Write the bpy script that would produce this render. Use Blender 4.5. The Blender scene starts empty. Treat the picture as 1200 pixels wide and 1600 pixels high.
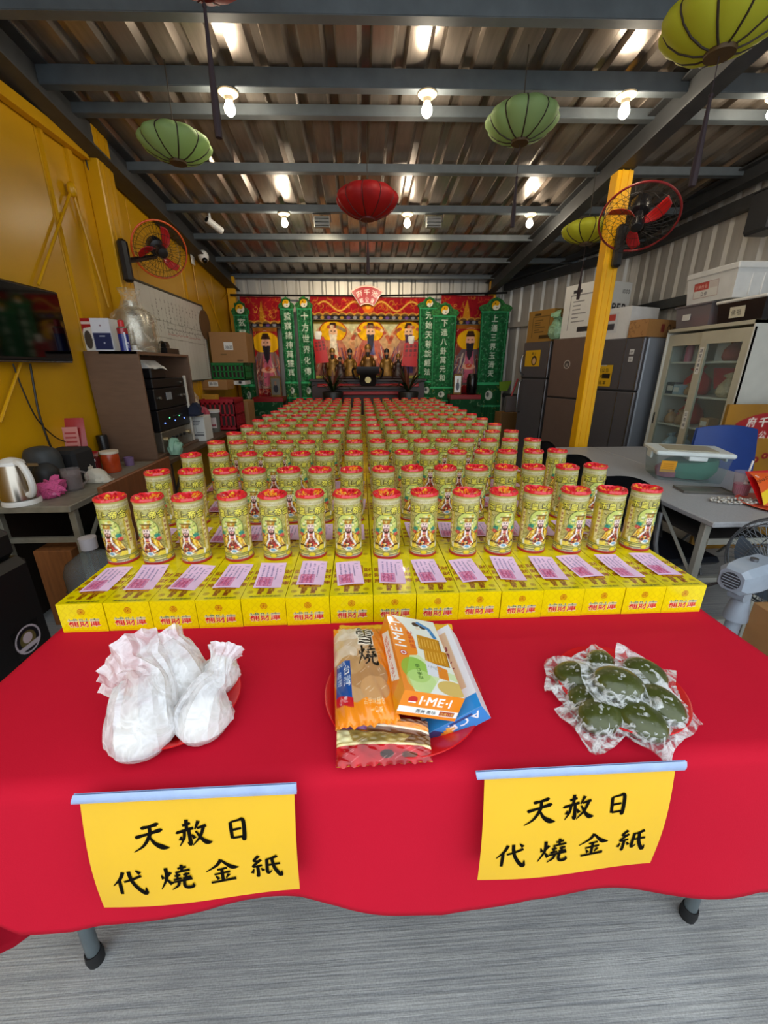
import bpy, bmesh, math, random
import numpy as np
from mathutils import Vector, Matrix
sc = bpy.context.scene
COL = sc.collection
R_ = math.radians
# ---------------------------------------------------------------- camera
CAM_Z, FPX = 1.43, 630.0
PITCH, YAW = math.atan(225 / FPX), R_(3.2)
cam_d = bpy.data.cameras.new('camera'); cam = bpy.data.objects.new('camera', cam_d); COL.objects.link(cam)
cam.location = (0, 0, CAM_Z); cam.rotation_euler = (math.pi / 2 - PITCH, 0, -YAW)
cam_d.sensor_fit = 'VERTICAL'; cam_d.sensor_height = 32.0; cam_d.lens = 32.0 * FPX / 1600.0
cam_d.clip_start = 0.02
sc.camera = cam
# ---------------------------------------------------------------- world: bright overcast daylight that enters through the open shop front
w = bpy.data.worlds.new('overcast_sky'); sc.world = w; w.use_nodes = True
bg = w.node_tree.nodes['Background']; bg.inputs[0].default_value = (0.86, 0.94, 1.0, 1); bg.inputs[1].default_value = 1.65
sc.view_settings.view_transform = 'Standard'; sc.view_settings.look = 'None'
sc.view_settings.exposure = 0.35; sc.view_settings.gamma = 1.0; sc.view_settings.use_curve_mapping = False
# ---------------------------------------------------------------- geometry helpers
_F = Vector((math.sin(YAW) * math.cos(PITCH), math.cos(YAW) * math.cos(PITCH), -math.sin(PITCH)))
_Rt = Vector((math.cos(YAW), -math.sin(YAW), 0)); _Up = _Rt.cross(_F)
def _ray(x, y): return _F + _Rt * ((x - 600) / FPX) + _Up * ((800 - y) / FPX)
def atY(x, y, Y): d = _ray(x, y); return Vector((0, 0, CAM_Z)) + d * (Y / d.y)
def atX(x, y, X): d = _ray(x, y); return Vector((0, 0, CAM_Z)) + d * (X / d.x)
def atZ(x, y, Z): d = _ray(x, y); return Vector((0, 0, CAM_Z)) + d * ((Z - CAM_Z) / d.z)

def srgb(h):
    if isinstance(h, str):
        h = h.lstrip('#'); h = [int(h[i:i + 2], 16) / 255 for i in (0, 2, 4)]
    return tuple(h)
def lin(h): return tuple(c / 12.92 if c <= .04045 else ((c + .055) / 1.055) ** 2.4 for c in srgb(h))

class MB:
    def __init__(s): s.V = []; s.F = []; s.MI = []; s.m = Matrix(); s.mi = 0; s.C = None
    def at(s, loc=(0, 0, 0), rz=0, rx=0, ry=0, sc=1):
        s.m = Matrix.Translation(loc) @ Matrix.Rotation(rz, 4, 'Z') @ Matrix.Rotation(ry, 4, 'Y') @ Matrix.Rotation(rx, 4, 'X') @ Matrix.Scale(sc, 4); return s
    def add(s, V, F):
        b = len(s.V); s.V += [tuple(s.m @ Vector(v)) for v in V]
        s.F += [tuple(i + b for i in f) for f in F]; s.MI += [s.mi] * len(F); return s
    def box(s, c, d, bev=0):
        x, y, z = d[0] / 2, d[1] / 2, d[2] / 2
        if bev <= 0:
            V = [(c[0] + i * x, c[1] + j * y, c[2] + k * z) for i in (-1, 1) for j in (-1, 1) for k in (-1, 1)]
            return s.add(V, [(0, 1, 3, 2), (4, 6, 7, 5), (0, 4, 5, 1), (2, 3, 7, 6), (0, 2, 6, 4), (1, 5, 7, 3)])
        b = min(bev, x * .98, y * .98, z * .98); V = []; ix = {}
        for i in (-1, 1):
            for j in (-1, 1):
                for k in (-1, 1):
                    for a in range(3):
                        p = [i * (x - b), j * (y - b), k * (z - b)]; p[a] = (i * x, j * y, k * z)[a]
                        ix[(i, j, k, a)] = len(V); V.append((c[0] + p[0], c[1] + p[1], c[2] + p[2]))
        F = []
        for a in range(3):
            o = [q for q in range(3) if q != a]
            for sg in (-1, 1):
                f = []
                for u, v in ((-1, -1), (1, -1), (1, 1), (-1, 1)):
                    t = [0, 0, 0]; t[a] = sg; t[o[0]] = u; t[o[1]] = v; f.append(ix[(*t, a)])
                if (sg > 0) == (a == 1): f.reverse()
                F.append(tuple(f))
        for a in range(3):
            o = [q for q in range(3) if q != a]
            for u in (-1, 1):
                for v in (-1, 1):
                    f = []
                    for sg, q in ((-1, o[0]), (1, o[0]), (1, o[1]), (-1, o[1])):
                        t = [0, 0, 0]; t[a] = sg; t[o[0]] = u; t[o[1]] = v; f.append(ix[(*t, q)])
                    F.append(tuple(f))
        for i in (-1, 1):
            for j in (-1, 1):
                for k in (-1, 1):
                    F.append(tuple(ix[(i, j, k, a)] for a in range(3)))
        return s.add(V, F)
    def ring(s, rings, close=True, cap0=True, cap1=True):
        n = len(rings[0]); V = [p for r in rings for p in r]; F = []
        for a in range(len(rings) - 1):
            for i in range(n if close else n - 1):
                j = (i + 1) % n; F.append((a * n + i, a * n + j, (a + 1) * n + j, (a + 1) * n + i))
        if cap0: F.append(tuple(reversed(range(n))))
        if cap1: F.append(tuple(range((len(rings) - 1) * n, len(rings) * n)))
        return s.add(V, F)
    def lathe(s, prof, n=20, c=(0, 0, 0), cap0=False, cap1=False, sy=1):
        return s.ring([[(c[0] + r * math.cos(2 * math.pi * i / n), c[1] + sy * r * math.sin(2 * math.pi * i / n), c[2] + z) for i in range(n)] for r, z in prof], True, cap0, cap1)
    def tube(s, pts, r, n=8, cap=True, closed=False):
        P = [Vector(p) for p in pts]; L = len(P); rings = []
        rr = r if isinstance(r, (list, tuple)) else [r] * L
        up = None
        for i in range(L):
            t = (P[(i + 1) % L] - P[i - 1]) if closed else (P[min(i + 1, L - 1)] - P[max(i - 1, 0)])
            t.normalize()
            if up is None: up = Vector((0, 0, 1)) if abs(t.z) < .9 else Vector((1, 0, 0))
            a = t.cross(up)
            if a.length < 1e-5: a = t.cross(Vector((1, 0, 0)))
            a.normalize(); b = a.cross(t); up = b
            rings.append([tuple(P[i] + (a * math.cos(2 * math.pi * k / n) + b * math.sin(2 * math.pi * k / n)) * rr[i]) for k in range(n)])
        if closed: rings.append(rings[0])
        return s.ring(rings, True, cap and not closed, cap and not closed)
    def cyl(s, p0, p1, r0, r1=None, n=12): return s.tube([p0, p1], [r0, r0 if r1 is None else r1], n)
    def prism(s, poly, z0, z1):
        n = len(poly); V = [(x, y, z0) for x, y in poly] + [(x, y, z1) for x, y in poly]
        return s.add(V, [tuple(reversed(range(n))), tuple(range(n, 2 * n))] + [(i, (i + 1) % n, n + (i + 1) % n, n + i) for i in range(n)])
    def grid(s, fn, nu, nv):
        V = [fn(i / nu, j / nv) for j in range(nv + 1) for i in range(nu + 1)]
        return s.add(V, [(j * (nu + 1) + i, j * (nu + 1) + i + 1, (j + 1) * (nu + 1) + i + 1, (j + 1) * (nu + 1) + i) for j in range(nv) for i in range(nu)])
    def sphere(s, c, r, nu=14, nv=8):
        r = r if isinstance(r, (tuple, list)) else (r, r, r)
        return s.ring([[(c[0] + r[0] * max(math.sin(math.pi * j / nv), .002) * math.cos(2 * math.pi * i / nu), c[1] + r[1] * max(math.sin(math.pi * j / nv), .002) * math.sin(2 * math.pi * i / nu), c[2] - r[2] * math.cos(math.pi * j / nv)) for i in range(nu)] for j in range(nv + 1)])
    def mesh(s, name, mats, sharp=35):
        me = bpy.data.meshes.new(name); me.from_pydata(s.V, [], s.F)
        mats = mats if isinstance(mats, (list, tuple)) else [mats]
        for m in mats: me.materials.append(m)
        if len(mats) > 1: me.polygons.foreach_set('material_index', s.MI)
        me.polygons.foreach_set('use_smooth', [True] * len(s.F))
        me.set_sharp_from_angle(angle=R_(sharp)); me.update(); return me
    def build(s, name, mats, parent=None, sharp=35, loc=None, rz=0):
        return link(name, s.mesh(name, mats, sharp), parent, loc, rz)
def link(name, me, parent=None, loc=None, rz=0, rot=None):
    o = bpy.data.objects.new(name, me); COL.objects.link(o)
    if parent: o.parent = parent
    if loc is not None: o.location = loc
    if rz: o.rotation_euler = (0, 0, rz)
    if rot: o.rotation_euler = rot
    return o
def tag(o, label, cat, group=None, kind=None):
    o['label'] = label; o['category'] = cat
    if group: o['group'] = group
    if kind: o['kind'] = kind
    return o
def thing(name, label, cat, loc=(0, 0, 0), rz=0, group=None, rot=None):
    o = bpy.data.objects.new(name, None); COL.objects.link(o); o.location = loc
    o.rotation_euler = rot if rot else (0, 0, rz); o.empty_display_size = .05
    return tag(o, label, cat, group)
def struct(o, label=None):
    o['kind'] = 'structure'
    if label: o['label'] = label
    return o
def dup(o, parent=None, **kw):
    c = o.copy(); COL.objects.link(c); c.parent = parent
    for ch in o.children: dup(ch, c)
    if 'loc' in kw: c.location = kw['loc']
    if 'rz' in kw: c.rotation_euler = (0, 0, kw['rz'])
    if 'label' in kw: c['label'] = kw['label']
    return c
# ---------------------------------------------------------------- materials
_mc = {}
def M(name, col, rough=.5, metal=0, var=.08, vs=12, bump=0, bs=60, spec=.5, stretch=(1, 1, 1), coat=0, emit=0, trans=0, alpha=1, sss=0, col2=None):
    if name in _mc: return _mc[name]
    m = bpy.data.materials.new(name); _mc[name] = m; m.use_nodes = True
    N = m.node_tree.nodes; L = m.node_tree.links; b = N['Principled BSDF']
    b.inputs['Roughness'].default_value = rough; b.inputs['Metallic'].default_value = metal
    b.inputs['Specular IOR Level'].default_value = spec; b.inputs['Coat Weight'].default_value = coat
    b.inputs['Transmission Weight'].default_value = trans; b.inputs['Alpha'].default_value = alpha
    tc = N.new('ShaderNodeTexCoord'); mp = N.new('ShaderNodeMapping'); mp.inputs['Scale'].default_value = stretch
    L.new(tc.outputs['Object'], mp.inputs[0])
    if col == 'attr':
        src = N.new('ShaderNodeVertexColor'); src.layer_name = 'Col'; cs = src.outputs[0]
    else:
        src = N.new('ShaderNodeRGB'); src.outputs[0].default_value = (*lin(col), 1); cs = src.outputs[0]
    if var > 0:
        nz = N.new('ShaderNodeTexNoise'); nz.inputs['Scale'].default_value = vs; nz.inputs['Detail'].default_value = 5
        L.new(mp.outputs[0], nz.inputs['Vector'])
        if col2:
            mr = N.new('ShaderNodeMapRange'); mr.inputs[1].default_value = .4; mr.inputs[2].default_value = .62
            L.new(nz.outputs[0], mr.inputs[0]); mx = N.new('ShaderNodeMix'); mx.data_type = 'RGBA'
            L.new(mr.outputs[0], mx.inputs[0]); L.new(cs, mx.inputs[6]); mx.inputs[7].default_value = (*lin(col2), 1); cs = mx.outputs[2]
        mr = N.new('ShaderNodeMapRange'); mr.inputs[1].default_value = .25; mr.inputs[2].default_value = .75
        mr.inputs[3].default_value = 1 - var; mr.inputs[4].default_value = 1 + var; L.new(nz.outputs[0], mr.inputs[0])
        mx = N.new('ShaderNodeVectorMath'); mx.operation = 'SCALE'; L.new(cs, mx.inputs[0]); L.new(mr.outputs[0], mx.inputs[3]); cs = mx.outputs[0]
    L.new(cs, b.inputs['Base Color'])
    if emit:
        L.new(cs, b.inputs['Emission Color']); b.inputs['Emission Strength'].default_value = emit
    if bump:
        nb = N.new('ShaderNodeTexNoise'); nb.inputs['Scale'].default_value = bs; nb.inputs['Detail'].default_value = 4; L.new(mp.outputs[0], nb.inputs['Vector'])
        bp = N.new('ShaderNodeBump'); bp.inputs['Strength'].default_value = min(bump, 1); bp.inputs['Distance'].default_value = .004 * max(1, bump)
        L.new(nb.outputs[0], bp.inputs['Height']); L.new(bp.outputs[0], b.inputs['Normal'])
    return m
def film(name, tint='ffffff', cover=.35, bump=.8, bs=60, rough=.12, ridge=.45):
    """thin crinkled clear plastic: partly see-through, glossy, with crease highlights painted as extra white cover"""
    if name in _mc: return _mc[name]
    m = bpy.data.materials.new(name); _mc[name] = m; m.use_nodes = True
    N = m.node_tree.nodes; L = m.node_tree.links; b = N['Principled BSDF']; out = N['Material Output']
    b.inputs['Base Color'].default_value = (*lin(tint), 1); b.inputs['Roughness'].default_value = rough; b.inputs['Specular IOR Level'].default_value = .8
    tr = N.new('ShaderNodeBsdfTransparent'); mx = N.new('ShaderNodeMixShader')
    tc = N.new('ShaderNodeTexCoord'); nb = N.new('ShaderNodeTexNoise'); nb.inputs['Scale'].default_value = bs; nb.inputs['Detail'].default_value = 3; nb.inputs['Distortion'].default_value = 1.2
    L.new(tc.outputs['Object'], nb.inputs['Vector'])
    bp = N.new('ShaderNodeBump'); bp.inputs['Strength'].default_value = bump; bp.inputs['Distance'].default_value = .01
    L.new(nb.outputs[0], bp.inputs['Height']); L.new(bp.outputs[0], b.inputs['Normal'])
    sb = N.new('ShaderNodeMath'); sb.operation = 'SUBTRACT'; sb.inputs[1].default_value = .5; L.new(nb.outputs[0], sb.inputs[0])
    ab = N.new('ShaderNodeMath'); ab.operation = 'ABSOLUTE'; L.new(sb.outputs[0], ab.inputs[0])
    mr = N.new('ShaderNodeMapRange'); mr.inputs[1].default_value = 0; mr.inputs[2].default_value = .12; mr.inputs[3].default_value = min(cover + ridge, .98); mr.inputs[4].default_value = max(cover - ridge * .25, .02)  # extra cover along the noise ridges imitates white crease highlights
    L.new(ab.outputs[0], mr.inputs[0]); L.new(mr.outputs[0], mx.inputs[0]); L.new(tr.outputs[0], mx.inputs[1]); L.new(b.outputs[0], mx.inputs[2]); L.new(mx.outputs[0], out.inputs[0])
    return m
def glassm(name, tint='ffffff', cover=.12, rough=.03):
    if name in _mc: return _mc[name]
    m = bpy.data.materials.new(name); _mc[name] = m; m.use_nodes = True
    N = m.node_tree.nodes; L = m.node_tree.links; b = N['Principled BSDF']; out = N['Material Output']
    b.inputs['Base Color'].default_value = (*lin(tint), 1); b.inputs['Roughness'].default_value = rough
    tr = N.new('ShaderNodeBsdfTransparent'); tr.inputs[0].default_value = (*lin(tint), 1); mx = N.new('ShaderNodeMixShader'); mx.inputs[0].default_value = cover
    L.new(tr.outputs[0], mx.inputs[1]); L.new(b.outputs[0], mx.inputs[2]); L.new(mx.outputs[0], out.inputs[0]); return m
# ---------------------------------------------------------------- painter: prints drawn with shapes and lettering, stored as mesh colours
_gl = {}
def glyph(ch):
    if ch in _gl: return _gl[ch]
    c = bpy.data.curves.new('g', 'FONT'); c.body = ch; c.resolution_u = 3
    o = bpy.data.objects.new('g', c); COL.objects.link(o)
    dg = bpy.context.evaluated_depsgraph_get(); e = o.evaluated_get(dg); me = e.to_mesh()
    cnt = {}
    for p in me.polygons:
        vs = list(p.vertices)
        for i in range(len(vs)):
            k = (min(vs[i], vs[i - 1]), max(vs[i], vs[i - 1])); cnt[k] = cnt.get(k, 0) + 1
    co = [(v.co.x, v.co.y) for v in me.vertices]
    E = np.array([[co[a], co[b]] for (a, b), n in cnt.items() if n == 1]) if cnt else np.zeros((0, 2, 2))
    adv = float(E[:, :, 0].max()) + .06 if len(E) else .3
    e.to_mesh_clear(); bpy.data.objects.remove(o); bpy.data.curves.remove(c)
    _gl[ch] = (E, adv); return _gl[ch]
class Pt:
    """canvas in metres, origin bottom left"""
    def __init__(s, w, h, cell, bg='ffffff', ss=2):
        s.w, s.h, s.ss = w, h, ss; s.nx = max(1, round(w / cell)); s.ny = max(1, round(h / cell))
        s.W = (s.nx + 1) * ss; s.H = (s.ny + 1) * ss
        s.kx = s.nx / w * ss; s.ky = s.ny / h * ss
        s.a = np.empty((s.H, s.W, 3)); s.a[:] = srgb(bg)
    def _bb(s, x0, x1, y0, y1):
        i0 = max(0, int(x0 * s.kx)); i1 = min(s.W, int(x1 * s.kx) + s.ss + 2); j0 = max(0, int(y0 * s.ky)); j1 = min(s.H, int(y1 * s.ky) + s.ss + 2)
        if i1 <= i0 or j1 <= j0: return None
        X = (np.arange(i0, i1) + .5 - s.ss / 2) / s.kx; Y = (np.arange(j0, j1) + .5 - s.ss / 2) / s.ky
        return slice(j0, j1), slice(i0, i1), X[None, :], Y[:, None]
    def _put(s, bb, mask, col, al=1):
        v = s.a[bb[0], bb[1]]; m = mask[..., None] * al; s.a[bb[0], bb[1]] = v * (1 - m) + np.array(srgb(col)) * m
    def edges(s, E, col, al=1):
        if not len(E): return
        bb = s._bb(E[:, :, 0].min(), E[:, :, 0].max(), E[:, :, 1].min(), E[:, :, 1].max())
        if bb is None: return
        X, Y = bb[2], bb[3]; ins = np.zeros((Y.shape[0], X.shape[1]), bool)
        for (x0, y0), (x1, y1) in E:
            if y0 == y1: continue
            c = (y0 > Y) != (y1 > Y)
            ins ^= c & (X < (x1 - x0) * (Y - y0) / (y1 - y0) + x0)
        s._put(bb, ins.astype(float), col, al)
    def poly(s, pts, col, al=1):
        p = np.array(pts, float); s.edges(np.stack([p, np.roll(p, -1, 0)], 1), col, al)
    def rect(s, x0, y0, x1, y1, col, al=1): s.poly([(x0, y0), (x1, y0), (x1, y1), (x0, y1)], col, al)
    def ell(s, cx, cy, rx, ry, col, al=1, hole=0):
        bb = s._bb(cx - rx, cx + rx, cy - ry, cy + ry)
        if bb is None: return
        d = ((bb[2] - cx) / rx) ** 2 + ((bb[3] - cy) / ry) ** 2
        s._put(bb, ((d <= 1) & (d >= hole * hole)).astype(float), col, al)
    def line(s, pts, w, col, al=1):
        for (x0, y0), (x1, y1) in zip(pts[:-1], pts[1:]):
            bb = s._bb(min(x0, x1) - w, max(x0, x1) + w, min(y0, y1) - w, max(y0, y1) + w)
            if bb is None: continue
            dx, dy = x1 - x0, y1 - y0; q = dx * dx + dy * dy + 1e-12
            t = np.clip(((bb[2] - x0) * dx + (bb[3] - y0) * dy) / q, 0, 1)
            s._put(bb, ((bb[2] - x0 - t * dx) ** 2 + (bb[3] - y0 - t * dy) ** 2 <= w * w / 4).astype(float), col, al)
    def text(s, st, x, y, size, col, vert=False, gap=1.08, out=None, ow=0, al=1, sx=1, rot=0, bold=0, hook=None):
        c, sn = math.cos(rot), math.sin(rot); cx, cy = 0, 0; items = []
        for ch in st:
            E, adv = glyph(ch)
            if len(E):
                e = E.copy(); e[:, :, 0] = e[:, :, 0] * size * sx + cx; e[:, :, 1] = e[:, :, 1] * size + cy
                r = np.empty_like(e); r[:, :, 0] = x + e[:, :, 0] * c - e[:, :, 1] * sn; r[:, :, 1] = y + e[:, :, 0] * sn + e[:, :, 1] * c; items.append(r)
            if vert: cy -= size * gap
            else: cx += (adv if ord(ch) < 0x2e80 else 1.0) * size * sx * gap
        offs = [(0, 0)] if not bold else [(0, 0), (bold, 0), (0, bold), (bold, bold)]
        if out:
            for r in items:
                for k in range(8): s.edges(r + np.array([math.cos(k * .785), math.sin(k * .785)]) * ow, out, al)
        for r in items:
            for o in offs: s.edges(r + np.array(o), col, al)
        return cx
    def stroke(s, ch, x, y, size, col):        # brush-like characters drawn from strokes
        for st in BRUSH[ch]:
            s.edges(np.array([[p, q] for p, q in zip(*(lambda b: (b, b[1:] + b[:1]))(ribbon(st, x, y, size)))]), col)
    def noise(s, cell, amp, seed=0):
        rg = np.random.RandomState(seed); gx, gy = max(2, int(s.w / cell)), max(2, int(s.h / cell)); g = rg.rand(gy + 2, gx + 2)
        fx = np.linspace(0, gx, s.W); fy = np.linspace(0, gy, s.H); ix = fx.astype(int); iy = fy.astype(int); tx = (fx - ix)[None, :]; ty = (fy - iy)[:, None]
        n = (g[iy][:, ix] * (1 - tx) + g[iy][:, ix + 1] * tx) * (1 - ty) + (g[iy + 1][:, ix] * (1 - tx) + g[iy + 1][:, ix + 1] * tx) * ty
        s.a *= (1 + amp * (2 * n - 1))[..., None]
    def fin(s):
        a = np.clip(s.a, 0, 1).reshape(s.ny + 1, s.ss, s.nx + 1, s.ss, 3).mean((1, 3))
        return np.where(a <= .04045, a / 12.92, ((a + .055) / 1.055) ** 2.4)
def paint_mesh(name, parts, mat):
    """parts: list of (painter, fn(u,v)->xyz); all painted patches joined in one mesh with a colour attribute"""
    V, F, C = [], [], []; b = 0
    for p, fn in parts:
        nx, ny = p.nx, p.ny
        V += [tuple(fn(i / nx, j / ny)) for j in range(ny + 1) for i in range(nx + 1)]
        idx = np.arange((nx + 1) * (ny + 1)).reshape(ny + 1, nx + 1) + b
        F.append(np.stack([idx[:-1, :-1], idx[:-1, 1:], idx[1:, 1:], idx[1:, :-1]], -1).reshape(-1, 4)); C.append(p.fin().reshape(-1, 3)); b += (nx + 1) * (ny + 1)
    F = np.concatenate(F); C = np.concatenate(C)
    me = bpy.data.meshes.new(name); me.from_pydata(V, [], F.tolist()); me.materials.append(mat)
    at = me.color_attributes.new('Col', 'FLOAT_COLOR', 'POINT'); at.data.foreach_set('color', np.concatenate([C, np.ones((len(C), 1))], 1).astype(np.float32).ravel())
    me.polygons.foreach_set('use_smooth', [True] * len(F)); me.set_sharp_from_angle(angle=R_(35)); me.update(); return me
def flat(o, ux, vy):
    o, ux, vy = Vector(o), Vector(ux), Vector(vy)
    return lambda u, v: o + ux * u + vy * v
def panel(name, pt, o, ux, vy, mat, parent=None, th=0.0): return link(name, paint_mesh(name, [(pt, flat(o, ux, vy))], mat), parent)
def catmull(P, n=5):
    P = [Vector(p) for p in P]; out = []
    for i in range(len(P) - 1):
        a, b, c, d = P[max(i - 1, 0)], P[i], P[i + 1], P[min(i + 2, len(P) - 1)]
        for k in range(n):
            t = k / n; out.append(.5 * ((2 * b) + (c - a) * t + (2 * a - 5 * b + 4 * c - d) * t * t + (3 * b - a - 3 * c + d) * t ** 3))
    out.append(P[-1]); return out
BRUSH = {
 '天': [[(27, 20, 4), (33, 17, 8), (50, 14, 6), (72, 8, 9), (76, 10, 4)], [(8, 48, 4), (14, 46, 8), (45, 38, 6), (80, 28, 9), (86, 30, 4)], [(52, 16, 7), (50, 42, 8), (30, 76, 6), (0, 96, 2)], [(48, 44, 4), (62, 70, 8), (84, 86, 12), (103, 90, 2)]],
 '赦': [[(20, 22, 6), (44, 15, 6)], [(2, 44, 5), (8, 44, 7), (52, 32, 7)], [(33, 2, 8), (32, 36, 7)], [(25, 40, 7), (22, 66, 6), (8, 92, 2)], [(38, 38, 7), (40, 88, 8), (32, 80, 2)], [(15, 58, 3), (12, 72, 9)], [(46, 54, 3), (54, 68, 9)], [(68, 8, 8), (56, 36, 3)], [(62, 33, 5), (90, 24, 7)], [(82, 28, 7), (70, 62, 6), (46, 92, 2)], [(58, 42, 4), (76, 72, 8), (90, 84, 11), (104, 84, 2)]],
 '日': [[(30, 24, 4), (30, 28, 8), (33, 86, 8)], [(30, 22, 5), (56, 15, 6), (68, 12, 9), (73, 30, 9), (72, 90, 9), (64, 84, 2)], [(36, 52, 6), (64, 47, 6)], [(34, 84, 6), (70, 79, 6)]],
 '代': [[(38, 8, 8), (26, 34, 7), (2, 60, 2)], [(24, 36, 6), (23, 60, 8), (22, 96, 7)], [(36, 46, 5), (62, 38, 6), (90, 26, 7)], [(55, 6, 8), (60, 44, 8), (76, 78, 9), (95, 98, 10), (97, 74, 2)], [(76, 4, 3), (88, 17, 9)]],
 '燒': [[(8, 36, 3), (13, 52, 8)], [(36, 28, 8), (27, 44, 3)], [(23, 10, 8), (22, 50, 7), (2, 92, 2)], [(22, 54, 4), (36, 76, 9)], [(58, 17, 5), (84, 12, 6)], [(70, 3, 7), (70, 26, 6)], [(50, 31, 5), (94, 24, 6)], [(46, 44, 5), (64, 41, 5)], [(55, 34, 5), (54, 56, 5)], [(42, 58, 5), (66, 54, 5)], [(72, 42, 5), (92, 38, 5)], [(81, 34, 5), (80, 52, 5)], [(70, 54, 5), (95, 50, 5)], [(38, 67, 5), (98, 58, 7)], [(58, 66, 7), (53, 82, 6), (34, 96, 2)], [(74, 62, 7), (73, 84, 7), (82, 93, 8), (98, 90, 8), (98, 78, 2)]],
 '金': [[(50, 4, 8), (36, 26, 7), (2, 48, 2)], [(50, 6, 5), (68, 26, 8), (84, 38, 11), (102, 40, 2)], [(36, 44, 5), (66, 39, 6)], [(26, 62, 5), (74, 55, 6)], [(50, 44, 7), (50, 88, 7)], [(30, 68, 3), (38, 82, 8)], [(70, 64, 8), (60, 80, 3)], [(14, 93, 6), (50, 90, 6), (90, 85, 8)]],
 '紙': [[(30, 6, 8), (14, 26, 6), (34, 27, 5)], [(36, 22, 7), (10, 50, 6), (38, 46, 6)], [(24, 48, 7), (24, 92, 7), (18, 86, 2)], [(12, 60, 3), (6, 78, 8)], [(34, 58, 3), (42, 70, 8)], [(86, 8, 8), (68, 18, 6), (50, 22, 4)], [(54, 22, 7), (54, 80, 7), (68, 70, 2)], [(54, 47, 5), (94, 40, 6)], [(70, 20, 7), (76, 58, 8), (94, 94, 9), (98, 74, 2)]]}
def ribbon(st, x, y, size):
    P = catmull([(p[0], 100 - p[1], p[2]) for p in st], 6); L, Rr = [], []
    for i, p in enumerate(P):
        t = (P[min(i + 1, len(P) - 1)] - P[max(i - 1, 0)]); t.z = 0
        if t.length < 1e-6: t = Vector((1, 0, 0))
        t.normalize(); w_ = max(p.z, 1) * .72
        L.append((x + (p.x - t.y * w_) / 100 * size, y + (p.y + t.x * w_) / 100 * size)); Rr.append((x + (p.x + t.y * w_) / 100 * size, y + (p.y - t.x * w_) / 100 * size))
    return L + Rr[::-1]
ORD = ['first', 'second', 'third', 'fourth', 'fifth', 'sixth', 'seventh', 'eighth', 'ninth', 'tenth', 'eleventh', 'twelfth', 'thirteenth', 'fourteenth', 'fifteenth']
VC = M('printed_paper', 'attr', rough=.45, var=.03, vs=40)
VCG = M('printed_gloss', 'attr', rough=.22, var=.02, vs=40, coat=.3)
VCF = M('printed_fabric', 'attr', rough=.85, var=.06, vs=60, bump=.3, bs=300, spec=.2)
# ================================================================= the building
def roofz(y): return 3.46 - .1 * y            # underside of the roof sheets
galv = M('galvanised_roof', '94897e', rough=.27, metal=.6, var=.18, vs=6, stretch=(6, .6, 1), bump=.15, bs=25)
galw = M('galvanised_wall', 'bcbab5', rough=.42, metal=.25, var=.12, vs=5, stretch=(4, 4, .4))
steel = M('grey_steel', '5f676c', rough=.5, metal=.15, var=.16, vs=9)
darksteel = M('dark_steel', '46484a', rough=.55, metal=.3, var=.18, vs=9)
yel = M('yellow_wall_paint', 'cf9a08', rough=.33, var=.06, vs=2.5, bump=.06, bs=4)
yel2 = M('yellow_post_paint', 'f2b310', rough=.32, var=.06, vs=5)
XL, XR, YB = -2.0, 3.42, 7.12
# floor: brushed concrete
mfl = bpy.data.materials.new('brushed_concrete'); mfl.use_nodes = True
N = mfl.node_tree.nodes; L = mfl.node_tree.links; b = N['Principled BSDF']; b.inputs['Roughness'].default_value = .8
tc = N.new('ShaderNodeTexCoord'); mp = N.new('ShaderNodeMapping'); mp.inputs['Scale'].default_value = (1.2, 70, 1); mp.inputs['Rotation'].default_value = (0, 0, R_(2)); L.new(tc.outputs['Object'], mp.inputs[0])
n1 = N.new('ShaderNodeTexNoise'); n1.inputs['Scale'].default_value = 2.2; n1.inputs['Detail'].default_value = 8; n1.inputs['Roughness'].default_value = .7; L.new(mp.outputs[0], n1.inputs['Vector'])
n2 = N.new('ShaderNodeTexNoise'); n2.inputs['Scale'].default_value = 3; n2.inputs['Detail'].default_value = 6; L.new(tc.outputs['Object'], n2.inputs['Vector'])
n3 = N.new('ShaderNodeTexNoise'); n3.inputs['Scale'].default_value = 220; n3.inputs['Detail'].default_value = 2; L.new(tc.outputs['Object'], n3.inputs['Vector'])
cr = N.new('ShaderNodeValToRGB'); cr.color_ramp.elements[0].position = .34; cr.color_ramp.elements[0].color = (*lin('84878b'), 1); cr.color_ramp.elements[1].position = .58; cr.color_ramp.elements[1].color = (*lin('b2b3b2'), 1)
L.new(n1.outputs[0], cr.inputs[0])
mr = N.new('ShaderNodeMapRange'); mr.inputs[1].default_value = .3; mr.inputs[2].default_value = .7; mr.inputs[3].default_value = .8; mr.inputs[4].default_value = 1.12; L.new(n2.outputs[0], mr.inputs[0])
vm = N.new('ShaderNodeVectorMath'); vm.operation = 'SCALE'; L.new(cr.outputs[0], vm.inputs[0]); L.new(mr.outputs[0], vm.inputs[3])
mr2 = N.new('ShaderNodeMapRange'); mr2.inputs[1].default_value = .35; mr2.inputs[2].default_value = .65; mr2.inputs[3].default_value = .86; mr2.inputs[4].default_value = 1.1; L.new(n3.outputs[0], mr2.inputs[0])
vm2 = N.new('ShaderNodeVectorMath'); vm2.operation = 'SCALE'; L.new(vm.outputs[0], vm2.inputs[0]); L.new(mr2.outputs[0], vm2.inputs[3]); L.new(vm2.outputs[0], b.inputs['Base Color'])
bp = N.new('ShaderNodeBump'); bp.inputs['Strength'].default_value = .6; bp.inputs['Distance'].default_value = .006; L.new(n1.outputs[0], bp.inputs['Height']); L.new(bp.outputs[0], b.inputs['Normal'])
mb = MB(); mb.box((.7, 1.0, -.05), (12, 14, .1)); struct(mb.build('floor', mfl), 'brushed grey concrete floor')

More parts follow.
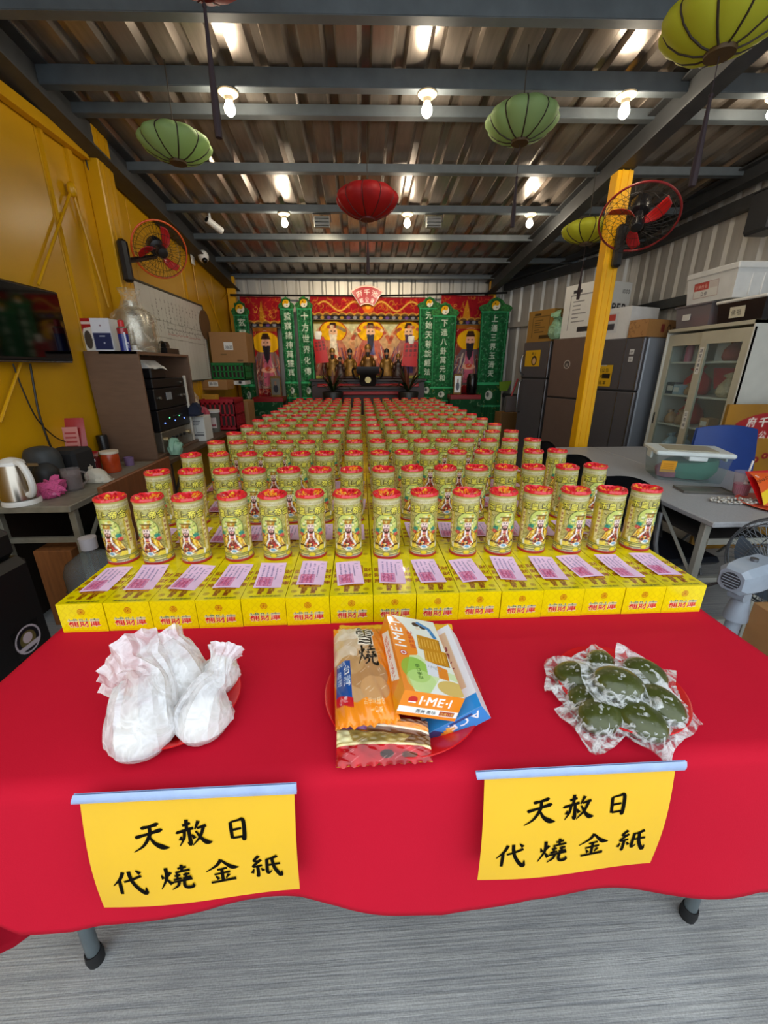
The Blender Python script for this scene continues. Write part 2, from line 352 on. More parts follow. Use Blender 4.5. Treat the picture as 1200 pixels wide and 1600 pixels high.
def corrugated(length, h0, h1, pitch=.2, rib=.05, dep=.028, thick=.0):
    """profile polyline across the sheet: flats with raised ribs"""
    P = []; x = 0
    while x < length:
        P += [(x, 0), (min(x + pitch - rib - .03, length), 0), (min(x + pitch - rib, length), dep), (min(x + pitch - .015, length), dep)]; x += pitch
    P.append((length, 0)); return P
# roof sheets
mb = MB(); prof = corrugated(XR - XL + .3, 0, 0, .205, .06, .035); y0, y1 = .5, YB + .1
V = []; F = []
for x, d in prof: V += [(XL - .15 + x, y0, roofz(y0) + d), (XL - .15 + x, y1, roofz(y1) + d)]
F = [(2 * i, 2 * i + 2, 2 * i + 3, 2 * i + 1) for i in range(len(prof) - 1)]
mb.add(V, F); V2 = [(x, y, z + .09) for x, y, z in V]; mb.add([V2[0], V2[1], V2[-1], V2[-2]], [(0, 1, 3, 2)])
struct(mb.build('ceiling', galv, sharp=20), 'ribbed metal roof sheets on purlins')
# purlins (C sections running across the room)
tn = [0]
def trim(mb, mat, label):
    tn[0] += 1; return struct(mb.build('trim_%d' % tn[0], mat), label)
for i, (py, hh, st) in enumerate([(.6, .09, steel), (1.5, .09, steel), (2.1, .09, steel), (2.67, .13, steel), (3.19, .09, steel), (3.49, .055, steel), (4.15, .055, steel), (4.84, .055, steel), (5.52, .055, steel), (6.24, .055, steel), (6.92, .05, steel)]):
    mb = MB(); z = roofz(py) - .02; l = XR - XL - .02; cx = (XR + XL) / 2; mb.m = Matrix.Translation((0, py, 0)) @ Matrix.Rotation(R_(-2.1), 4, 'Z') @ Matrix.Translation((0, -py, 0))
    mb.box((cx, py, z - hh / 2 + .01), (l, .006, hh)); mb.box((cx, py + .03, z), (l, .06, .006)); mb.box((cx, py + .03, z - hh + .01), (l, .06, .006))
    mb.box((cx, py + .06, z - hh + .025), (l, .005, .03))
    trim(mb, st, 'steel roof purlin running across the room')
def hbeam(p0, p1, w_, h, mat, label):
    p0, p1 = Vector(p0), Vector(p1); d = p1 - p0; l = d.length
    mb = MB(); mb.m = Matrix.Translation((p0 + p1) / 2) @ d.to_track_quat('Y', 'Z').to_matrix().to_4x4()
    mb.box((0, 0, h / 2), (w_, l, .012)); mb.box((0, 0, -h / 2), (w_, l, .012)); mb.box((0, 0, 0), (.01, l, h)); return trim(mb, mat, label)
def rbz(y, off): return roofz(y) + off
hbeam((XL + .1, -.8, rbz(-.8, -.1)), (XL + .1, YB, rbz(YB, -.1)), .16, .2, darksteel, 'dark steel beam along the top of the yellow wall')
hbeam((2.06, -.8, rbz(-.8, -.14)), (2.06, YB, rbz(YB, -.14)), .12, .17, darksteel, 'dark steel rafter over the yellow post')
# walls
mb = MB(); PW = 1.02; y = -.8
wl = MB(); wl.box((XL - .06, 3.15, 1.75), (.06, 8.1, 3.7)); wallL = struct(wl.build('wall_left', M('wall_core', '7a5a08', var=.05)), 'yellow painted panel wall')
while y < YB:
    e = min(y + PW, YB); mb = MB(); mb.box((XL - .012, (y + e) / 2, 1.8), (.03, e - y - .008, 3.6), .004); mb.build('wall_panel', yel, wallL); y = e
def corrwall(name, a, b_, h, label, mat=galw, pitch=.19):
    a, b_ = Vector((*a, 0)), Vector((*b_, 0)); d = b_ - a; l = d.length; d.normalize(); n = Vector((d.y, -d.x, 0))
    prof = corrugated(l, 0, 0, pitch, .05, .022); V = []
    for x, dd in prof:
        q = a + d * x - n * dd; V += [(q.x, q.y, 0), (q.x, q.y, h)]
    mb = MB(); mb.add(V, [(2 * i, 2 * i + 2, 2 * i + 3, 2 * i + 1) for i in range(len(prof) - 1)])
    q0, q1 = a - n * .06, b_ - n * .06; mb.add([(q0.x, q0.y, 0), (q1.x, q1.y, 0), (q1.x, q1.y, h), (q0.x, q0.y, h)], [(0, 1, 2, 3)])
    return struct(mb.build(name, mat, sharp=20), label)
corrwall('wall_back', (XL - .1, YB), (2.4, YB), 2.95, 'ribbed metal back wall', pitch=.2)
BEND = (XR, 5.45); CORN = (2.33, YB)
corrwall('wall_right', CORN, BEND, 2.98, 'slanted ribbed metal wall near the altar')
corrwall('wall_right_near', BEND, (XR, -.6), 3.6, 'ribbed metal side wall on the right')
# girts and edge beams on the right wall
def bar(p0, p1, w_, h, mat, label, parent=None):
    p0, p1 = Vector(p0), Vector(p1); d = p1 - p0
    mb = MB(); mb.m = Matrix.Translation((p0 + p1) / 2) @ d.to_track_quat('Y', 'Z').to_matrix().to_4x4(); mb.box((0, 0, 0), (w_, d.length, h)); return trim(mb, mat, label)
for zz, hh in ((2.77, .1), (2.09, .09)):
    bar((XR - .045, -.5, zz), (XR - .045, 5.42, zz), .08, hh, darksteel, 'dark steel rail along the right ribbed wall')
bar((XR - .04, 5.4, 2.77), (CORN[0] - .02, CORN[1] - .06, 2.62), .07, .1, darksteel, 'dark rail at the top of the slanted wall')
bar((XR - .06, 5.4, 2.07), (CORN[0] - .02, CORN[1] - .08, 2.07), .05, .07, galw, 'pale rail on the slanted wall')
bar((XR - .06, 5.4, 1.0), (CORN[0] - .02, CORN[1] - .08, 1.0), .05, .06, darksteel, 'low dark rail on the slanted wall')
hbeam((XR - .12, -.6, 3.03), (XR - .12, 5.4, 2.93), .12, .12, darksteel, 'dark steel edge beam above the right wall')
hbeam((XR - .14, 5.4, 2.93), (CORN[0] - .1, CORN[1] - .1, 2.73), .12, .12, darksteel, 'dark steel edge beam above the slanted wall')
# posts
def cpost(x, y, z1, w_, d_, mat, label, front=-1):
    mb = MB(); mb.box((x, y, z1 / 2), (w_, d_, z1), .006)
    for s_ in (-.22, .22): mb.box((x + s_ * w_, y + front * (d_ / 2 + .002), z1 / 2), (.008, .006, z1))
    return trim(mb, mat, label)
cpost(2.06, 3.72, roofz(3.72) - .232, .125, .11, yel2, 'yellow painted steel post beside the grey table')
cpost(2.1, 7.02, 2.72, .1, .09, yel2, 'yellow post in the back right corner')
cpost(XL + .08, 7.0, 2.72, .12, .09, yel2, 'yellow post in the back left corner')
mb = MB(); mb.box((XL + .055, 3.86, 1.56), (.11, .2, 3.12), .008)
for k in (-.04, .04): mb.box((XL + .112, 3.86 + k, 1.56), (.006, .012, 3.12))
trim(mb, yel, 'yellow steel column on the left wall')
mb = MB(); mb.box((XL + .012, 3.58, 1.6), (.024, .05, 3.2)); mb.box((XL + .012, 3.32, 1.6), (.02, .03, 3.2)); mb.box((XL + .01, 5.4, 1.4), (.02, .03, 2.8)); trim(mb, yel, 'yellow seam strips on the left wall')
# conduit box and brace rods on the yellow wall
a, b_ = atX(-60, 95, XL + .04), atX(132, 240, XL + .04)
bar(a, b_, .05, .07, yel, 'yellow conduit along the wall')
mb = MB()
for p0, p1 in (((112, 295), (60, 445)), ((112, 295), (170, 480)), ((0, 660), (35, 560)), ((215, 30 + 330), (0, 0))):
    if p1 == (0, 0): continue
    mb.cyl(atX(*p0, XL + .03), atX(*p1, XL + .03), .009, n=8)
trim(mb, yel, 'yellow brace rods on the left wall')
mb = MB(); mb.sphere(atX(112, 296, XL + .04), (.03, .03, .045)); trim(mb, yel, 'yellow brace knot on the left wall')
mb = MB(); q = [atX(x, y, XL + .03) for x, y in ((132, 240), (140, 270), (160, 320), (178, 360), (188, 385))]; mb.tube(catmull(q, 4), .005, 6); trim(mb, M('black_cable', '15120f', rough=.5), 'thin dark cable down to the wall fan')
mb = MB()
for a, b_ in (((300, 405), (310, 470)), ((318, 440), (372, 590)), ((345, 470), (372, 440))): mb.cyl(atX(*a, XL + .02), atX(*b_, XL + .02), .007, n=6)
trim(mb, yel, 'yellow brace rods beside the whiteboard')

# ================================================================= lamps
bulbm = M('lit_bulb', 'fff0d8', var=0, emit=28); brass = M('lamp_base', 'd9c7a4', rough=.4, var=.05)
def light(name, kind, loc, power, col, size=.03, parent=None, rot=None, **kw):
    d = bpy.data.lights.new(name, kind); d.energy = power; d.color = col
    if kind in ('POINT', 'SPOT'): d.shadow_soft_size = size
    o = bpy.data.objects.new(name, d); COL.objects.link(o); o.location = loc
    for k, v in kw.items(): setattr(d, k, v)
    if rot: o.rotation_euler = rot
    if parent: o.parent = parent
    return o
BULB_W = 32
for i, (bx, by, lb) in enumerate([(-.78, 3.22, 'lit bulb left of the front three under the purlins'), (.45, 3.22, 'lit bulb in the middle of the front row'), (1.70, 3.22, 'lit bulb beside the top of the yellow post'), (2.66, 3.22, 'lit bulb at the far right edge of the photo'),
        (-.74, 4.87, 'small lit bulb, left one in the back row'), (.51, 4.87, 'small lit bulb, middle one in the back row'), (1.77, 4.87, 'small lit bulb, right one in the back row')]):
    by -= .037 * (bx - .3); z = roofz(by) - (.10 if by < 4 else .065)
    t = thing('light_bulb', lb, 'light bulb', (bx, by, z - .12), 0, 'bare bulbs under the roof')
    mb = MB(); mb.lathe([(.001, .12), (.06, .12), (.06, .112), (.045, .1), (.026, .094), (.022, .075), (.001, .075)], 18); mb.build('socket', brass, t)
    mb = MB(); mb.lathe([(.001, 0), (.016, .003), (.03, .018), (.034, .036), (.028, .056), (.016, .075), (.012, .085)], 18); mb.build('bulb_glass', bulbm, t)
    light('bulb_light', 'POINT', (0, 0, .035), BULB_W, (1, .86, .66), .038, t)
# two floodlights under a purlin, aimed at the altar
for bx, lb in ((-.36, 'small grey floodlight left of the middle bulb'), (.78, 'small grey floodlight right of the middle bulb')):
    by = 4.87 - .037 * (bx - .3); z = roofz(by) - .14
    t = thing('flood_light', lb, 'floodlight', (bx, by, z), 0, 'floodlights aimed at the altar')
    mb = MB(); mb.box((0, 0, .0), (.16, .035, .1), .006); mb.box((0, -.03, 0), (.14, .03, .012)); mb.box((0, -.03, .03), (.14, .03, .012)); mb.box((0, -.03, -.03), (.14, .03, .012)); mb.build('housing', M('lamp_grey', '8a8a86', rough=.4, metal=.4), t)
    mb = MB(); mb.tube([(-.09, 0, 0), (-.09, 0, .07), (.09, 0, .07), (.09, 0, 0)], .006, 6); mb.build('bracket', darksteel, t)
    mb = MB(); mb.box((0, .0195, 0), (.14, .003, .08)); mb.build('lens', M('warm_lens', 'ffd9a0', var=0, emit=6), t)
    light('flood_beam', 'SPOT', (0, .04, 0), 70, (1, .8, .52), .06, t, rot=(R_(64), 0, R_(4 if bx < 0 else 9)), spot_size=R_(75), spot_blend=.8)
# ================================================================= offering table, cloth
TZ = .745; TX0, TX1 = -.82, .985; YF = .522
mclo = M('red_cloth', 'c00f2c', rough=.78, var=.05, vs=3, bump=.12, bs=420, spec=.15)
BOT = [(-300, 1405), (-60, 1400), (0, 1407), (50, 1430), (125, 1431), (165, 1425), (320, 1420), (400, 1412), (470, 1401), (525, 1402), (600, 1411), (690, 1420), (750, 1411), (825, 1396), (900, 1395), (1025, 1392), (1100, 1386), (1175, 1380), (1200, 1384), (1300, 1380), (1500, 1380)]
bx_ = [atY(x, y, YF - .02) for x, y in BOT]
def cloth_bottom(x): return float(np.interp(x, [p.x for p in bx_], [p.z for p in bx_]))
def fold(x): return .010 * math.sin(x * 9 + .6) + .007 * math.sin(x * 17 + 2) + .016 * math.exp(-((x + .62) / .13) ** 2)
def cloth_fn(u, v):
    x = TX0 - .02 + u * (TX1 - TX0 + .04)
    if v < .5:
        y = 5.62 + (YF + .03 - 5.62) * (v / .5) ** .5; return (x, y, TZ + .004 + .0012 * math.sin(x * 23 + y * 7) * math.sin(y * 31 + x * 5))
    if v < .6:
        a = (v - .5) / .1 * math.pi / 2; return (x, YF + .03 - .035 * math.sin(a), TZ + .004 - .03 * (1 - math.cos(a)))
    t = (v - .6) / .4; zb = cloth_bottom(x); z0 = TZ - .026
    return (x, YF - .005 - .022 * t - fold(x) * t ** .8, z0 + (zb - z0) * t)
mb = MB(); mb.grid(cloth_fn, 150, 60)
def side_fn(u, v):        # hanging end of the cloth on the left
    y = YF + .02 + u * u * 1.2; z0 = TZ + .004; zb = float(np.interp(y, [.54, .57, .6, .633, .65, .665, .69, 1.74], [.21, .18, .14, .115, .13, .2, .32, .36]))
    return (TX0 - .018 + .006 * math.sin(y * 40) * v, y, z0 + (zb - z0) * v)
mb.grid(side_fn, 70, 20)
mb.grid(lambda u, v: (TX1 + .02 + .05 * v + .01 * math.sin(u * 20) * v, YF + u * 1.2, TZ + .004 - .3 * v), 40, 14)
cl = mb.build('tablecloth', mclo, sharp=80); tag(cl, 'long red tablecloth draped over the front offering table', 'tablecloth')
md = cl.modifiers.new('thick', 'SOLIDIFY'); md.thickness = .0012; md.offset = -1
# tables under the cloth: grey steel legs
legm = M('grey_leg_paint', '5e686c', rough=.35, metal=.2); rub = M('black_rubber', '141416', rough=.7)
topm = M('table_board', '8b8d8f', rough=.5)
for k, (ya, yb, lb) in enumerate([(YF + .02, 1.75, 'grey-legged folding table under the front of the red cloth'), (1.76, 3.6, 'folding table under the middle rows of yellow boxes'), (3.61, 5.6, 'folding table under the rows of boxes nearest the altar')]):
    t = thing('folding_table', lb, 'table', ((TX0 + TX1) / 2, (ya + yb) / 2, 0)); hw, hd = (TX1 - TX0) / 2 - .01, (yb - ya) / 2
    mb = MB(); mb.box((0, 0, TZ - .0165), (2 * hw, 2 * hd, .03), .004); mb.build('table_top', topm, t)
    for sx in (-1, 1):
        for sy in (-1, 1):
            fx = -.703 - (TX0 + TX1) / 2 if sx < 0 else .876 - (TX0 + TX1) / 2; fy = sy * (hd - .09)
            if k == 0 and sy < 0: fy = .628 - (ya + yb) / 2
            mb = MB(); mb.tube([(fx, fy, .03), (fx - sx * .03, fy, TZ - .03)], .0155, 14)
            lg = mb.build('leg', legm, t); mb = MB(); mb.lathe([(.001, 0), (.019, 0), (.021, .02), (.019, .042), (.0158, .042)], 14, (fx, fy, 0), cap0=True); mb.build('foot_cap', rub, lg)
# ================================================================= yellow boxes
BW, BL, BH, NROW, NCOL = .119, .322, .088, 14, 15; BY0 = .972; PY = .327
GO, GD, RD, DK = 'f2dc00', 'd8b400', 'b3201a', '4a3a08'
pt = Pt(BW, BL, .0016, 'e9d600')           # top print
pt.noise(.012, .06, 1)
for i in range(9):
    for j in range(24): pt.ell(i * .0149, j * .0139, .006, .006, 'dcc600', .55, hole=.75)
def spiral(p, x, y, r, c='8a5a10'):
    p.ell(x, y, r, r, c, hole=.82); p.ell(x, y, r * .6, r * .6, c, hole=.7); p.ell(x, y, r * .25, r * .25, c)
for j, yy in enumerate((.034, .262)):
    spiral(pt, .018, yy, .008); spiral(pt, .101, yy, .008)
pt.rect(.02, .009, .099, .0115, '5a5a18'); pt.text('福祿壽喜財寶金銀', .021, .0075, .0095, '4d5518', sx=1.05)
for x in (.036, .064): pt.text('囍', x, .036, .019, '7c2a12', bold=.0006); pt.text('壽', x, .022, .015, '7c2a12', bold=.0006)
for yy in (.07, .105, .14):
    for x in (.004, .094): pt.text('財庫'[int(yy * 100) % 2], x, yy, .024, '8d3010', bold=.0008)
pt.rect(.028, .054, .092, .18, '8a2418'); pt.rect(.031, .057, .089, .177, 'd79a16'); pt.text('補財庫', .041, .14, .036, '8a1c14', vert=True, bold=.001)
pf = Pt(BW, BH, .0016, 'f4e100'); pf.noise(.02, .03, 2)
for i in range(5):
    for j in range(4):
        x, y = .012 + i * .024, .012 + j * .022
        pf.line([(x, y + .01), (x + .01, y), (x, y - .01), (x - .01, y), (x, y + .01)], .0016, 'e3cc08', .8)
pf.rect(.0, .0, BW, .006, 'e08a10', .35)
spiral(pf, BW / 2, .063, .0095, 'b4481a')
pf.text('補財庫', .018, .0185, .0275, 'f6e9c0', out='f6e9c0', ow=.0014, gap=1.03)
keep = pf.a.copy(); pf.text('補財庫', .018, .0185, .0275, '2c6a30', bold=.0004, gap=1.03); up = pf.a.copy(); pf.a = keep.copy(); pf.text('補財庫', .018, .0185, .0275, 'd3201c', bold=.0007, gap=1.03)
jj = int(.034 * pf.ky); k2 = int(.039 * pf.ky); pf.a[jj:k2] = keep[jj:k2] * .6 + up[jj:k2] * .4; pf.a[k2:] = up[k2:]
me_box = paint_mesh('printed_wrap', [(pt, lambda u, v: (-BW / 2 + u * BW, v * BL, BH)), (pf, lambda u, v: (-BW / 2 + u * BW, 0, v * BH))], VCG)
mb = MB(); e = .0006
V = [(-BW / 2, 0, e), (BW / 2, 0, e), (BW / 2, BL, e), (-BW / 2, BL, e), (-BW / 2, 0, BH), (BW / 2, 0, BH), (BW / 2, BL, BH), (-BW / 2, BL, BH)]
mb.add(V, [(0, 3, 2, 1), (1, 2, 6, 5), (2, 3, 7, 6), (3, 0, 4, 7)])
me_boxs = mb.mesh('carton_sides', M('yellow_carton', 'dcc400', rough=.35, var=.06, vs=30))
# ================================================================= printed tubes
TR, TH = .0445, .212
CIR = 2 * math.pi * TR
p = Pt(CIR, TH, .0021, 'd8d08a', ss=2); C0 = CIR / 2
rg = random.Random(3)
p.rect(0, 0, CIR, TH, 'b5ad62')
for _ in range(900):
    x, y = rg.uniform(0, CIR), rg.uniform(.03, .2); c = rg.choice(['efeccf', 'b8b04a', '7a6d22', 'f0ea9a', '9aa858', '4c3f14', '5a4a18'])
    a = rg.uniform(0, 6.3); r = rg.uniform(.002, .006); p.line([(x + r * math.cos(a + k), y + r * math.sin(a + k)) for k in (0, .7, 1.4, 2.1)], .0013, c, .8)
p.rect(0, .1, C0 - .052, .17, 'e8c81c', .55); p.rect(C0 + .052, .03, CIR, .17, 'e0b81a', .55); p.rect(0, .03, C0 - .06, .1, 'd8aa18', .6)
for x in (C0 - .062, C0 + .062):
    p.rect(x - .006, .04, x + .006, .16, 'f0e2a0'); p.text('平安吉祥如意', x - .0055, .148, .011, '7a1f16', vert=True, gap=1.4)
# halo, chair back
p.ell(C0, .118, .038, .040, '3f5a2a'); p.ell(C0, .118, .036, .038, 'c6d472')
for k in range(26):
    a = rg.uniform(0, 6.3); r = rg.uniform(.014, .033); p.ell(C0 + r * math.cos(a), .118 + r * math.sin(a), .005, .004, rg.choice(['e9e27a', '8fae4c', '3f7f5c', 'f3f0c0', 'c8a020']), .9)
for s_ in (-1, 1):
    p.ell(C0 + s_ * .030, .098, .009, .007, '2f8a72'); p.ell(C0 + s_ * .033, .087, .008, .006, 'c8453a')
    # sleeves and gown
    p.poly([(C0, .098), (C0 + s_ * .016, .094), (C0 + s_ * .034, .078), (C0 + s_ * .043, .054), (C0 + s_ * .046, .044), (C0, .04)], '5c3a14')
    p.poly([(C0, .096), (C0 + s_ * .015, .092), (C0 + s_ * .032, .077), (C0 + s_ * .041, .054), (C0 + s_ * .026, .050), (C0, .06)], 'f0c422')
    for k in range(4): p.line([(C0 + s_ * (.014 + .006 * k), .088 - .005 * k), (C0 + s_ * (.018 + .007 * k), .066 - .004 * k), (C0 + s_ * (.03 + .004 * k), .052)], .0014, ['7a4a10', 'fff29a', 'a8301c', 'fff29a'][k])
    p.poly([(C0 + s_ * .03, .046), (C0 + s_ * .046, .044), (C0 + s_ * .05, .03), (C0 + s_ * .02, .03)], 'e8cf40')
p.poly([(C0 - .012, .09), (C0 + .012, .09), (C0 + .02, .044), (C0 + .012, .036), (C0 - .012, .036), (C0 - .02, .044)], '8c2f1c')
for k in range(40): p.ell(C0 + rg.uniform(-.02, .02), rg.uniform(.036, .06), .003, .0025, rg.choice(['d83a22', 'e9a024', '3a2c18', 'f2e6b0', 'a81f1c']))
for s_ in (-1, 1):
    p.line([(C0 + s_ * .007, .097), (C0 + s_ * .0075, .076), (C0 + s_ * .017, .062), (C0 + s_ * .023, .050)], .0062, 'f6f1ea')
    p.line([(C0 + s_ * .0115, .097), (C0 + s_ * .012, .077), (C0 + s_ * .022, .062)], .001, '4a3a2a')
p.ell(C0, .09, .006, .008, 'e58f86'); p.rect(C0 - .005, .074, C0 + .005, .083, 'a8372a'); p.rect(C0 - .005, .077, C0 + .005, .079, 'f0d060')
p.ell(C0, .038, .012, .006, 'e8f0f2'); p.ell(C0, .038, .008, .004, '6aa5c8'); p.line([(C0 - .014, .038), (C0 - .008, .031), (C0, .029), (C0 + .008, .031), (C0 + .014, .038)], .003, 'f4ecc0')
# head
p.poly([(C0 - .012, .118), (C0 + .012, .118), (C0 + .009, .096), (C0 + .003, .09), (C0 - .003, .09), (C0 - .009, .096)], '4a3026')
p.ell(C0, .1125, .0108, .0135, 'f4dcd4'); p.ell(C0, .101, .006, .004, 'e8a8a0')
for s_ in (-1, 1):
    p.line([(C0 + s_ * .0025, .1165), (C0 + s_ * .007, .1185)], .0013, '2a1a14'); p.ell(C0 + s_ * .0045, .1145, .0018, .001, '1c1412')
    p.line([(C0 + s_ * .001, .108), (C0 + s_ * .006, .1065), (C0 + s_ * .008, .1)], .0018, '2c1c16'); p.line([(C0 + s_ * .012, .124), (C0 + s_ * .0125, .1), (C0 + s_ * .02, .09)], .0014, 'ece2c4')
p.line([(C0, .1035), (C0, .092)], .0028, '38241a')
p.poly([(C0 - .0115, .122), (C0 + .0115, .122), (C0 + .013, .134), (C0 - .013, .134)], 'b8882a'); p.poly([(C0 - .019, .134), (C0 + .019, .134), (C0 + .017, .1385), (C0 - .017, .1385)], '6e5a2c')
p.rect(C0 - .013, .126, C0 + .013, .1275, '7a2a1c'); p.ell(C0, .129, .003, .004, 'd8e080')
for k in range(7): p.line([(C0 - .017 + k * .0057, .134), (C0 - .017 + k * .0057, .128)], .0009, 'e4d6a0')
for k in range(170):
    x, y, a = C0 + rg.gauss(0, .03), rg.uniform(.03, .145), rg.uniform(0, 6.3)
    if abs(x - C0) < .013 and y > .085: continue
    q = rg.uniform(.002, .005); p.line([(x, y), (x + q * math.cos(a), y + q * math.sin(a)), (x + q * math.cos(a + .8) * 1.4, y + q * math.sin(a + .8) * 1.4)], .0009, rg.choice(['2a2410', '4a3a14', '3a2c10', 'f6f2d8', 'fff6a0']), .85)
# base bands
for yy, c, h in ((.006, 'cfc5b4', .008), (.014, '5a4c22', .0022), (.0162, 'dcd488', .0045), (.0207, '474420', .002), (.0227, 'c8c860', .0035), (.0262, '4a4a24', .0018)): p.rect(0, yy, CIR, yy + h, c)
for k in range(70): p.rect(k * CIR / 70, .006, k * CIR / 70 + .0016, .0138, '8a8070')
for k in (-2, -1, 0, 1, 2): p.ell(C0 + k * .055, .0165, .012, .0075, 'e9d23a'); p.ell(C0 + k * .055, .0165, .012, .0075, '8a6a18', hole=.85)
for k in (-1, 1): p.poly([(C0 + k * .05, .028), (C0 + k * .056, .042), (C0 + k * .048, .05), (C0 + k * .045, .03)], 'f2f2e0')
p.rect(0, .186, CIR, .2, 'd8d4c0', .6)
for k in range(90): p.line([(k * CIR / 90, .1885 + .003 * (k % 2)), ((k + .7) * CIR / 90, .1925)], .0011, '7a6a3a', .8)
for k, ch in enumerate('玉皇上帝金'):
    p.text(ch, C0 + (k - 2) * .0262 - .0118, .156, .0245, 'f8ee60', out='2c2a10', ow=.0024, bold=.0009)
p.rect(0, .207, CIR, TH, 'd6262c')
def tube_fn(u, v):
    a = -math.pi / 2 + (u - .5) * 2 * math.pi; z = v * TH
    r = TR + (.001 if z > .206 else 0) + .0006 * math.sin(z * 90) + .0004 * math.sin(a * 5 + z * 60)
    return (r * math.cos(a), r * math.sin(a), z)
me_tube = paint_mesh('printed_wrap', [(p, tube_fn)], M('glossy_wrap', 'attr', rough=.2, var=.02, coat=.6))
# gathered red top
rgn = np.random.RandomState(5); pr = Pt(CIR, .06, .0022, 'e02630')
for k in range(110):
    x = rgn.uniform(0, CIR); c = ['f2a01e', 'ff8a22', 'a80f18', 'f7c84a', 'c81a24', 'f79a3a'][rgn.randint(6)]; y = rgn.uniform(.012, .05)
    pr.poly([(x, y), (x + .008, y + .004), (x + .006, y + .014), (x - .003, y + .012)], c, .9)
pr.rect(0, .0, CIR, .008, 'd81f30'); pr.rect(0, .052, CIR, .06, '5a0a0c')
def top_fn(u, v):
    a = -math.pi / 2 + (u - .5) * 2 * math.pi; s_ = math.sin(a * 9) * .5 + math.sin(a * 17 + 1) * .5
    r = TR + .002 - .034 * v ** 1.15 + .001 * s_; z = TH - .003 + .008 * math.sin(min(v / .14, 1) * math.pi / 2) - .026 * max(v - .16, 0) ** .8 + .005 * s_ * v + .0014 * math.sin(a * 3)
    return (r * math.cos(a), r * math.sin(a), z)
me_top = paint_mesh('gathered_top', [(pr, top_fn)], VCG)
mb = MB(); mb.lathe([(.001, .0006), (TR + .0016, .0006), (TR + .0016, .008), (TR - .001, .008)], 28)
me_base = mb.mesh('red_base', M('red_foil', 'b3262a', rough=.35, var=.1))
# pink slips
slips = []
for q in range(3):
    ps = Pt(.066, .112, .0015, 'f6d0f2'); rr = random.Random(q); ps.noise(.03, .04, q)
    for c in range(3):
        x = .010 + c * .0115; y = .1
        while y > .012:
            h = rr.uniform(.0035, .006); ps.rect(x, y - h * .75, x + rr.uniform(.003, .0045), y, '5b4a8c', .75); y -= h + rr.uniform(.0005, .0015) + (.006 if rr.random() < .12 else 0)
    y = .092
    while y > .04: ps.rect(.044, y - .003, .047, y, '4d4480', .8); y -= .0046
    for x, y in ((.05, .098), (.055, .098), (.053, .082), (.054, .074)): ps.line([(x, y), (x + .004, y + .002)], .0014, '4a4078')
    ps.rect(.006, .008, .04, .048, 'd83a78', .35)
    for k in range(5): ps.line([(.006 + k * .0085, .008), (.006 + k * .0085, .048)], .0011, 'c8205a', .8)
    for k in range(2): ps.line([(.006, .008 + k * .04), (.04, .008 + k * .04)], .0012, 'c8205a', .8)
    for k in range(16): ps.line([(rr.uniform(.008, .036), rr.uniform(.01, .046)) for _ in range(2)], .0009, 'b8184c', .7)
    slips.append(paint_mesh('pink_slip', [(ps, lambda u, v, q=q: ((u - .5) * .078, v * .142, .0015 + .006 * max(0, v - .45) ** 1.5 * (1 + q) + .002 * math.sin(u * 3 + q)))], VC))
TXA, TXB = -.792, .957; rp = random.Random(11)
for r in range(NROW):
    row = 'front row' if r == 0 else ('last row by the altar' if r == NROW - 1 else ORD[r] + ' row from front')
    for c in range(NCOL):
        where = {0: 'leftmost', 14: 'rightmost', 7: 'middle'}.get(c) or (ORD[c] + ' from left' if c < 7 else ORD[14 - c] + ' from right')
        bx = TX0 + .06 + c * ((TX1 - TX0 - .115) / 14); by = BY0 + r * PY
        o = thing('gold_paper_box', 'yellow printed joss paper box, %s in %s' % (where, row), 'box', (bx, by + rp.uniform(-.002, .002), TZ + .0055), R_(rp.uniform(-.35, .35)), 'yellow boxes in rows on the long table')
        link('printed_wrap', me_box, o); link('carton_sides', me_boxs, o)
        txx = TXA + (TXB - TXA) * c / 14 + rp.uniform(-.008, .008)
        txx = min(max(txx, bx - .03), bx + .03)
        t = thing('joss_paper_tube', 'gold printed paper tube with red top, %s in %s' % (where, row), 'tube', (txx, by + .276 + rp.uniform(-.012, .004), TZ + .0055 + BH + .0006), R_(rp.uniform(-7, 7) + (c - 7) * 1.2), 'printed tubes standing on the yellow boxes')
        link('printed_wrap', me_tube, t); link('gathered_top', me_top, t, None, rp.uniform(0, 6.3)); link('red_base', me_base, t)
        if r < 5:
            s_ = tag(link('pink_slip', slips[(c * 2 + r) % 3], None, (bx + rp.uniform(-.003, .004) + .002 * (7 - c) * .3, by + .058 + rp.uniform(-.004, .006), TZ + .0055 + BH + .0008), R_(rp.uniform(-6, 6))), 'pink handwritten slip on the box %s in %s' % (where, row), 'paper slip', 'pink slips lying on the yellow boxes')
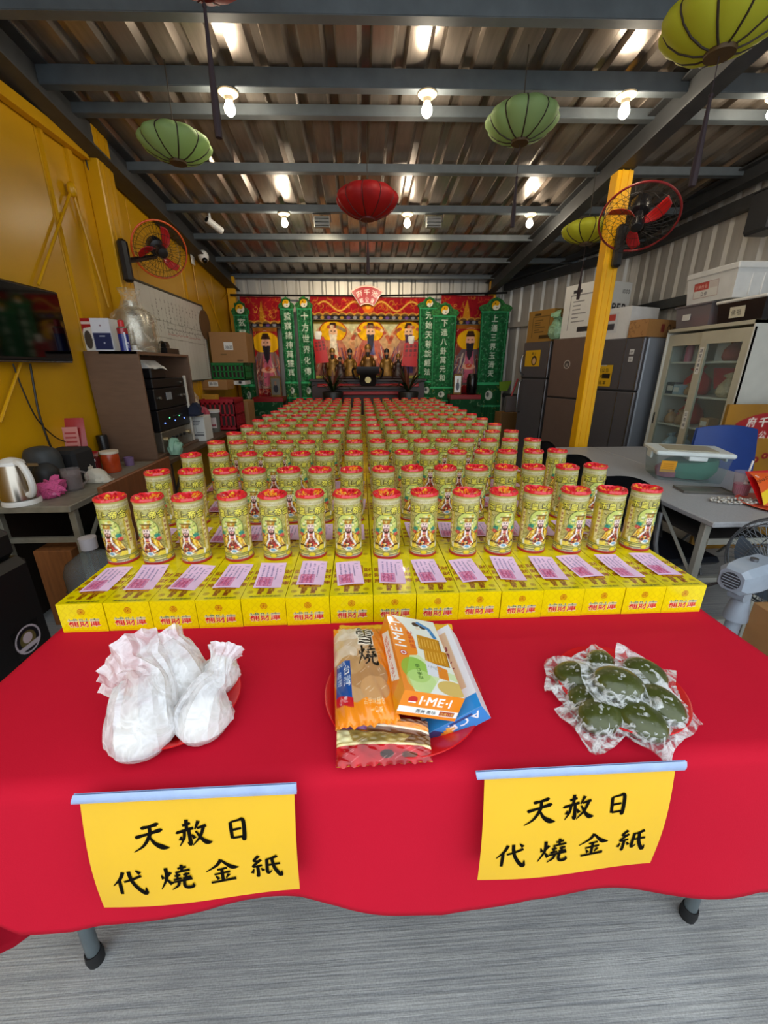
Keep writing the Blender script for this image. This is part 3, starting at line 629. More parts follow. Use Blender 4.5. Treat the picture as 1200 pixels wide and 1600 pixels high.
# ================================================================= two yellow notices on the cloth
blackink = M('black_ink', '100e0b', rough=.95, var=.05, spec=.05); ylp = M('yellow_paper', 'eebc24', rough=.35, var=.03, vs=8, coat=.15)
tapem = M('pale_blue_tape', 'a9bfe8', rough=.4, var=.1, vs=30, bump=.2, bs=80)
ROWS = [('天赦日', (.30, .505, .715), .70), ('代燒金紙', (.165, .395, .62, .84), .30)]
def notice(label, cs, tape, ):
    P = [atY(*c, YF - .028 - dy) for c, dy in zip(cs, (0, 0, .03, .03))]
    def fn(u, v, o=0):
        a = P[0].lerp(P[1], u); b_ = P[3].lerp(P[2], u); q = b_.lerp(a, v); bul = .006 * math.sin(math.pi * (1 - v)) + .004 * math.sin(u * 5 + v * 2) * (1 - v)
        return (q.x, q.y - bul - o, q.z)
    t = thing('paper_notice', label, 'notice', P[3])
    t.matrix_world = Matrix.Translation(P[3]); inv = -P[3]
    mb = MB(); mb.m = Matrix.Translation(inv)
    mb.grid(lambda u, v: fn(u, v), 24, 14); mb.grid(lambda u, v: fn(1 - u, v, -.0006), 24, 14); o = mb.build('paper', ylp, t, sharp=70)
    W, H = (P[1] - P[0]).length, (P[0] - P[3]).length
    for line, us, vc in ROWS:
        for ch, uc in zip(line, us):
            mb = MB(); mb.m = Matrix.Translation(inv); S = .163 * W if ch != '日' else .15 * W; k_ = 0
            for st in BRUSH[ch]:
                rb = ribbon(st, uc * W - S / 2, vc * H - S / 2 + (.012 * (uc - .5)), S); n = len(rb) // 2; k_ += 1
                V = [fn(x / W, y / H, .0006 + .00008 * k_) for x, y in rb]
                mb.add(V, [(i, i + 1, 2 * n - 2 - i, 2 * n - 1 - i) for i in range(n - 1)])
            mb.build('character', blackink, t, sharp=80)
    Q = [atY(*c, YF - .030) for c in tape]
    mb = MB(); mb.m = Matrix.Translation(inv)
    mb.grid(lambda u, v: (lambda q: (q.x, q.y - .0025 * math.sin(math.pi * v) - .002, q.z))(Q[3].lerp(Q[2], u).lerp(Q[0].lerp(Q[1], u), v)), 30, 6)
    mb.grid(lambda u, v: (lambda q: (q.x, q.y + .001, q.z))(Q[2].lerp(Q[3], u).lerp(Q[1].lerp(Q[0], u), v)), 4, 2)
    mb.build('tape_strip', tapem, t, sharp=70)
notice('yellow notice with black brush characters taped to the cloth, under the white buns', ((125, 1256), (460, 1240), (468, 1393), (163, 1418)), ((115, 1241), (463, 1223), (464, 1239), (112, 1255)))
notice('yellow notice with black brush characters taped to the cloth, under the green cakes', ((757, 1217), (1055, 1203), (1018, 1352), (746, 1375)), ((743, 1205), (1072, 1188), (1069, 1202), (745, 1217)))

# ================================================================= plates
redpl = M('red_plastic', 'd0171c', rough=.25, var=.03, spec=.6)
CZ = TZ + .0062
def plate(label, x, y, r):
    mb = MB(); mb.lathe([(.001, .002), (r * .62, .002), (r * .72, .004), (r * .97, .024), (r, .025), (r * 1.005, .0225), (r * .985, .021), (r * .74, .0), (r * .62, 0), (.001, 0)], 56)
    return tag(mb.build('plate', redpl, None, 40, (x, y, CZ)), label, 'plate', 'red plastic plates on the cloth')
plate('round red plastic plate under the bagged white buns', -.392, .69, .122)
plate('large round red plastic plate under the snack packages', .08, .694, .168)
plate('round red plastic plate under the wrapped green cakes', .556, .676, .130)
# ================================================================= bagged white buns
bunm = M('steamed_bun', 'f2efe4', rough=.6, var=.04, vs=20); bagm = film('white_bag', 'fafbff', .5, .55, 22, .15, .2)
def crumple(path, rad, n, amp, seed, fl=1, amp_pow=1):
    rg = random.Random(seed); P = catmull(path, 4); Rd = np.interp(np.linspace(0, 1, len(P)), np.linspace(0, 1, len(rad)), rad)
    ph = [[rg.uniform(0, 6.3) for _ in range(3)] for _ in range(2)]; rings = []
    for i, p_ in enumerate(P):
        t = (P[min(i + 1, len(P) - 1)] - P[max(i - 1, 0)]).normalized(); a = t.cross(Vector((0, 1, .01)));
        if a.length < .1: a = t.cross(Vector((1, 0, 0)))
        a.normalize(); b_ = a.cross(t); f = i / (len(P) - 1); A = amp * (.35 + f ** amp_pow * 1.6); ring = []
        for k in range(n):
            th = 2 * math.pi * k / n; z = (k % 2) * 2 - 1
            r = Rd[i] * (1 + A * (.5 * math.sin(3 * th + ph[0][0] + f * 3) + .35 * math.sin(7 * th + ph[0][1] - f * 5) + .4 * z * rg.random()) )
            q = p_ + a * (r * math.cos(th)) + b_ * (r * fl * math.sin(th)); q.z = max(q.z, .0015); ring.append(tuple(q))
        rings.append(ring)
    return rings
def bun(label, px, zc, path, rad, seed, rb=.055):
    c = atZ(*px, CZ + zc); t = thing('bagged_bun', label, 'bun', (c.x, c.y, CZ + .004), 0, 'white steamed buns in plastic bags')
    h = zc * 1.75
    mb = MB(); mb.lathe([(.001, .004), (rb * .8, .004), (rb * .98, h * .25), (rb, h * .42), (rb * .86, h * .7), (rb * .55, h * .92), (rb * .2, h), (.001, h * 1.005)], 26); mb.build('bun', bunm, t, 60)
    mb = MB(); mb.ring(crumple(path, rad, 34, .1, seed, 1), True, True, False); mb.build('bag', bagm, t, 25)
bun('white bun at the front left of the plate, bag crumpled over its back', (226, 1136), .034, [(0, -.004, .0), (0, -.004, .022), (0, 0, .045), (-.005, .025, .07), (-.012, .06, .085), (-.03, .085, .09), (-.055, .11, .098)], [.045, .064, .062, .058, .05, .062, .075], 1)
bun('white bun at the front right of the plate, bag neck standing up', (318, 1120), .032, [(0, 0, .0), (0, 0, .022), (.002, .005, .045), (.008, .03, .07), (.018, .055, .082), (.02, .085, .095), (.022, .105, .103)], [.04, .056, .052, .034, .02, .022, .036], 2, .05)
bun('white bun at the back of the plate between two bags', (282, 1062), .045, [(0, 0, .0), (0, 0, .03), (0, .004, .06), (-.012, .02, .085), (-.03, .03, .1), (-.045, .04, .112)], [.045, .062, .055, .045, .04, .05], 3, .058)
bun('small white bun half hidden at the back right of the plate', (342, 1052), .035, [(0, 0, .0), (0, 0, .025), (0, .004, .05), (0, .01, .066)], [.035, .047, .04, .012], 4, .044)
# loose bag flap over the pile
# ================================================================= snack packages in the middle
def rvec(v):
    v = Vector(v); a = v.length; return Matrix.Rotation(a, 4, v / a) if a > 1e-9 else Matrix()
def packbox(name, label, c, rv, D, painters, mat_side, cat='box'):
    o = thing(name, label, cat, c); o.matrix_world = Matrix.Translation(c) @ rvec(rv)
    x, y, z = D[0] / 2, D[1] / 2, D[2] / 2
    mb = MB(); mb.box((0, 0, 0), (D[0] - .0006, D[1] - .0006, D[2] - .0006)); mb.build('carton', mat_side, o)
    fs = {'top': lambda u, v: (-x + 2 * x * u, -y + 2 * y * v, z), 'front': lambda u, v: (-x + 2 * x * u, -y, -z + 2 * z * v), 'left': lambda u, v: (-x, y - 2 * y * u, -z + 2 * z * v), 'right': lambda u, v: (x, -y + 2 * y * u, -z + 2 * z * v)}
    for k, p_ in painters.items(): link(k + '_print', paint_mesh(k + '_print', [(p_, fs[k])], VCG), o)
    return o
OR = 'f08a1c'
D = (.119, .238, .0555)
p = Pt(D[0], D[1], .0012, OR)
p.poly([(.012, D[1]), (D[0], D[1]), (D[0], 0), (.02, 0), (.014, .04), (.036, .09), (.05, .11), (.052, .16), (.036, .205)], 'e9ecdf')
p.poly([(.02, 0), (D[0], 0), (D[0], .06), (.075, .075), (.05, .105), (.03, .1), (.014, .05)], 'd7e8b4'); p.ell(.035, .06, .03, .035, '86bf3c', .8); p.ell(.04, .03, .03, .03, 'bfe08a', .7)
p.poly([(.05, 0), (D[0], 0), (D[0], .04), (.085, .05)], 'f2f4ee'); p.ell(.1, .02, .03, .02, 'd9b24c', .8)
for (x0, y0) in ((.056, .128), (.062, .088)):
    q = [(x0, y0), (x0 + .05, y0 - .006), (x0 + .055, y0 + .04), (x0 + .006, y0 + .048)]
    p.poly([(a + .002, b_ - .002) for a, b_ in q], '8a5a10'); p.poly(q, 'c98a1c')
    for k in range(7): p.line([(x0 + .004 + k * .0068, y0 + .003), (x0 + .007 + k * .0068, y0 + .034)], .0018, 'e9b94a')
p.poly([(.058, .05), (.095, .042), (.1, .078), (.062, .092)], 'dfe3ea'); p.poly([(.08, .045), (.1, .04), (.105, .072), (.085, .08)], 'e88a2a'); p.text('I·ME·I', .063, .072, .012, '9aa0a8', rot=-.3, sx=.9)
p.ell(.068, .215, .009, .008, '3a2c22'); p.ell(.084, .208, .008, .008, '2a2622'); p.ell(.07, .2, .006, .005, 'e8d8c0'); p.line([(.075, .222), (.097, .205), (.105, .175)], .01, '3f86bd'); p.text('Hi', .088, .198, .012, 'ffffff', rot=-1)
p.text('I·ME·I', .028, .122, .036, 'ffffff', rot=math.pi / 2, sx=1.05, bold=.0009); p.text('蔬菜餅乾', .05, .125, .014, 'c8301c', rot=math.pi / 2); p.text('營養口糧', .044, .034, .010, '2f5a1c', rot=math.pi / 2)
p.ell(.018, .106, .008, .008, 'c81f1c'); p.ell(.018, .106, .006, .006, 'f2f2f2', hole=.6)
f = Pt(D[0], D[2], .0011, OR)
f.text('I·ME·I', .034, .028, .0265, 'ffffff', sx=1.0, bold=.0009); f.ell(.022, .037, .009, .008, 'c8261c'); f.rect(.015, .030, .029, .033, 'ffffff'); f.rect(.0, .007, D[0], .021, 'f4f4f0'); f.text('義美·美味', .035, .0095, .0095, '333333', gap=1.0); f.rect(.082, .009, .112, .019, 'a83a1c'); f.text('營養口糧', .084, .0105, .007, 'ffe070', gap=1)
l = Pt(D[1], D[2], .0013, OR); l.poly([(.02, .012), (.17, .012), (.2, .045), (.05, .045)], 'ffffff'); l.text('蔬菜餅乾 I·ME·I', .05, .02, .018, 'c8321c'); l.rect(.2, 0, D[1], D[2], 'e9b21c', .6)
packbox('cracker_box', 'orange and white cracker box on top of the snack pile', (.108, .69, .846), (-.009, .3, .078), D, {'top': p, 'front': f, 'left': l}, M('orange_card', 'e9861c', rough=.35))
D = (.124, .216, .047)
p = Pt(D[0], D[1], .0014, 'e8ecf2'); p.rect(0, 0, D[0], .03, '2f8ed8'); p.rect(0, .03, .03, D[1], 'c9d8ea'); p.ell(.05, .06, .03, .022, '6a4a3a', .7)
for yy in (.08, .12, .165): p.rect(.01, yy, .03, yy + .03, '3a5c96')
p.rect(.07, .05, .11, .2, 'd8b48a', .8); p.text('ACE', .1, .1, .03, '7a1f3c', rot=math.pi / 2)
f = Pt(D[0], D[2], .0011, '2d94e2'); f.poly([(0, 0), (.05, 0), (.02, D[2]), (0, D[2])], '2a3f78')
for k in range(5): f.poly([(.006 + k * .008, .004 + k * .004), (.03 + k * .006, .003 + k * .004), (.036 + k * .005, .016 + k * .004), (.012 + k * .007, .02 + k * .004)], ['f0a83a', 'f7c25a', 'e0922a'][k % 3])
f.text('ACE', .114, .04, .03, 'ffffff', rot=math.pi + .0, sx=1.1, bold=.0006); f.rect(.05, .035, .1, .042, '1c4f88')
packbox('biscuit_box', 'blue and white biscuit box tilted against the plate rim', (.165, .69, .795), (.172, -.552, .058), D, {'top': p, 'front': f}, M('white_card', 'e9edf4', rough=.35))
def pillow(name, label, cs, pt_, thick, zt, mat=VCG, cat='snack bag', jag=.002, seed=0, base=None, crk=.003):
    """soft pack: outline corners (metres in world, listed back-left, back-right, front-right, front-left) bulging in the middle"""
    P = [Vector(c) for c in cs]; O = sum(P, Vector()) / 4; rg = random.Random(seed); ph = [rg.uniform(0, 6) for _ in range(6)]
    def fn(u, v, up=1):
        q = P[3].lerp(P[2], u).lerp(P[0].lerp(P[1], u), v); e = (4 * u * (1 - u)) ** .45 * (4 * v * (1 - v)) ** .4
        z = thick * e * (1 if up > 0 else -.25) + crk * (math.sin(u * 23 + ph[0] + 4 * math.sin(v * 5)) * math.sin(v * 17 + ph[1]) + .6 * math.sin(u * 41 + v * 29 + ph[2])) * (.3 + .7 * (1 - e))
        edge = jag * math.sin(u * 60) * (abs(v - .5) > .49)
        return (q.x - O.x, q.y - O.y + edge, q.z - O.z + z)
    t = thing(name, label, cat, O); link('printed_film', paint_mesh('printed_film', [(pt_, fn)], mat), t)
    mb = MB(); mb.grid(lambda u, v: fn(1 - u, v, -1), 20, 24); mb.build('back_film', M('pack_back', 'd08a3a', rough=.3), t, 60); return t
def W(px, py, z): return atZ(px, py, z)
# the large bread pack: clear window with buns, black characters
w_, h_ = .15, .2
p = Pt(w_, h_, .0012, 'f08c1e'); p.noise(.03, .08, 7)
p.ell(.055, .1, .062, .075, 'c9a173'); p.ell(.045, .165, .05, .022, 'e2d3bd'); p.ell(.045, .14, .052, .02, 'd6bd9c'); p.ell(.03, .115, .035, .02, 'e0cdb4'); p.ell(.085, .07, .05, .03, 'b98a5a'); p.ell(.1, .045, .035, .02, 'cf9f6b'); p.ell(.05, .16, .04, .01, 'f3ead9', .6); p.ell(.04, .09, .04, .02, 'c49a68')
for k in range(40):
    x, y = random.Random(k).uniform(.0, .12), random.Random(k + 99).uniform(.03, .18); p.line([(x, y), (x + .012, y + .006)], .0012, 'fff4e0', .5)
p.text('雪', .062, .138, .054, 'f6f0e0', out='f6f0e0', ow=.003); p.text('雪', .062, .138, .054, '17130f', bold=.0009)
p.stroke('燒', .066, .085, .05, '17130f')
p.poly([(.004, .04), (.044, .03), (.044, .1), (.008, .1)], '1d4f9c'); p.text('台灣', .024, .075, .019, 'ffffff', vert=True); p.text('100%', .008, .092, .0105, 'ffffff'); p.text('嚴選', .008, .072, .012, 'dfe8f8', vert=True); p.poly([(.004, .028), (.046, .018), (.046, .032), (.004, .042)], 'c81e2c'); p.text('小農', .012, .028, .01, 'ffffff')
p.text('古早味麵包', .07, .02, .0095, 'fbe9c8'); p.text('一口酥', .085, .009, .009, 'fbe9c8'); p.text('米', .012, .182, .016, 'ffffff')
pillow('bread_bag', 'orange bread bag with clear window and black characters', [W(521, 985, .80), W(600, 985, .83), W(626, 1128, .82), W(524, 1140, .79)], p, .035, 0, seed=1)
p = Pt(.16, .05, .0014, '7a4a2c'); p.rect(0, .02, .16, .034, 'f0902a'); p.rect(0, .016, .16, .02, 'f6e6cc'); p.rect(0, .0, .16, .005, 'f0902a'); p.rect(.0, .006, .05, .014, '7c3a8c', .8); p.noise(.01, .15, 4)
pillow('snack_bag', 'brown and orange striped snack bag below the bread bag', [W(536, 1115, .80), W(668, 1128, .80), W(672, 1160, .775), W(528, 1146, .775)], p, .014, 0, seed=2, crk=.0014)
p = Pt(.17, .07, .0014, 'b3121c'); p.rect(0, .038, .17, .07, '9a8244'); p.rect(0, .033, .17, .038, 'e8d9a0'); p.poly([(0, .04), (.03, .04), (.02, .07), (0, .07)], 'd8cf9a'); p.poly([(.12, .04), (.17, .04), (.17, .07), (.14, .07)], '6e4a26'); p.ell(.09, .014, .012, .008, '3a1a10'); p.ell(.13, .012, .014, .007, '5c2a14'); p.noise(.012, .22, 5)
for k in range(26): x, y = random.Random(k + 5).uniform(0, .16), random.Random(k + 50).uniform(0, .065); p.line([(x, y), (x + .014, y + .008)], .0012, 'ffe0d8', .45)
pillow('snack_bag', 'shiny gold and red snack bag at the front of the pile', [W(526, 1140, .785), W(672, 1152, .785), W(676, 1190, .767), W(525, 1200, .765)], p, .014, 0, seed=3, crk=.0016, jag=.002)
p = Pt(.2, .08, .0016, 'f0b52a'); p.noise(.02, .06, 6)
for k in range(4): p.text('米香', .012 + k * .05, .05, .016, '8a6a14', vert=True)
pillow('snack_bag', 'flat yellow snack bag at the back of the pile', [W(530, 978, .775), W(706, 975, .775), W(712, 1040, .785), W(540, 1040, .785)], p, .01, 0, seed=4, crk=.001)
# ================================================================= wrapped green cakes
cakem = M('green_rice_cake', '434a1c', rough=.28, var=.25, vs=45, bump=.25, bs=90, coat=.3); wrapm = film('clear_wrap', 'eef2f2', .16, 1, 30, .08)
def cake(label, px, z, rz, seed, tx=0, ty=0, s_=1.0, w_=.125, h_=.1):
    c = atZ(*px, CZ + z); rg = random.Random(seed); ph = [rg.uniform(0, 6.3) for _ in range(6)]
    t = thing('wrapped_cake', label, 'cake', c, 0, 'green rice cakes in clear wrap', rot=(R_(tx), R_(ty), R_(rz)))
    a, b_, h = .046 * s_, .036 * s_, .021 * s_
    mb = MB(); mb.lathe([(.001, -.012 * s_), (a * .8, -.012 * s_), (a * .97, -.006 * s_), (a, .0), (a * .93, h * .45), (a * .72, h * .8), (a * .4, h * .98), (.001, h)], 28, sy=b_ / a); mb.build('rice_cake', cakem, t, 70)
    def fn(u, v, up):
        x, y = (u - .5) * w_ * s_, (v - .5) * h_ * s_
        wr = .009 * s_ * (math.sin(u * 5 + ph[0] + 1.2 * math.sin(v * 4)) * .6 + math.sin(v * 7 + ph[1] + u * 4) * .4); d = (x / (a + .003)) ** 2 + (y / (b_ + .003)) ** 2
        e = max(0, 1 - d); cz = (h + .003) * e ** .5 if up else (-.014 * s_) * e ** .4
        flat_ = 0 if e > 0 else 1; k = min(max(d - 1, 0), 1.5)
        jig = 1 + .05 * math.sin(u * 9 + ph[2]) * (abs(v - .5) * 2) ** 3 + .05 * math.sin(v * 8 + ph[3]) * (abs(u - .5) * 2) ** 3
        return (x * jig, y * jig, cz + (.0018 * (math.sin(u * 37 + ph[4]) * math.sin(v * 33 + ph[5])) if e > 0 else wr * k) - .0015 * (0 if up else 1) - .003)
    mb = MB(); mb.grid(lambda u, v: fn(u, v, True), 26, 20); mb.grid(lambda u, v: fn(1 - u, v, False), 26, 20); mb.build('clear_wrap', wrapm, t, 22)
for a in [('wrapped green cake leaning at the left edge of its plate', (898, 1055), .03, -25, 1, 8, -12), ('small wrapped green cake at the back left of the pile', (938, 1034), .035, 30, 2, 14, 0, .8),
          ('wrapped green cake low on the left, under the top one', (915, 1090), .022, 12, 4, 4, -6, .85), ('wrapped green cake at the front left of its plate', (937, 1118), .024, 20, 5, 6, -4, 1.05),
          ('wrapped green cake at the very front of its plate', (1000, 1124), .026, -50, 6, 8, 6, 1.1), ('wrapped green cake at the back right of the pile', (1008, 1052), .038, -30, 7, 12, 10),
          ('wrapped green cake at the right edge of its plate', (1035, 1100), .032, -65, 8, 4, 14, 1.0), ('large wrapped green cake on top of the pile', (966, 1068), .058, -8, 3, 6, 4, 1.12)]: cake(*a)
# ================================================================= lanterns
def lanternm(name, col):
    if name in _mc: return _mc[name]
    m = bpy.data.materials.new(name); _mc[name] = m; m.use_nodes = True; N = m.node_tree.nodes; L = m.node_tree.links; b = N['Principled BSDF']
    b.inputs['Base Color'].default_value = (*lin(col), 1); b.inputs['Roughness'].default_value = .6
    t = N.new('ShaderNodeBsdfTranslucent'); t.inputs[0].default_value = (*lin(col), 1); mx = N.new('ShaderNodeMixShader'); mx.inputs[0].default_value = .45
    nz = N.new('ShaderNodeTexNoise'); nz.inputs['Scale'].default_value = 40; bp = N.new('ShaderNodeBump'); bp.inputs['Strength'].default_value = .15; L.new(nz.outputs[0], bp.inputs['Height']); L.new(bp.outputs[0], b.inputs['Normal'])
    L.new(b.outputs[0], mx.inputs[1]); L.new(t.outputs[0], mx.inputs[2]); L.new(mx.outputs[0], N['Material Output'].inputs[0]); return m
ribm = M('lantern_rib', '2e2416', rough=.6); tasm = M('dark_ribbon', '2b1d22', rough=.8); capm = M('lantern_cap', '4a3410', rough=.6, var=.2)
def lantern(label, c, D, H, mat, tassel, ribs=10, ribc=None, capc=None, taillen=.3, cord=.12):
    c = Vector(c); t = thing('paper_lantern', label, 'lantern', c, R_(7), 'lanterns hung from the roof'); r = D / 2
    prof = [(.22, -.5), (.42, -.46), (.68, -.34), (.88, -.17), (.985, 0), (1.0, .1), (.95, .22), (.8, .36), (.5, .47), (.2, .5)]
    n = ribs * 8; rings = []
    for pr_, pz in prof:
        rings.append([(r * pr_ * (.93 + .10 * pr_ * abs(math.sin(ribs * a / 2)) ** .7) * math.cos(a), r * pr_ * (.93 + .10 * pr_ * abs(math.sin(ribs * a / 2)) ** .7) * math.sin(a), H * pz) for a in (2 * math.pi * i / n for i in range(n))])
    mb = MB(); mb.ring(rings, True, False, False); sh = mb.build('shade', mat, t, 70)
    for k in range(ribs):
        a = 2 * math.pi * k / ribs; mb = MB(); mb.tube([(r * .937 * p_ * math.cos(a), r * .937 * p_ * math.sin(a), H * 1.01 * z) for p_, z in prof], .0042 * D / .42, 6); mb.build('rib', ribc or ribm, sh)
    mb = MB(); mb.lathe([(.001, -.012), (r * .24, -.012), (r * .25, .004), (r * .2, .01), (.001, .01)], 20, (0, 0, -H * .5)); mb.build('bottom_ring', capc or capm, t)
    mb = MB(); mb.lathe([(.001, .012), (r * .2, .012), (r * .21, -.004), (.001, -.006)], 20, (0, 0, H * .5)); mb.build('top_ring', capc or capm, t)
    top = roofz(c.y) - c.z
    mb = MB(); mb.cyl((0, 0, H * .5), (0, 0, top), .003, n=6); mb.build('hanging_cord', ribm, t)
    if tassel:
        mb = MB(); mb.cyl((0, 0, -H * .5), (0, 0, -H * .5 - cord), .0018, n=6); mb.sphere((0, 0, -H * .5 - cord), .009, 8, 6); z0 = -H * .5 - cord
        mb.lathe([(.006, 0), (.009, -taillen * .3), (.016, -taillen * .8), (.014, -taillen)], 8, (0, 0, z0), True, True); mb.build('tassel', tasm, t)
    return t
gm = lanternm('green_silk', 'a6c284'); ym = lanternm('yellow_silk', 'cfd23c'); rm = lanternm('red_silk', 'b01a1e')
redrib = M('red_rib', '5a0c10', rough=.6)
lantern('pale green lantern near the yellow wall', atY(275, 228, 3.2), .42, .16, gm, False)
lantern('pale green lantern left of the yellow post', atY(815, 193, 3.0), .42, .17, gm, True, taillen=.26, cord=.18)
lantern('red lantern hanging low in the middle of the room', atY(574, 316, 3.7), .47, .21, rm, True, 10, redrib, redrib, .22, .16)
lantern('large yellow lantern at the top right corner', atY(1136, 30, 2.0), .44, .19, ym, True, taillen=.3, cord=.13)
lantern('yellow lantern half hidden behind the fan on the post', atY(918, 362, 4.0), .42, .17, ym, True, taillen=.24, cord=.2)
lantern('red lantern cut off by the top edge of the photo', atY(310, -78, 2.12), .40, .2, rm, True, 10, redrib, redrib, .4, .05)
# ================================================================= cage fans
def cage_fan(name, label, c, face, D, ringm, bladem, plate_pos, spin=0):
    c = Vector(c); q = Vector(face).normalized().to_track_quat('-Y', 'Z'); t = thing(name, label, 'fan', c); t.rotation_mode = 'QUATERNION'; t.rotation_quaternion = q
    blk = M('black_plastic', '17171a', rough=.35); wire = M('cage_wire', '2a2420', rough=.5, metal=.3); r = D / 2
    circ = lambda rr, y: [(rr * math.cos(2 * math.pi * k / 48), y, rr * math.sin(2 * math.pi * k / 48)) for k in range(48)]
    mb = MB(); mb.tube(circ(r, 0), .0075, 8, closed=True); g = mb.build('cage_rim', ringm, t)
    mb = MB()
    for y, rr in ((-.05, r * .9), (-.075, r * .62), (-.085, r * .34), (.06, r * .86), (.085, r * .5)): mb.tube(circ(rr, y), .0018, 5, closed=True)
    for k in range(36):
        a = 2 * math.pi * k / 36; f = lambda rr, y: (rr * math.cos(a), y, rr * math.sin(a))
        mb.tube([f(r, 0), f(r * .9, -.05), f(r * .62, -.075), f(r * .2, -.088)], .0013, 4); mb.tube([f(r, 0), f(r * .86, .06), f(r * .5, .085), f(r * .25, .09)], .0013, 4)
    gw = mb.build('cage_wires', wire, t); gw['kind'] = 'stuff'
    mb = MB(); mb.ring([[(rr * math.cos(2 * math.pi * k / 20), y, rr * math.sin(2 * math.pi * k / 20)) for k in range(20)] for rr, y in ((.002, -.095), (.035, -.09), (.045, -.075), (.045, -.02), (.03, .0), (.03, .05))]); mb.build('hub', blk, t)
    for k in range(3):
        a0 = spin + 2 * math.pi * k / 3
        def bf(u, v):
            rr = .04 + (r * .84 - .04) * u; wd = (.35 + .5 * math.sin(math.pi * min(u * .8 + .1, 1))) * .75; a = a0 + (v - .5) * wd * (1.2 - .55 * u) + .5 * u
            return (rr * math.cos(a), -.02 + .05 * (v - .5) * (1 - .4 * u), rr * math.sin(a))
        mb = MB(); mb.grid(bf, 12, 6); o = mb.build('blade', bladem, t, 80); md = o.modifiers.new('th', 'SOLIDIFY'); md.thickness = .003
    mb = MB(); mb.ring([[(rr * math.cos(2 * math.pi * k / 20), y, rr * math.sin(2 * math.pi * k / 20)) for k in range(20)] for rr, y in ((.03, .05), (.06, .06), (.068, .08), (.068, .16), (.055, .185), (.02, .19))]); mb.build('motor', blk, t)
    M_ = Matrix.Translation(c) @ q.to_matrix().to_4x4(); pl = M_.inverted() @ Vector(plate_pos)
    mb = MB(); mb.tube([(0, .14, -.02), (0, .17, -.09), tuple(pl.lerp(Vector((0, .17, -.09)), .4)), tuple(pl)], .02, 8); mb.build('arm', blk, t)
    mb = MB(); mb.m = q.to_matrix().to_4x4().inverted() @ Matrix.Translation(Vector(plate_pos) - c); mb.box((0, 0, 0), (.07, .07, .3), .02); mb.build('mount_plate', blk, t)
    return t
orr = M('orange_ring', 'd8541c', rough=.4); rbl = M('red_blade', 'b8181c', rough=.35); drr = M('red_ring', '8c1f22', rough=.4)
cage_fan('wall_fan', 'black and orange cage fan on the yellow wall above the whiteboard', atY(250, 391, 4.02), (.55, -.75, -.42), .42, orr, rbl, atX(196, 408, XL + .16), .9)
cage_fan('wall_fan', 'red cage fan mounted on the yellow post', atY(997, 342, 3.42), (-.33, -.52, -.79), .52, drr, rbl, Vector((2.08, 3.63, atY(957, 385, 3.63).z)), .1)
# ================================================================= cameras
wp = M('white_plastic', 'e4e4e0', rough=.35); blkg = M('black_glass', '08080a', rough=.08)
c = atX(318, 401, XL + .16); t = thing('security_camera', 'white ball security camera on a bracket, right of the wall fan', 'camera', c)
mb = MB(); mb.box((-.13, 0, .0), (.012, .1, .17), .004); mb.build('wall_plate', wp, t)
mb = MB(); mb.box((-.07, 0, .04), (.12, .035, .035), .006); mb.build('arm', wp, t)
mb = MB(); mb.sphere((0, 0, 0), (.06, .06, .07)); mb.build('ball', wp, t); mb = MB(); mb.sphere((.02, -.03, -.045), .033); mb.build('lens', blkg, t)
c = atY(335, 352, 4.93); t = thing('security_camera', 'white bullet security camera hanging from the roof corner', 'camera', c)
mb = MB(); mb.m = Matrix.Rotation(R_(-35), 4, 'Z') @ Matrix.Rotation(R_(-20), 4, 'X'); mb.tube([(0, .09, 0), (0, -.09, 0)], .032, 16); mb.build('body', wp, t)
mb = MB(); mb.m = Matrix.Rotation(R_(-35), 4, 'Z') @ Matrix.Rotation(R_(-20), 4, 'X'); mb.tube([(0, -.09, 0), (0, -.093, 0)], .026, 16); mb.build('lens', blkg, t)
mb = MB(); mb.tube([(0, .04, .03), (-.05, .05, .05), (-.06, .05, roofz(4.93) - c.z)], .012, 8); mb.build('bracket', wp, t)
# wall speaker at the right edge
mb = MB(); mb.box((0, 0, 0), (.2, .22, .3), .015); c = atX(1205, 330, XR - .16); sp = thing('wall_speaker', 'black speaker on the right wall at the photo edge', 'speaker', c)
mb.build('cabinet', M('black_plastic', '17171a'), sp); mb = MB(); mb.box((-.103, 0, 0), (.006, .19, .26)); mb.build('grille', M('dark_cloth', '222224', rough=.9, bump=.3, bs=300), sp); mb = MB(); mb.box((.13, 0, 0), (.07, .05, .05)); mb.build('bracket', darksteel, sp)
# ================================================================= left side
def pxbox(x0, x1, yt, yb, Y=None, zs=None):
    """real box from its outline: returns centre x, Y, z0, width, height"""
    xc = (x0 + x1) / 2
    if Y is None: Y = atZ(xc, yb, zs).y
    z0 = zs if zs is not None else atY(xc, yb, Y).z
    return (atY(x0, yb, Y).x + atY(x1, yb, Y).x) / 2, Y, z0, atY(x1, yb, Y).x - atY(x0, yb, Y).x, atY(xc, yt, Y).z - z0
card = M('cardboard', 'a87a48', rough=.75, var=.08, vs=15); cardd = M('cardboard_tape', 'c49a60', rough=.4); wcard = M('white_cardboard', 'dcdcd8', rough=.6, var=.05)
blk = M('black_plastic', '17171a'); wood = M('brown_laminate', '6e5442', rough=.45, var=.12, vs=8, stretch=(1, 1, 6)); woodr = M('reddish_wood', '7a4a2c', rough=.45, var=.2, vs=9, stretch=(6, 6, .8)); gsteel = M('worn_grey_steel', '8a8678', rough=.5, metal=.3, var=.2, vs=20)
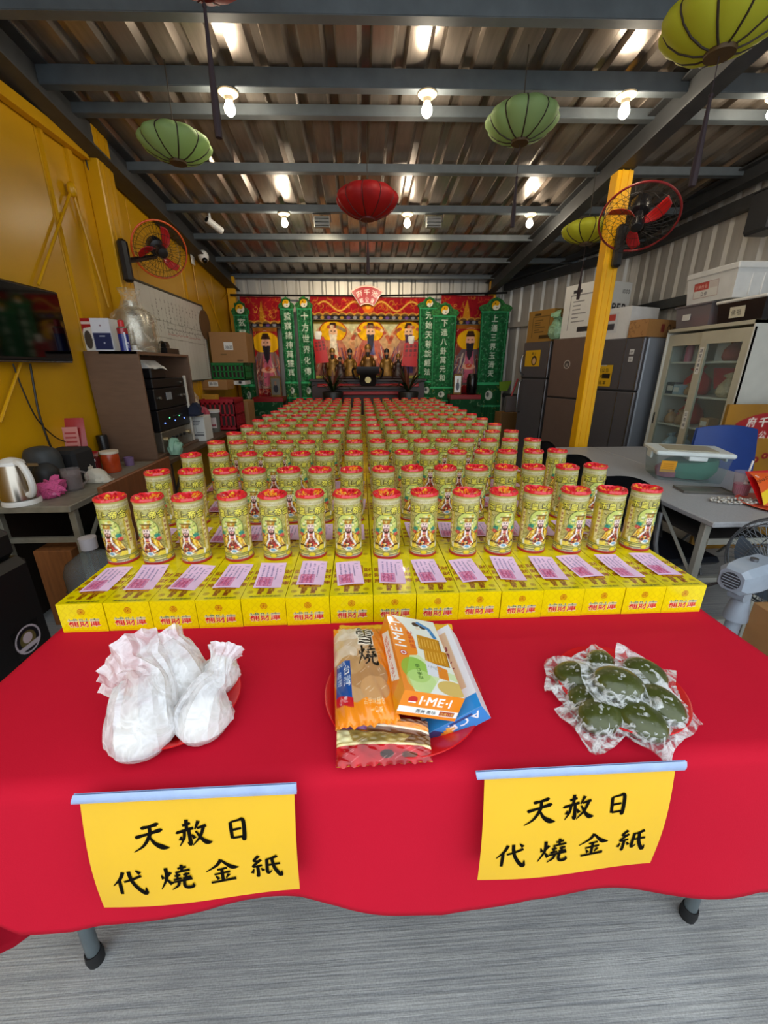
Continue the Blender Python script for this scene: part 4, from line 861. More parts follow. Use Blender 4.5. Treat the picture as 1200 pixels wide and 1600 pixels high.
def carton(name, label, px, Y=None, zs=None, dep=.3, mat=card, cat='box', rz=0, pr_=None, side=None, flaps=True):
    x, y, z, w_, h = pxbox(*px, Y, zs); t = thing(name, label, cat, (x, y + dep / 2, z), rz)
    mb = MB(); mb.box((0, 0, h / 2), (w_, dep, h), .003); mb.build('body', mat, t)
    if flaps:
        mb = MB(); mb.box((0, 0, h + .0008), (.05, dep * .98, .0016)); mb.build('tape', cardd, t)
    if pr_: pt_ = Pt(w_, h, .004, pr_[0]); pr_[1](pt_, w_, h); panel('front_print', pt_, (-w_ / 2, -dep / 2 - .001, 0), (w_, 0, 0), (0, 0, h), VC, t)
    return t
# --- television
a, b_ = atX(94, 458, XL + .07), atX(110, 565, XL + .07); zt, zb, y1 = a.z, b_.z, (a.y + b_.y) / 2
t = thing('television', 'flat black television on the yellow wall', 'television', (XL + .05, y1 - .38, (zt + zb) / 2))
mb = MB(); mb.box((0, 0, 0), (.05, .76, zt - zb), .008); mb.build('bezel', blk, t)
mb = MB(); mb.box((.0265, 0, .004), (.003, .735, zt - zb - .035)); mb.build('screen', M('dark_screen', '050507', rough=.06, var=0), t)
mb = MB(); mb.box((.02, 0, -(zt - zb) / 2 - .004), (.03, .7, .01), .003); mb.build('stand_strip', M('chrome_strip', '88888c', rough=.25, metal=.9), t); mb = MB(); mb.box((-.04, 0, 0), (.04, .3, .2)); mb.build('wall_mount', blk, t)
for i, (pts, lb) in enumerate([([(47, 568), (54, 610), (62, 650), (78, 695), (85, 705)], 'black cable hanging from the television, right one'), ([(20, 568), (36, 610), (58, 655), (85, 682), (102, 690)], 'thin brown cable hanging from the television, left one')]):
    mb = MB(); mb.tube(catmull([atX(*p_, XL + .03) for p_ in pts], 5), .006 if i == 0 else .004, 6); tag(mb.build('cable', M('black_cable', '15120f')), lb, 'cable')
# --- whiteboard
a, b_ = atX(206, 437, XL + .03), atX(328, 592, XL + .03); wy0, wy1, wz1, wz0 = a.y, b_.y + .05, a.z + .0, b_.z
t = thing('whiteboard', 'large whiteboard with handwritten table on the yellow wall', 'whiteboard', (XL + .02, wy0, wz0)); W_, H_ = wy1 - wy0, wz1 - wz0
p = Pt(W_, H_, .007, 'd2d3cc'); p.noise(.2, .04, 3); rg = random.Random(2)
for k in range(1, 17): p.line([(W_ * k / 17, .02), (W_ * k / 17, H_ - .02)], .003, 'a9aaa4', .6)
for yy in (.5, .68): p.line([(.0, H_ * yy), (W_ * .97, H_ * yy - .02)], .005, '77776f', .8)
for k in range(14):
    x = .3 + k * .09
    for j in range(9):
        if rg.random() < .75: p.line([(x, H_ - .08 - j * .035), (x + rg.uniform(-.02, .025), H_ - .095 - j * .035), (x + rg.uniform(-.01, .02), H_ - .1 - j * .035)], .006, '55504e', .75)
for j in range(2):
    for k in range(26): x = .55 + k * .035; p.line([(x, H_ * .6 - j * .05), (x + .02, H_ * .6 - j * .05 + rg.uniform(-.012, .012))], .007, ['55504e', 'a03a3a'][j], .8)
for k in range(24): p.line([(W_ - .09, H_ * .62 - k * .022), (W_ - .07, H_ * .62 - k * .022 + .006)], .006, '8a4a50', .8)
p.line([(.015, 0), (.015, H_)], .012, 'b05a5a', .8)
panel('board_face', p, (.012, 0, 0), (0, W_, 0), (0, 0, H_), M('printed_board', 'attr', rough=.25, var=.02), t)
mb = MB(); mb.box((0, W_ / 2, H_ / 2), (.02, W_, H_)); mb.build('backing', M('board_back', 'b8b8b0'), t)
for c, d in (((.008, W_ / 2, H_ + .008), (.03, W_ + .03, .018)), ((.008, W_ / 2, -.008), (.03, W_ + .03, .018)), ((.008, -.008, H_ / 2), (.03, .018, H_)), ((.008, W_ + .008, H_ / 2), (.03, .018, H_))): mb = MB(); mb.box(c, d, .003); mb.build('frame_bar', M('dark_frame', '4c4a40', rough=.4, metal=.4), t)
# --- benches along the wall
BZ = .75
def bench(name, label, x0, x1, y0, y1, z, mat, legm_):
    t = thing(name, label, 'table', ((x0 + x1) / 2, (y0 + y1) / 2, 0)); w_, d = x1 - x0, y1 - y0
    mb = MB(); mb.box((0, 0, z - .0175), (w_, d, .035), .004); mb.build('table_top', mat, t)
    for sx in (-1, 1):
        for sy in (-1, 1): mb = MB(); mb.box((sx * (w_ / 2 - .03), sy * (d / 2 - .06), (z - .035) / 2), (.035, .035, z - .035), .003); mb.build('leg', legm_, t)
    for sy in (-1, 1):
        mb = MB(); mb.box((0, sy * (d / 2 - .06), z * .72), (w_ - .1, .02, .03)); mb.build('crossbar', legm_, t)
        mb = MB(); mb.tube([(w_ / 2 - .03, sy * (d / 2 - .08), z * .6), (w_ / 2 - .03, sy * (d / 2 - .36), z - .04)], .012, 6); mb.build('brace', legm_, t)
    return t
bench('folding_table', 'worn grey folding table with kettle beside the yellow wall', XL + .02, -1.53, 2.08, 3.17, BZ, gsteel, gsteel)
bench('long_bench', 'long brown bench under the wooden cabinet and cartons', XL + .02, -1.5, 3.18, 6.3, BZ, M('bench_wood', '5a4636', rough=.5, var=.15), M('dark_leg', '2e2822', rough=.6))
# --- wooden cabinet with audio rack
CY0, CY1, CX0, CX1, CT = 3.22, 4.14, XL + .02, -1.60, 1.545
t = thing('open_cabinet', 'brown wooden open cabinet holding audio equipment', 'cabinet', (CX1, CY0, BZ)); hh = CT - BZ
for nm, c, d in (('side_panel', ((CX0 - CX1) / 2, .01, hh / 2), (CX1 - CX0, .02, hh)), ('side_panel', ((CX0 - CX1) / 2, CY1 - CY0 - .01, hh / 2), (CX1 - CX0, .02, hh)), ('top_panel', (-.14, (CY1 - CY0) / 2, hh - .011), (.27, CY1 - CY0, .022)), ('bottom_panel', (-.14, (CY1 - CY0) / 2, .011), (.27, CY1 - CY0 - .04, .022)), ('back_panel', (-.27, (CY1 - CY0) / 2, hh / 2), (.012, CY1 - CY0 - .04, hh))):
    mb = MB(); mb.box(c, d, .002); mb.build(nm, wood, t)
def dev(name, label, y0, y1, z0, z1, mat, deco, x1=CX1 - .015, dep=.22):
    o = thing(name, label, 'audio device', (x1 - dep / 2, (y0 + y1) / 2, z0)); mb = MB(); mb.box((0, 0, (z1 - z0) / 2), (dep, y1 - y0, z1 - z0), .005); mb.build('case', mat, o); deco(o, dep / 2 + .001, y1 - y0, z1 - z0); return o
def knobs(mt, pos, r=.014):
    def f(o, x, w_, h):
        for k, (u, v) in enumerate(pos): mb = MB(); mb.cyl((x, (u - .5) * w_, v * h), (x + .016, (u - .5) * w_, v * h), r, n=12); mb.build('knob', mt, o)
    return f
silv = M('brushed_silver', 'a59f92', rough=.3, metal=.8); led = M('blue_led', '5a7cff', var=0, emit=3); ledg = M('green_led', '60d890', var=0, emit=2)
y0, y1 = CY0 + .16, CY1 - .16; z = BZ + .022
dev('amplifier', 'silver amplifier at the bottom of the wooden cabinet', y0, y1, z, z + .165, silv, lambda o, x, w_, h: (knobs(M('gold_knob', 'd8c49a', rough=.25, metal=.8), [(.12, .6), (.88, .6)], .02)(o, x, w_, h), knobs(blk, [(.3, .6), (.42, .6), (.55, .6), (.68, .6)], .012)(o, x, w_, h)))
def rackd(o, x, w_, h):
    for k in range(5): mb = MB(); mb.box((x, (k * .16 - .34) * w_, h * (.35 + .2 * (k % 2))), (.003, .014, .008)); mb.build('indicator', [led, ledg][k % 2], o)
    mb = MB(); mb.box((x, .1 * w_, h * .6), (.003, w_ * .3, .012)); mb.build('display', M('display_strip', '3a4048', rough=.2), o)
dev('mixer', 'black audio mixer with small blue and green lights', y0, y1, z + .172, z + .335, blk, rackd)
def disp(o, x, w_, h): mb = MB(); mb.box((x, -.05, h * .6), (.004, .1, .06)); mb.build('display', M('grey_display', '8d949a', rough=.2), o); knobs(silv, [(.12, .55), (.8, .55), (.9, .55)], .012)(o, x, w_, h)
dev('receiver', 'black receiver with a small square display', y0, y1, z + .342, z + .50, blk, disp)
dev('set_top_box', 'flat black box on top of the receiver', y0, y1, z + .507, z + .575, blk, lambda o, x, w_, h: knobs(silv, [(.85, .5)], .008)(o, x, w_, h))
mb = MB(); mb.box((CX1 - .02, CY1 - .13, BZ + .32), (.02, .03, .59), .004); tag(mb.build('rack_upright', M('white_rail', 'cfcac0', rough=.4)), 'pale upright rail in front of the black audio rack', 'rail')
o = thing('label_printer', 'white and black label printer inside the cabinet top', 'printer', (CX1 - .13, CY0 + .33, BZ + .022 + .576)); mb = MB(); mb.box((0, 0, .04), (.2, .26, .08), .01); mb.build('base', blk, o)
mb = MB(); mb.add([(-.1, -.13, .08), (.1, -.13, .08), (.1, .13, .08), (-.1, .13, .08), (-.1, -.13, .14), (.03, -.13, .14), (.03, .13, .14), (-.1, .13, .14)], [(0, 3, 2, 1), (4, 5, 6, 7), (0, 1, 5, 4), (1, 2, 6, 5), (2, 3, 7, 6), (3, 0, 4, 7)]); mb.build('cover', wp, o); mb = MB(); mb.grid(lambda u, v: (.04 + .1 * u, (v - .5) * .16, .12 - .05 * u + .012 * math.sin(u * 7 + v * 3)), 8, 6); mb.build('paper', wcard, o)
# --- things on top of the cabinet
ZT = CT + .001
def redpack(p, w_, h): p.poly([(w_ * .45, 0), (w_, 0), (w_, h * .75), (w_ * .62, h * .7), (w_ * .48, h * .4)], 'e8e4da'); p.ell(w_ * .74, h * .35, w_ * .16, h * .28, '4a4038'); p.rect(w_ * .5, h * .82, w_ * .95, h * .9, 'f0d8d0'); p.rect(w_ * .08, h * .5, w_ * .35, h * .53, 'f0c8c0')
o = carton('appliance_box', 'red appliance box beside the television', (115, 152, 497, 547), Y=3.3, zs=ZT, dep=.16, mat=M('red_card', 'a8161e', rough=.4), pr_=('b0181e', redpack), flaps=False)
def bluebox(p, w_, h): p.rect(w_ * .03, h * .05, w_ * .97, h * .56, '1c2450'); p.rect(w_ * .35, h * .44, w_ * .65, h * .47, 'c8ccd8'); p.ell(w_ * .55, h * .25, .006, .006, 'c8ccd8'); p.ell(w_ * .5, h * .78, .006, .006, '8a6a70')
carton('gift_box', 'white and navy blue box on the cabinet', (150, 179, 497, 547), Y=3.26, zs=ZT, dep=.12, mat=wcard, pr_=('dcdce2', bluebox), flaps=False)
c = atY(197, 547, 3.27); o = thing('spray_can', 'blue and yellow spray can with red cap on the cabinet', 'spray can', (c.x, 3.27, ZT)); s_ = atY(190, 500, 3.27).z - ZT
mb = MB(); mb.lathe([(.001, 0), (.033, 0), (.034, .004), (.034, s_ * .72), (.026, s_ * .78), (.024, s_ * .79)], 20, cap0=True)
pt_ = Pt(.214, s_ * .74, .003, '1d2a7c'); pt_.rect(0, s_ * .55, .214, s_ * .74, '9c2430'); pt_.poly([(.1, s_ * .3), (.16, s_ * .3), (.16, s_ * .6), (.12, s_ * .62)], 'e8c83a'); pt_.rect(.05, 0, .06, s_ * .6, 'd8dce8'); pt_.text('潤滑', .075, s_ * .1, .02, 'ffffff', rot=1.57)
mb.build('can', silv, o); link('label_print', paint_mesh('label_print', [(pt_, lambda u, v: (.0346 * math.cos(u * 6.283 - 2.4), .0346 * math.sin(u * 6.283 - 2.4), v * s_ * .74))], VCG), o)
mb = MB(); mb.lathe([(.02, s_ * .79), (.02, s_ * .97), (.014, s_), (.001, s_)], 16); mb.build('cap', M('red_cap', 'c8252a', rough=.35), o)
o = thing('steel_jar', 'large jar wrapped in a clear plastic bag on the cabinet', 'jar', (-1.77, 3.6, ZT)); hj = atY(160, 452, 3.5).z - ZT
mb = MB(); mb.lathe([(.001, 0), (.13, 0), (.14, .02), (.14, hj * .55), (.12, hj * .68), (.05, hj * .76), (.05, hj * .85)], 28, cap0=True, cap1=True); mb.build('jar_body', M('steel_jar', 'b8b2a4', rough=.25, metal=.85), o)
mb = MB(); mb.ring(crumple([(0, 0, .0), (0, 0, .12), (0, 0, hj * .6), (0, 0, hj * .74), (-.0, 0, hj * .9), (0, 0, hj * 1.04)], [.15, .165, .158, .085, .055, .085], 30, .05, 9)); mb.build('plastic_bag', film('clear_bag', 'e8e0c8', .16, .8, 10, .1, .25), o, 30)
o = thing('desk_tray', 'small black tray with scissors on the cabinet top', 'tray', (CX1 - .1, CY1 - .22, ZT)); mb = MB(); mb.prism([(-.06, -.12), (.06, -.12), (.06, .12), (-.06, .12)], 0, .045); mb.build('tray', blk, o)
mb = MB(); mb.tube([(.03 * math.cos(k * .5), -.06, .07 + .03 * math.sin(k * .5)) for k in range(13)], .005, 6); mb.build('scissor_handle', blk, o); mb = MB(); mb.ring([[(0 + dx, -.02 + .035 * math.cos(a), .05 + .05 * math.sin(a)) for a in (math.pi * k / 10 for k in range(11))] for dx in (-.03, .03)]); mb.build('tape_roll', blk, o)
mb = MB(); mb.lathe([(.001, 0), (.05, 0), (.05, .012), (.02, .016), (.018, .045), (.001, .047)], 18); tag(mb.build('stamp_base', wp, None, 35, (CX1 - .1, CY0 + .17, ZT)), 'small white round base on the cabinet edge', 'stand')
# --- cartons and crates further back on the bench
def lines(col, n, seed=0, box=None):
    def f(p, w_, h):
        rg = random.Random(seed)
        for k in range(n): x, y = rg.uniform(.15, .6) * w_, h * (.25 + .5 * k / max(n, 1)); p.rect(x, y, x + rg.uniform(.15, .3) * w_, y + h * .05, col)
        if box: p.rect(w_ * box[0], h * box[1], w_ * box[2], h * box[3], 'e8e8e4'); p.text(box[4], w_ * box[0] + .008, h * (box[1] + box[3]) / 2 - .015, min(.05, (box[2] - box[0]) * w_ / 2.6), '333333')
    return f
def whiteb(p, w_, h):
    for k in range(3): p.rect(w_ * (.3 + .04 * k), h * (.8 - k * .07), w_ * (.8 - .06 * k), h * (.83 - k * .07), '55555a')
    p.rect(w_ * .5, h * .33, w_ * .92, h * .36, '44444a'); p.rect(w_ * .3, h * .22, w_ * .92, h * .27, '44444a'); p.line([(w_ * .5, 0), (w_ * .52, h)], .004, 'b0b0ac')
carton('paper_box', 'white printed box on the bench right of the cabinet', (295, 323, 651, 689), zs=BZ, dep=.2, mat=wcard, pr_=('d8d8d4', whiteb), flaps=False)
mb = MB(); c = atZ(303, 655, 1.0); x, y, z, w_, h = pxbox(293, 322, 652, 693, None, BZ)
mb.ring(crumple([(0, 0, .0), (0, 0, .03), (.01, 0, .07), (.0, .01, .085)], [.1, .11, .08, .02], 18, .25, 3, .8)); tag(mb.build('folded_cloth', M('navy_cloth', '1c2338', rough=.9), None, 60, (x - .04, y + .1, z + h + .004)), 'dark navy cloth on top of the white printed box', 'cloth')
def bucketf():
    x, y, z, w_, h = pxbox(320, 343, 642, 676, None, BZ); o = thing('food_bucket', 'grey lidded plastic bucket on the bench', 'bucket', (x, y + w_ / 2, BZ)); r = w_ / 2
    mb = MB(); mb.lathe([(.001, 0), (r * .8, 0), (r * .98, h * .9), (r, h * .92)], 24); mb.build('bucket_body', M('grey_bucket', '6e706a', rough=.4), o); mb = MB(); mb.lathe([(r * 1.04, h * .9), (r * 1.06, h), (r * .9, h * 1.03), (.001, h * 1.03)], 24); mb.build('lid', wp, o)
    pt_ = Pt(r * .9, h * .5, .006, 'd8cfd0'); pt_.rect(.01, .02, r * .8, .04, 'a04050'); link('label_print', paint_mesh('label_print', [(pt_, lambda u, v: (r * .93 * math.sin(.9 * u - .1), -r * .93 * math.cos(.9 * u - .1), h * (.2 + .5 * v)))], VC), o)
bucketf()
def crate(name, label, px, Y, zs, dep, mat, ny=4):
    x, y, z, w_, h = pxbox(*px, Y, zs); o = thing(name, label, 'crate', (x, y + dep / 2, z)); tt = .008
    mb = MB(); mb.box((0, 0, .006), (w_, dep, .012)); mb.build('bottom', mat, o)
    for ax, s_ in (('x', -1), ('x', 1), ('y', -1), ('y', 1)):
        mb = MB(); L_ = w_ if ax == 'y' else dep; n = max(4, int(L_ / .05))
        def bx(u0, u1, z0, z1):
            c = (u0 + u1) / 2; d = u1 - u0
            if ax == 'y': mb.box((c, s_ * (dep / 2 - tt / 2), (z0 + z1) / 2), (d, tt, z1 - z0))
            else: mb.box((s_ * (w_ / 2 - tt / 2), c, (z0 + z1) / 2), (tt, d, z1 - z0))
        bx(-L_ / 2, L_ / 2, 0, h * .16); bx(-L_ / 2, L_ / 2, h * .84, h); bx(-L_ / 2, L_ / 2, h * .47, h * .53)
        for k in range(n + 1): c = -L_ / 2 + .01 + (L_ - .02) * k / n; bx(c - .01, c + .01, h * .1, h * .9)
        mb.build('lattice_side', mat, o)
    mb = MB(); mb.box((0, 0, h * .45), (w_ - .03, dep - .03, h * .8)); mb.build('contents', M('dark_contents', '3a2a26', rough=.9), o)
crate('plastic_crate', 'red lattice plastic crate on the bench', (318, 371, 624, 673), None, BZ, .38, M('red_crate', 'a81c2a', rough=.4))
carton('storage_carton', 'brown carton with white label behind the red crate', (309, 358, 594, 627), Y=5.45, dep=.3, pr_=('a87a48', lines('8a6034', 2, 1, (.42, .35, .72, .85, '雜物'))), zs=BZ + .42)
carton('storage_carton', 'plain brown carton at the far end of the bench', (372, 391, 627, 665), zs=BZ, dep=.3, pr_=('9c7040', lines('6a4a26', 2, 3)))
carton('storage_carton', 'plain carton hidden under the labelled carton', (320, 356, 627, 655), Y=5.46, zs=BZ, dep=.28)
def whr(p, w_, h): p.ell(w_ * .12, h * .55, w_ * .16, h * .3, 'b03040'); p.rect(w_ * .55, h * .1, w_ * .9, h * .9, 'c8c8c4'); p.ell(w_ * .75, h * .6, .02, .02, '222222'); p.rect(w_ * .6, h * .25, w_ * .85, h * .3, '555555')
carton('fruit_carton', 'white fruit carton with red mark by the green banner', (357, 386, 595, 628), Y=5.75, zs=BZ + .47, dep=.3, mat=wcard, pr_=('dcdcd8', whr))
carton('storage_carton', 'brown carton right under the white fruit carton', (358, 387, 628, 660), Y=5.76, zs=BZ, dep=.28)
crate('plastic_crate', 'green plastic crate under the large brown carton', (332, 384, 567, 594), 5.76, atY(358, 594, 5.76).z + .003, .36, M('green_crate', '157a34', rough=.4))
carton('storage_carton', 'large brown carton with small white label on the green crate', (332, 388, 519, 566), Y=5.75, zs=atY(358, 567, 5.76).z + .003, dep=.36, pr_=('a17444', lambda p, w_, h: (lines('7c5a30', 1, 4)(p, w_, h), p.rect(w_ * .37, h * .42, w_ * .62, h * .68, 'e6e6e2'), p.text('油品', w_ * .4, h * .47, w_ * .1, '333333'), p.rect(w_ * .7, h * .04, w_ * .86, h * .1, '6a4a26'))))
mb = MB(); c = atX(345, 520, XL + .1); mb.tube([(0, 0, 0), (.02, 0, 0)], .17, 28); tag(mb.build('rattan_tray', M('rattan', '6a4a2a', rough=.8, bump=.4, bs=60), None, 35, (XL + .03, 5.75, c.z + .06)), 'round brown rattan tray leaning behind the large carton', 'tray')
carton('file_box', 'small yellow box on the red crate', (316, 338, 617, 629), Y=4.95, dep=.12, mat=M('yellow_card', 'c8922a', rough=.6), flaps=False)
x, y, z, w_, h = pxbox(286, 312, 606, 650, 4.75, None)
mb = MB(); mb.ring(crumple([(0, 0, 0), (0, 0, h * .3), (0, 0, h * .7), (0, 0, h)], [w_ * .45, w_ * .6, w_ * .5, w_ * .1], 22, .12, 5)); o = thing('plastic_bag', 'clear plastic bag with red contents behind the white box', 'bag', (x, y, BZ)); mb.build('film', film('clear_bag2', 'e8dcc8', .3, .8, 14), o, 30, (0, 0, z - BZ)); mb = MB(); mb.ring(crumple([(0, 0, 0), (0, 0, .1), (0, 0, z - BZ + .04), (0, 0, z - BZ + .12)], [.1, .11, .09, .03], 16, .15, 6)); mb.build('red_contents', M('red_cloth2', 'a8202c', rough=.8), o, 50)
x, y, z, w_, h = pxbox(316, 326, 635, 680, 4.45, BZ); mb = MB(); mb.ring(crumple([(0, 0, 0), (0, 0, .12), (0, 0, .25), (.01, 0, .3)], [.05, .07, .06, .02], 18, .2, 12)); tag(mb.build('plastic_bag', M('pink_bag', 'b0485a', rough=.5), None, 40, (x + .02, 4.42, BZ)), 'crumpled pink plastic bag between white box and bucket', 'bag')
mb = MB(); mb.ring(crumple([(0, 0, 0), (0, .01, .05), (0, .03, .09), (.01, .05, .1)], [.035, .05, .05, .02], 18, .4, 13)); c = atZ(276, 748, BZ - .1); tag(mb.build('plastic_bag', M('pale_green_bag', '8fb8a0', rough=.4), None, 40, (-1.535, 3.40, BZ + .001)), 'pale green plastic bag at the foot of the cabinet', 'bag')
# --- things on the worn grey table
def place(x, yb, z=BZ): q = atZ(x, yb, z); return (q.x, q.y, z + .001)
o = thing('electric_kettle', 'steel electric kettle with white handle on the grey table', 'kettle', place(36, 786)); k = .92
mb = MB(); mb.lathe([(.001, .03), (.082, .03), (.08, .06), (.062, .2), (.058, .215)], 28); mb.build('kettle_body', M('kettle_steel', 'b4aca0', rough=.22, metal=.95, var=.03), o)
mb = MB(); mb.lathe([(.06, .21), (.056, .225), (.03, .24), (.012, .245), (.001, .245)], 24); mb.build('lid', wp, o)
mb = MB(); mb.lathe([(.001, 0), (.085, 0), (.086, .012), (.082, .026), (.001, .028)], 28); mb.build('base', wp, o)
mb = MB(); mb.tube(catmull([(.045, 0, .222), (.09, 0, .215), (.125, 0, .16), (.13, 0, .1), (.105, 0, .06), (.075, 0, .055)], 4), [.016] * 21, 10); mb.build('handle', wp, o)
mb = MB(); mb.tube([(-.05, 0, .19), (-.085, 0, .21), (-.095, 0, .215)], [.022, .016, .012], 10); mb.build('spout', wp, o)
o.rotation_euler = (0, 0, R_(-25))
mb = MB(); mb.ring(crumple([(0, 0, 0), (0, 0, .02), (.01, .01, .05), (.02, 0, .07)], [.05, .06, .06, .05], 22, .35, 21)); tag(mb.build('plastic_bag', film('pink_film', 'e0609a', .75, .6, 30, .3), None, 30, place(80, 776)), 'crumpled pink plastic bag beside the kettle', 'bag')
mb = MB(); mb.box((0, 0, .1), (.2, .2, .2), .02); q = place(78, 762); o = thing('black_case', 'black fabric case behind the kettle', 'case', (-1.86, 2.64, BZ + .001)); mb.build('case_body', M('black_fabric', '1a1a1c', rough=.85, bump=.3, bs=120), o)
o = thing('backpack', 'dark grey backpack behind the kettle against the wall', 'bag', (-1.87, 2.44, BZ + .001)); mb = MB(); mb.ring(crumple([(0, 0, 0), (0, 0, .06), (0, 0, .18), (0, -.0, .23), (0, 0, .25)], [.08, .095, .095, .075, .03], 22, .05, 31, .9)); mb.build('bag_body', M('dark_nylon', '34383a', rough=.6, bump=.2, bs=80), o, 60)
mb = MB(); mb.ring(crumple([(.04, -.06, .02), (.06, -.08, .06), (.06, -.08, .12), (.05, -.07, .16)], [.03, .06, .06, .03], 18, .05, 32, 1.2)); mb.build('front_pocket', M('darker_nylon', '232628', rough=.6), o, 60); mb = MB(); mb.box((.03, -.12, .17), (.06, .006, .016)); mb.build('badge', silv, o)
o = thing('glass_mug', 'clear glass mug with dark tea on the grey table', 'mug', place(117, 765)); mb = MB(); mb.lathe([(.001, 0), (.048, 0), (.05, .01), (.05, .125), (.047, .125), (.047, .01), (.001, .008)], 24); mb.build('glass', glassm('mug_glass', 'f0e8e6', .1), o)
mb = MB(); mb.lathe([(.001, .011), (.045, .011), (.045, .075), (.001, .075)], 20); mb.build('tea', M('dark_tea', '2c0d10', rough=.1), o); mb = MB(); mb.tube(catmull([(.048, 0, .11), (.085, 0, .1), (.09, 0, .06), (.05, 0, .03)], 4), .006, 8); mb.build('handle', glassm('mug_glass', 'f0e8e6', .1), o)
o = thing('pink_tub', 'pink lidded plastic tub behind the glass mug', 'tub', place(102, 738)); mb = MB(); mb.lathe([(.001, 0), (.062, 0), (.066, .11), (.001, .11)], 24); mb.build('tub_body', M('pink_plastic', 'b84a78', rough=.4), o); mb = MB(); mb.lathe([(.07, .108), (.07, .13), (.001, .134)], 24); mb.build('lid', M('pink_plastic', 'b84a78'), o)
def pouch(label, px, w_, h, mat, rx, rz, prn=None):
    o = thing('standing_pouch', label, 'pouch', place(*px), rz); mb = MB()
    mb.grid(lambda u, v: ((u - .5) * w_, -.03 * (1 - v) * math.sin(math.pi * u) + .06 * v, h * v), 12, 10); mb.grid(lambda u, v: ((.5 - u) * w_, .03 * (1 - v) * math.sin(math.pi * u) + .06 * v + .002, h * v), 12, 10); mb.build('pouch', mat, o, 60)
    if prn: pt_ = Pt(w_ * .6, h * .5, .004, prn[0]); [pt_.rect(.01, k * h * .08 + .02, w_ * .5, k * h * .08 + .03, prn[1]) for k in range(5)]; panel('label_print', pt_, (-w_ * .3, -.022 + .012, h * .35), (w_ * .6, 0, 0), (0, .025, h * .5), VC, o)
    return o
pouch('tall red foil pouch leaning by the cabinet side', (125, 738), .15, .36, M('red_foil_pouch', 'a01c1c', rough=.3), 0, R_(12), ('c88078', 'a01c1c'))
pouch('red and silver coffee pouch beside the orange jar', (140, 742), .1, .15, M('red_silver_pouch', 'b8202a', rough=.25, col2='d8d4cc', vs=9, var=.1), 0, R_(-15))
o = thing('tea_box', 'small dark red box with white label beside the jar', 'box', place(150, 742), R_(10)); mb = MB(); mb.box((0, 0, .06), (.07, .06, .12), .002); mb.build('body', M('maroon_card', '5a1018', rough=.4), o); mb = MB(); mb.box((.01, -.031, .06), (.03, .002, .06)); mb.box((0, -.031, .105), (.06, .002, .016)); mb.build('label_print', wcard, o)
o = thing('snack_jar', 'orange snack jar with white lid on the grey table', 'jar', place(177, 737)); mb = MB(); mb.lathe([(.001, 0), (.05, 0), (.055, .01), (.055, .11), (.05, .13)], 24); mb.build('jar_body', M('orange_jar', 'b0401c', rough=.25, var=.3, vs=18), o); mb = MB(); mb.lathe([(.056, .128), (.057, .146), (.001, .15)], 24); mb.build('lid', M('cream_lid', 'd8ccb8', rough=.4), o)
mb = MB(); mb.lathe([(.001, 0), (.034, 0), (.036, .2), (.034, .205), (.001, .205)], 18); tag(mb.build('black_canister', blk, None, 35, place(168, 722)), 'tall black canister behind the orange jar', 'canister')
mb = MB(); mb.lathe([(.001, 0), (.03, 0), (.034, .06), (.031, .06), (.028, .006), (.001, .006)], 18); tag(mb.build('plastic_cup', M('mauve_cup', '7c6288', rough=.4), None, 35, place(203, 727)), 'small mauve cup beside the orange jar', 'cup')
mb = MB(); mb.ring(crumple([(0, 0, 0), (0, 0, .02), (.02, 0, .045), (.03, 0, .055)], [.075, .08, .06, .02], 20, .25, 41, .7)); tag(mb.build('white_rag', M('white_cloth', 'c8c2b2', rough=.9), None, 50, place(158, 752)), 'crumpled white rag at the table edge', 'cloth')
mb = MB(); mb.ring(crumple([(0, 0, 0), (0, 0, .04), (.0, 0, .09), (.02, 0, .13)], [.06, .065, .05, .02], 20, .3, 42, .8)); tag(mb.build('paper_bag', M('crumpled_paper', 'b8b0a0', rough=.8), None, 30, place(132, 748)), 'crumpled grey paper bag under the red pouches', 'bag')
# leaning wooden board
q = [atX(x, y, -1.42) for x, y in ((153, 760), (262, 714))]; y0_, y1_, zt_ = q[0].y, q[1].y, (q[0].z + q[1].z) / 2
mb = MB(); mb.box((0, 0, zt_ / 2), (.025, y1_ - y0_, zt_), .006); tag(mb.build('wooden_board', woodr, None, 35, (-1.42, (y0_ + y1_) / 2, 0)), 'upright reddish wooden board beside the leftmost tubes', 'board')
# --- below and in front of the grey table
o = thing('water_jug', 'large clear water bottle standing under the grey table', 'bottle', (-1.34, 1.88, 0)); zt_ = atY(152, 838, 1.88).z
mb = MB(); mb.lathe([(.001, 0), (.12, 0), (.13, .015), (.13, zt_ - .17), (.115, zt_ - .13), (.05, zt_ - .085), (.032, zt_ - .075), (.032, zt_ - .05)], 28); mb.build('bottle_body', glassm('jug_plastic', 'c8d0d0', .16, .1), o); mb = MB(); mb.lathe([(.036, zt_ - .062), (.038, zt_ - .004), (.001, zt_)], 18); mb.build('cap', M('milky_cap', 'b8b4b8', rough=.4), o)
for k in range(3): mb = MB(); mb.tube([(.1315 * math.cos(2 * math.pi * i / 28), .1315 * math.sin(2 * math.pi * i / 28), .1 + k * .08) for i in range(28)], .004, 6, closed=True); mb.build('rib_ring', glassm('jug_plastic', 'b8c0c0'), o)
mb = MB(); x, y, z, w_, h = pxbox(62, 118, 862, 960, 1.9, 0); o = thing('wooden_stool_box', 'rough wooden box under the grey table', 'box', (-1.72, 2.22, 0)); mb.box((0, 0, .24), (.2, .2, .48), .004); mb.build('box_body', M('raw_wood', '8a5428', rough=.7, var=.25, vs=8, stretch=(6, 6, .7)), o)
for k in range(2): mb = MB(); mb.sphere((.02, -.101, .22 - k * .05), .006, 8, 6); mb.build('nail', blk, o)
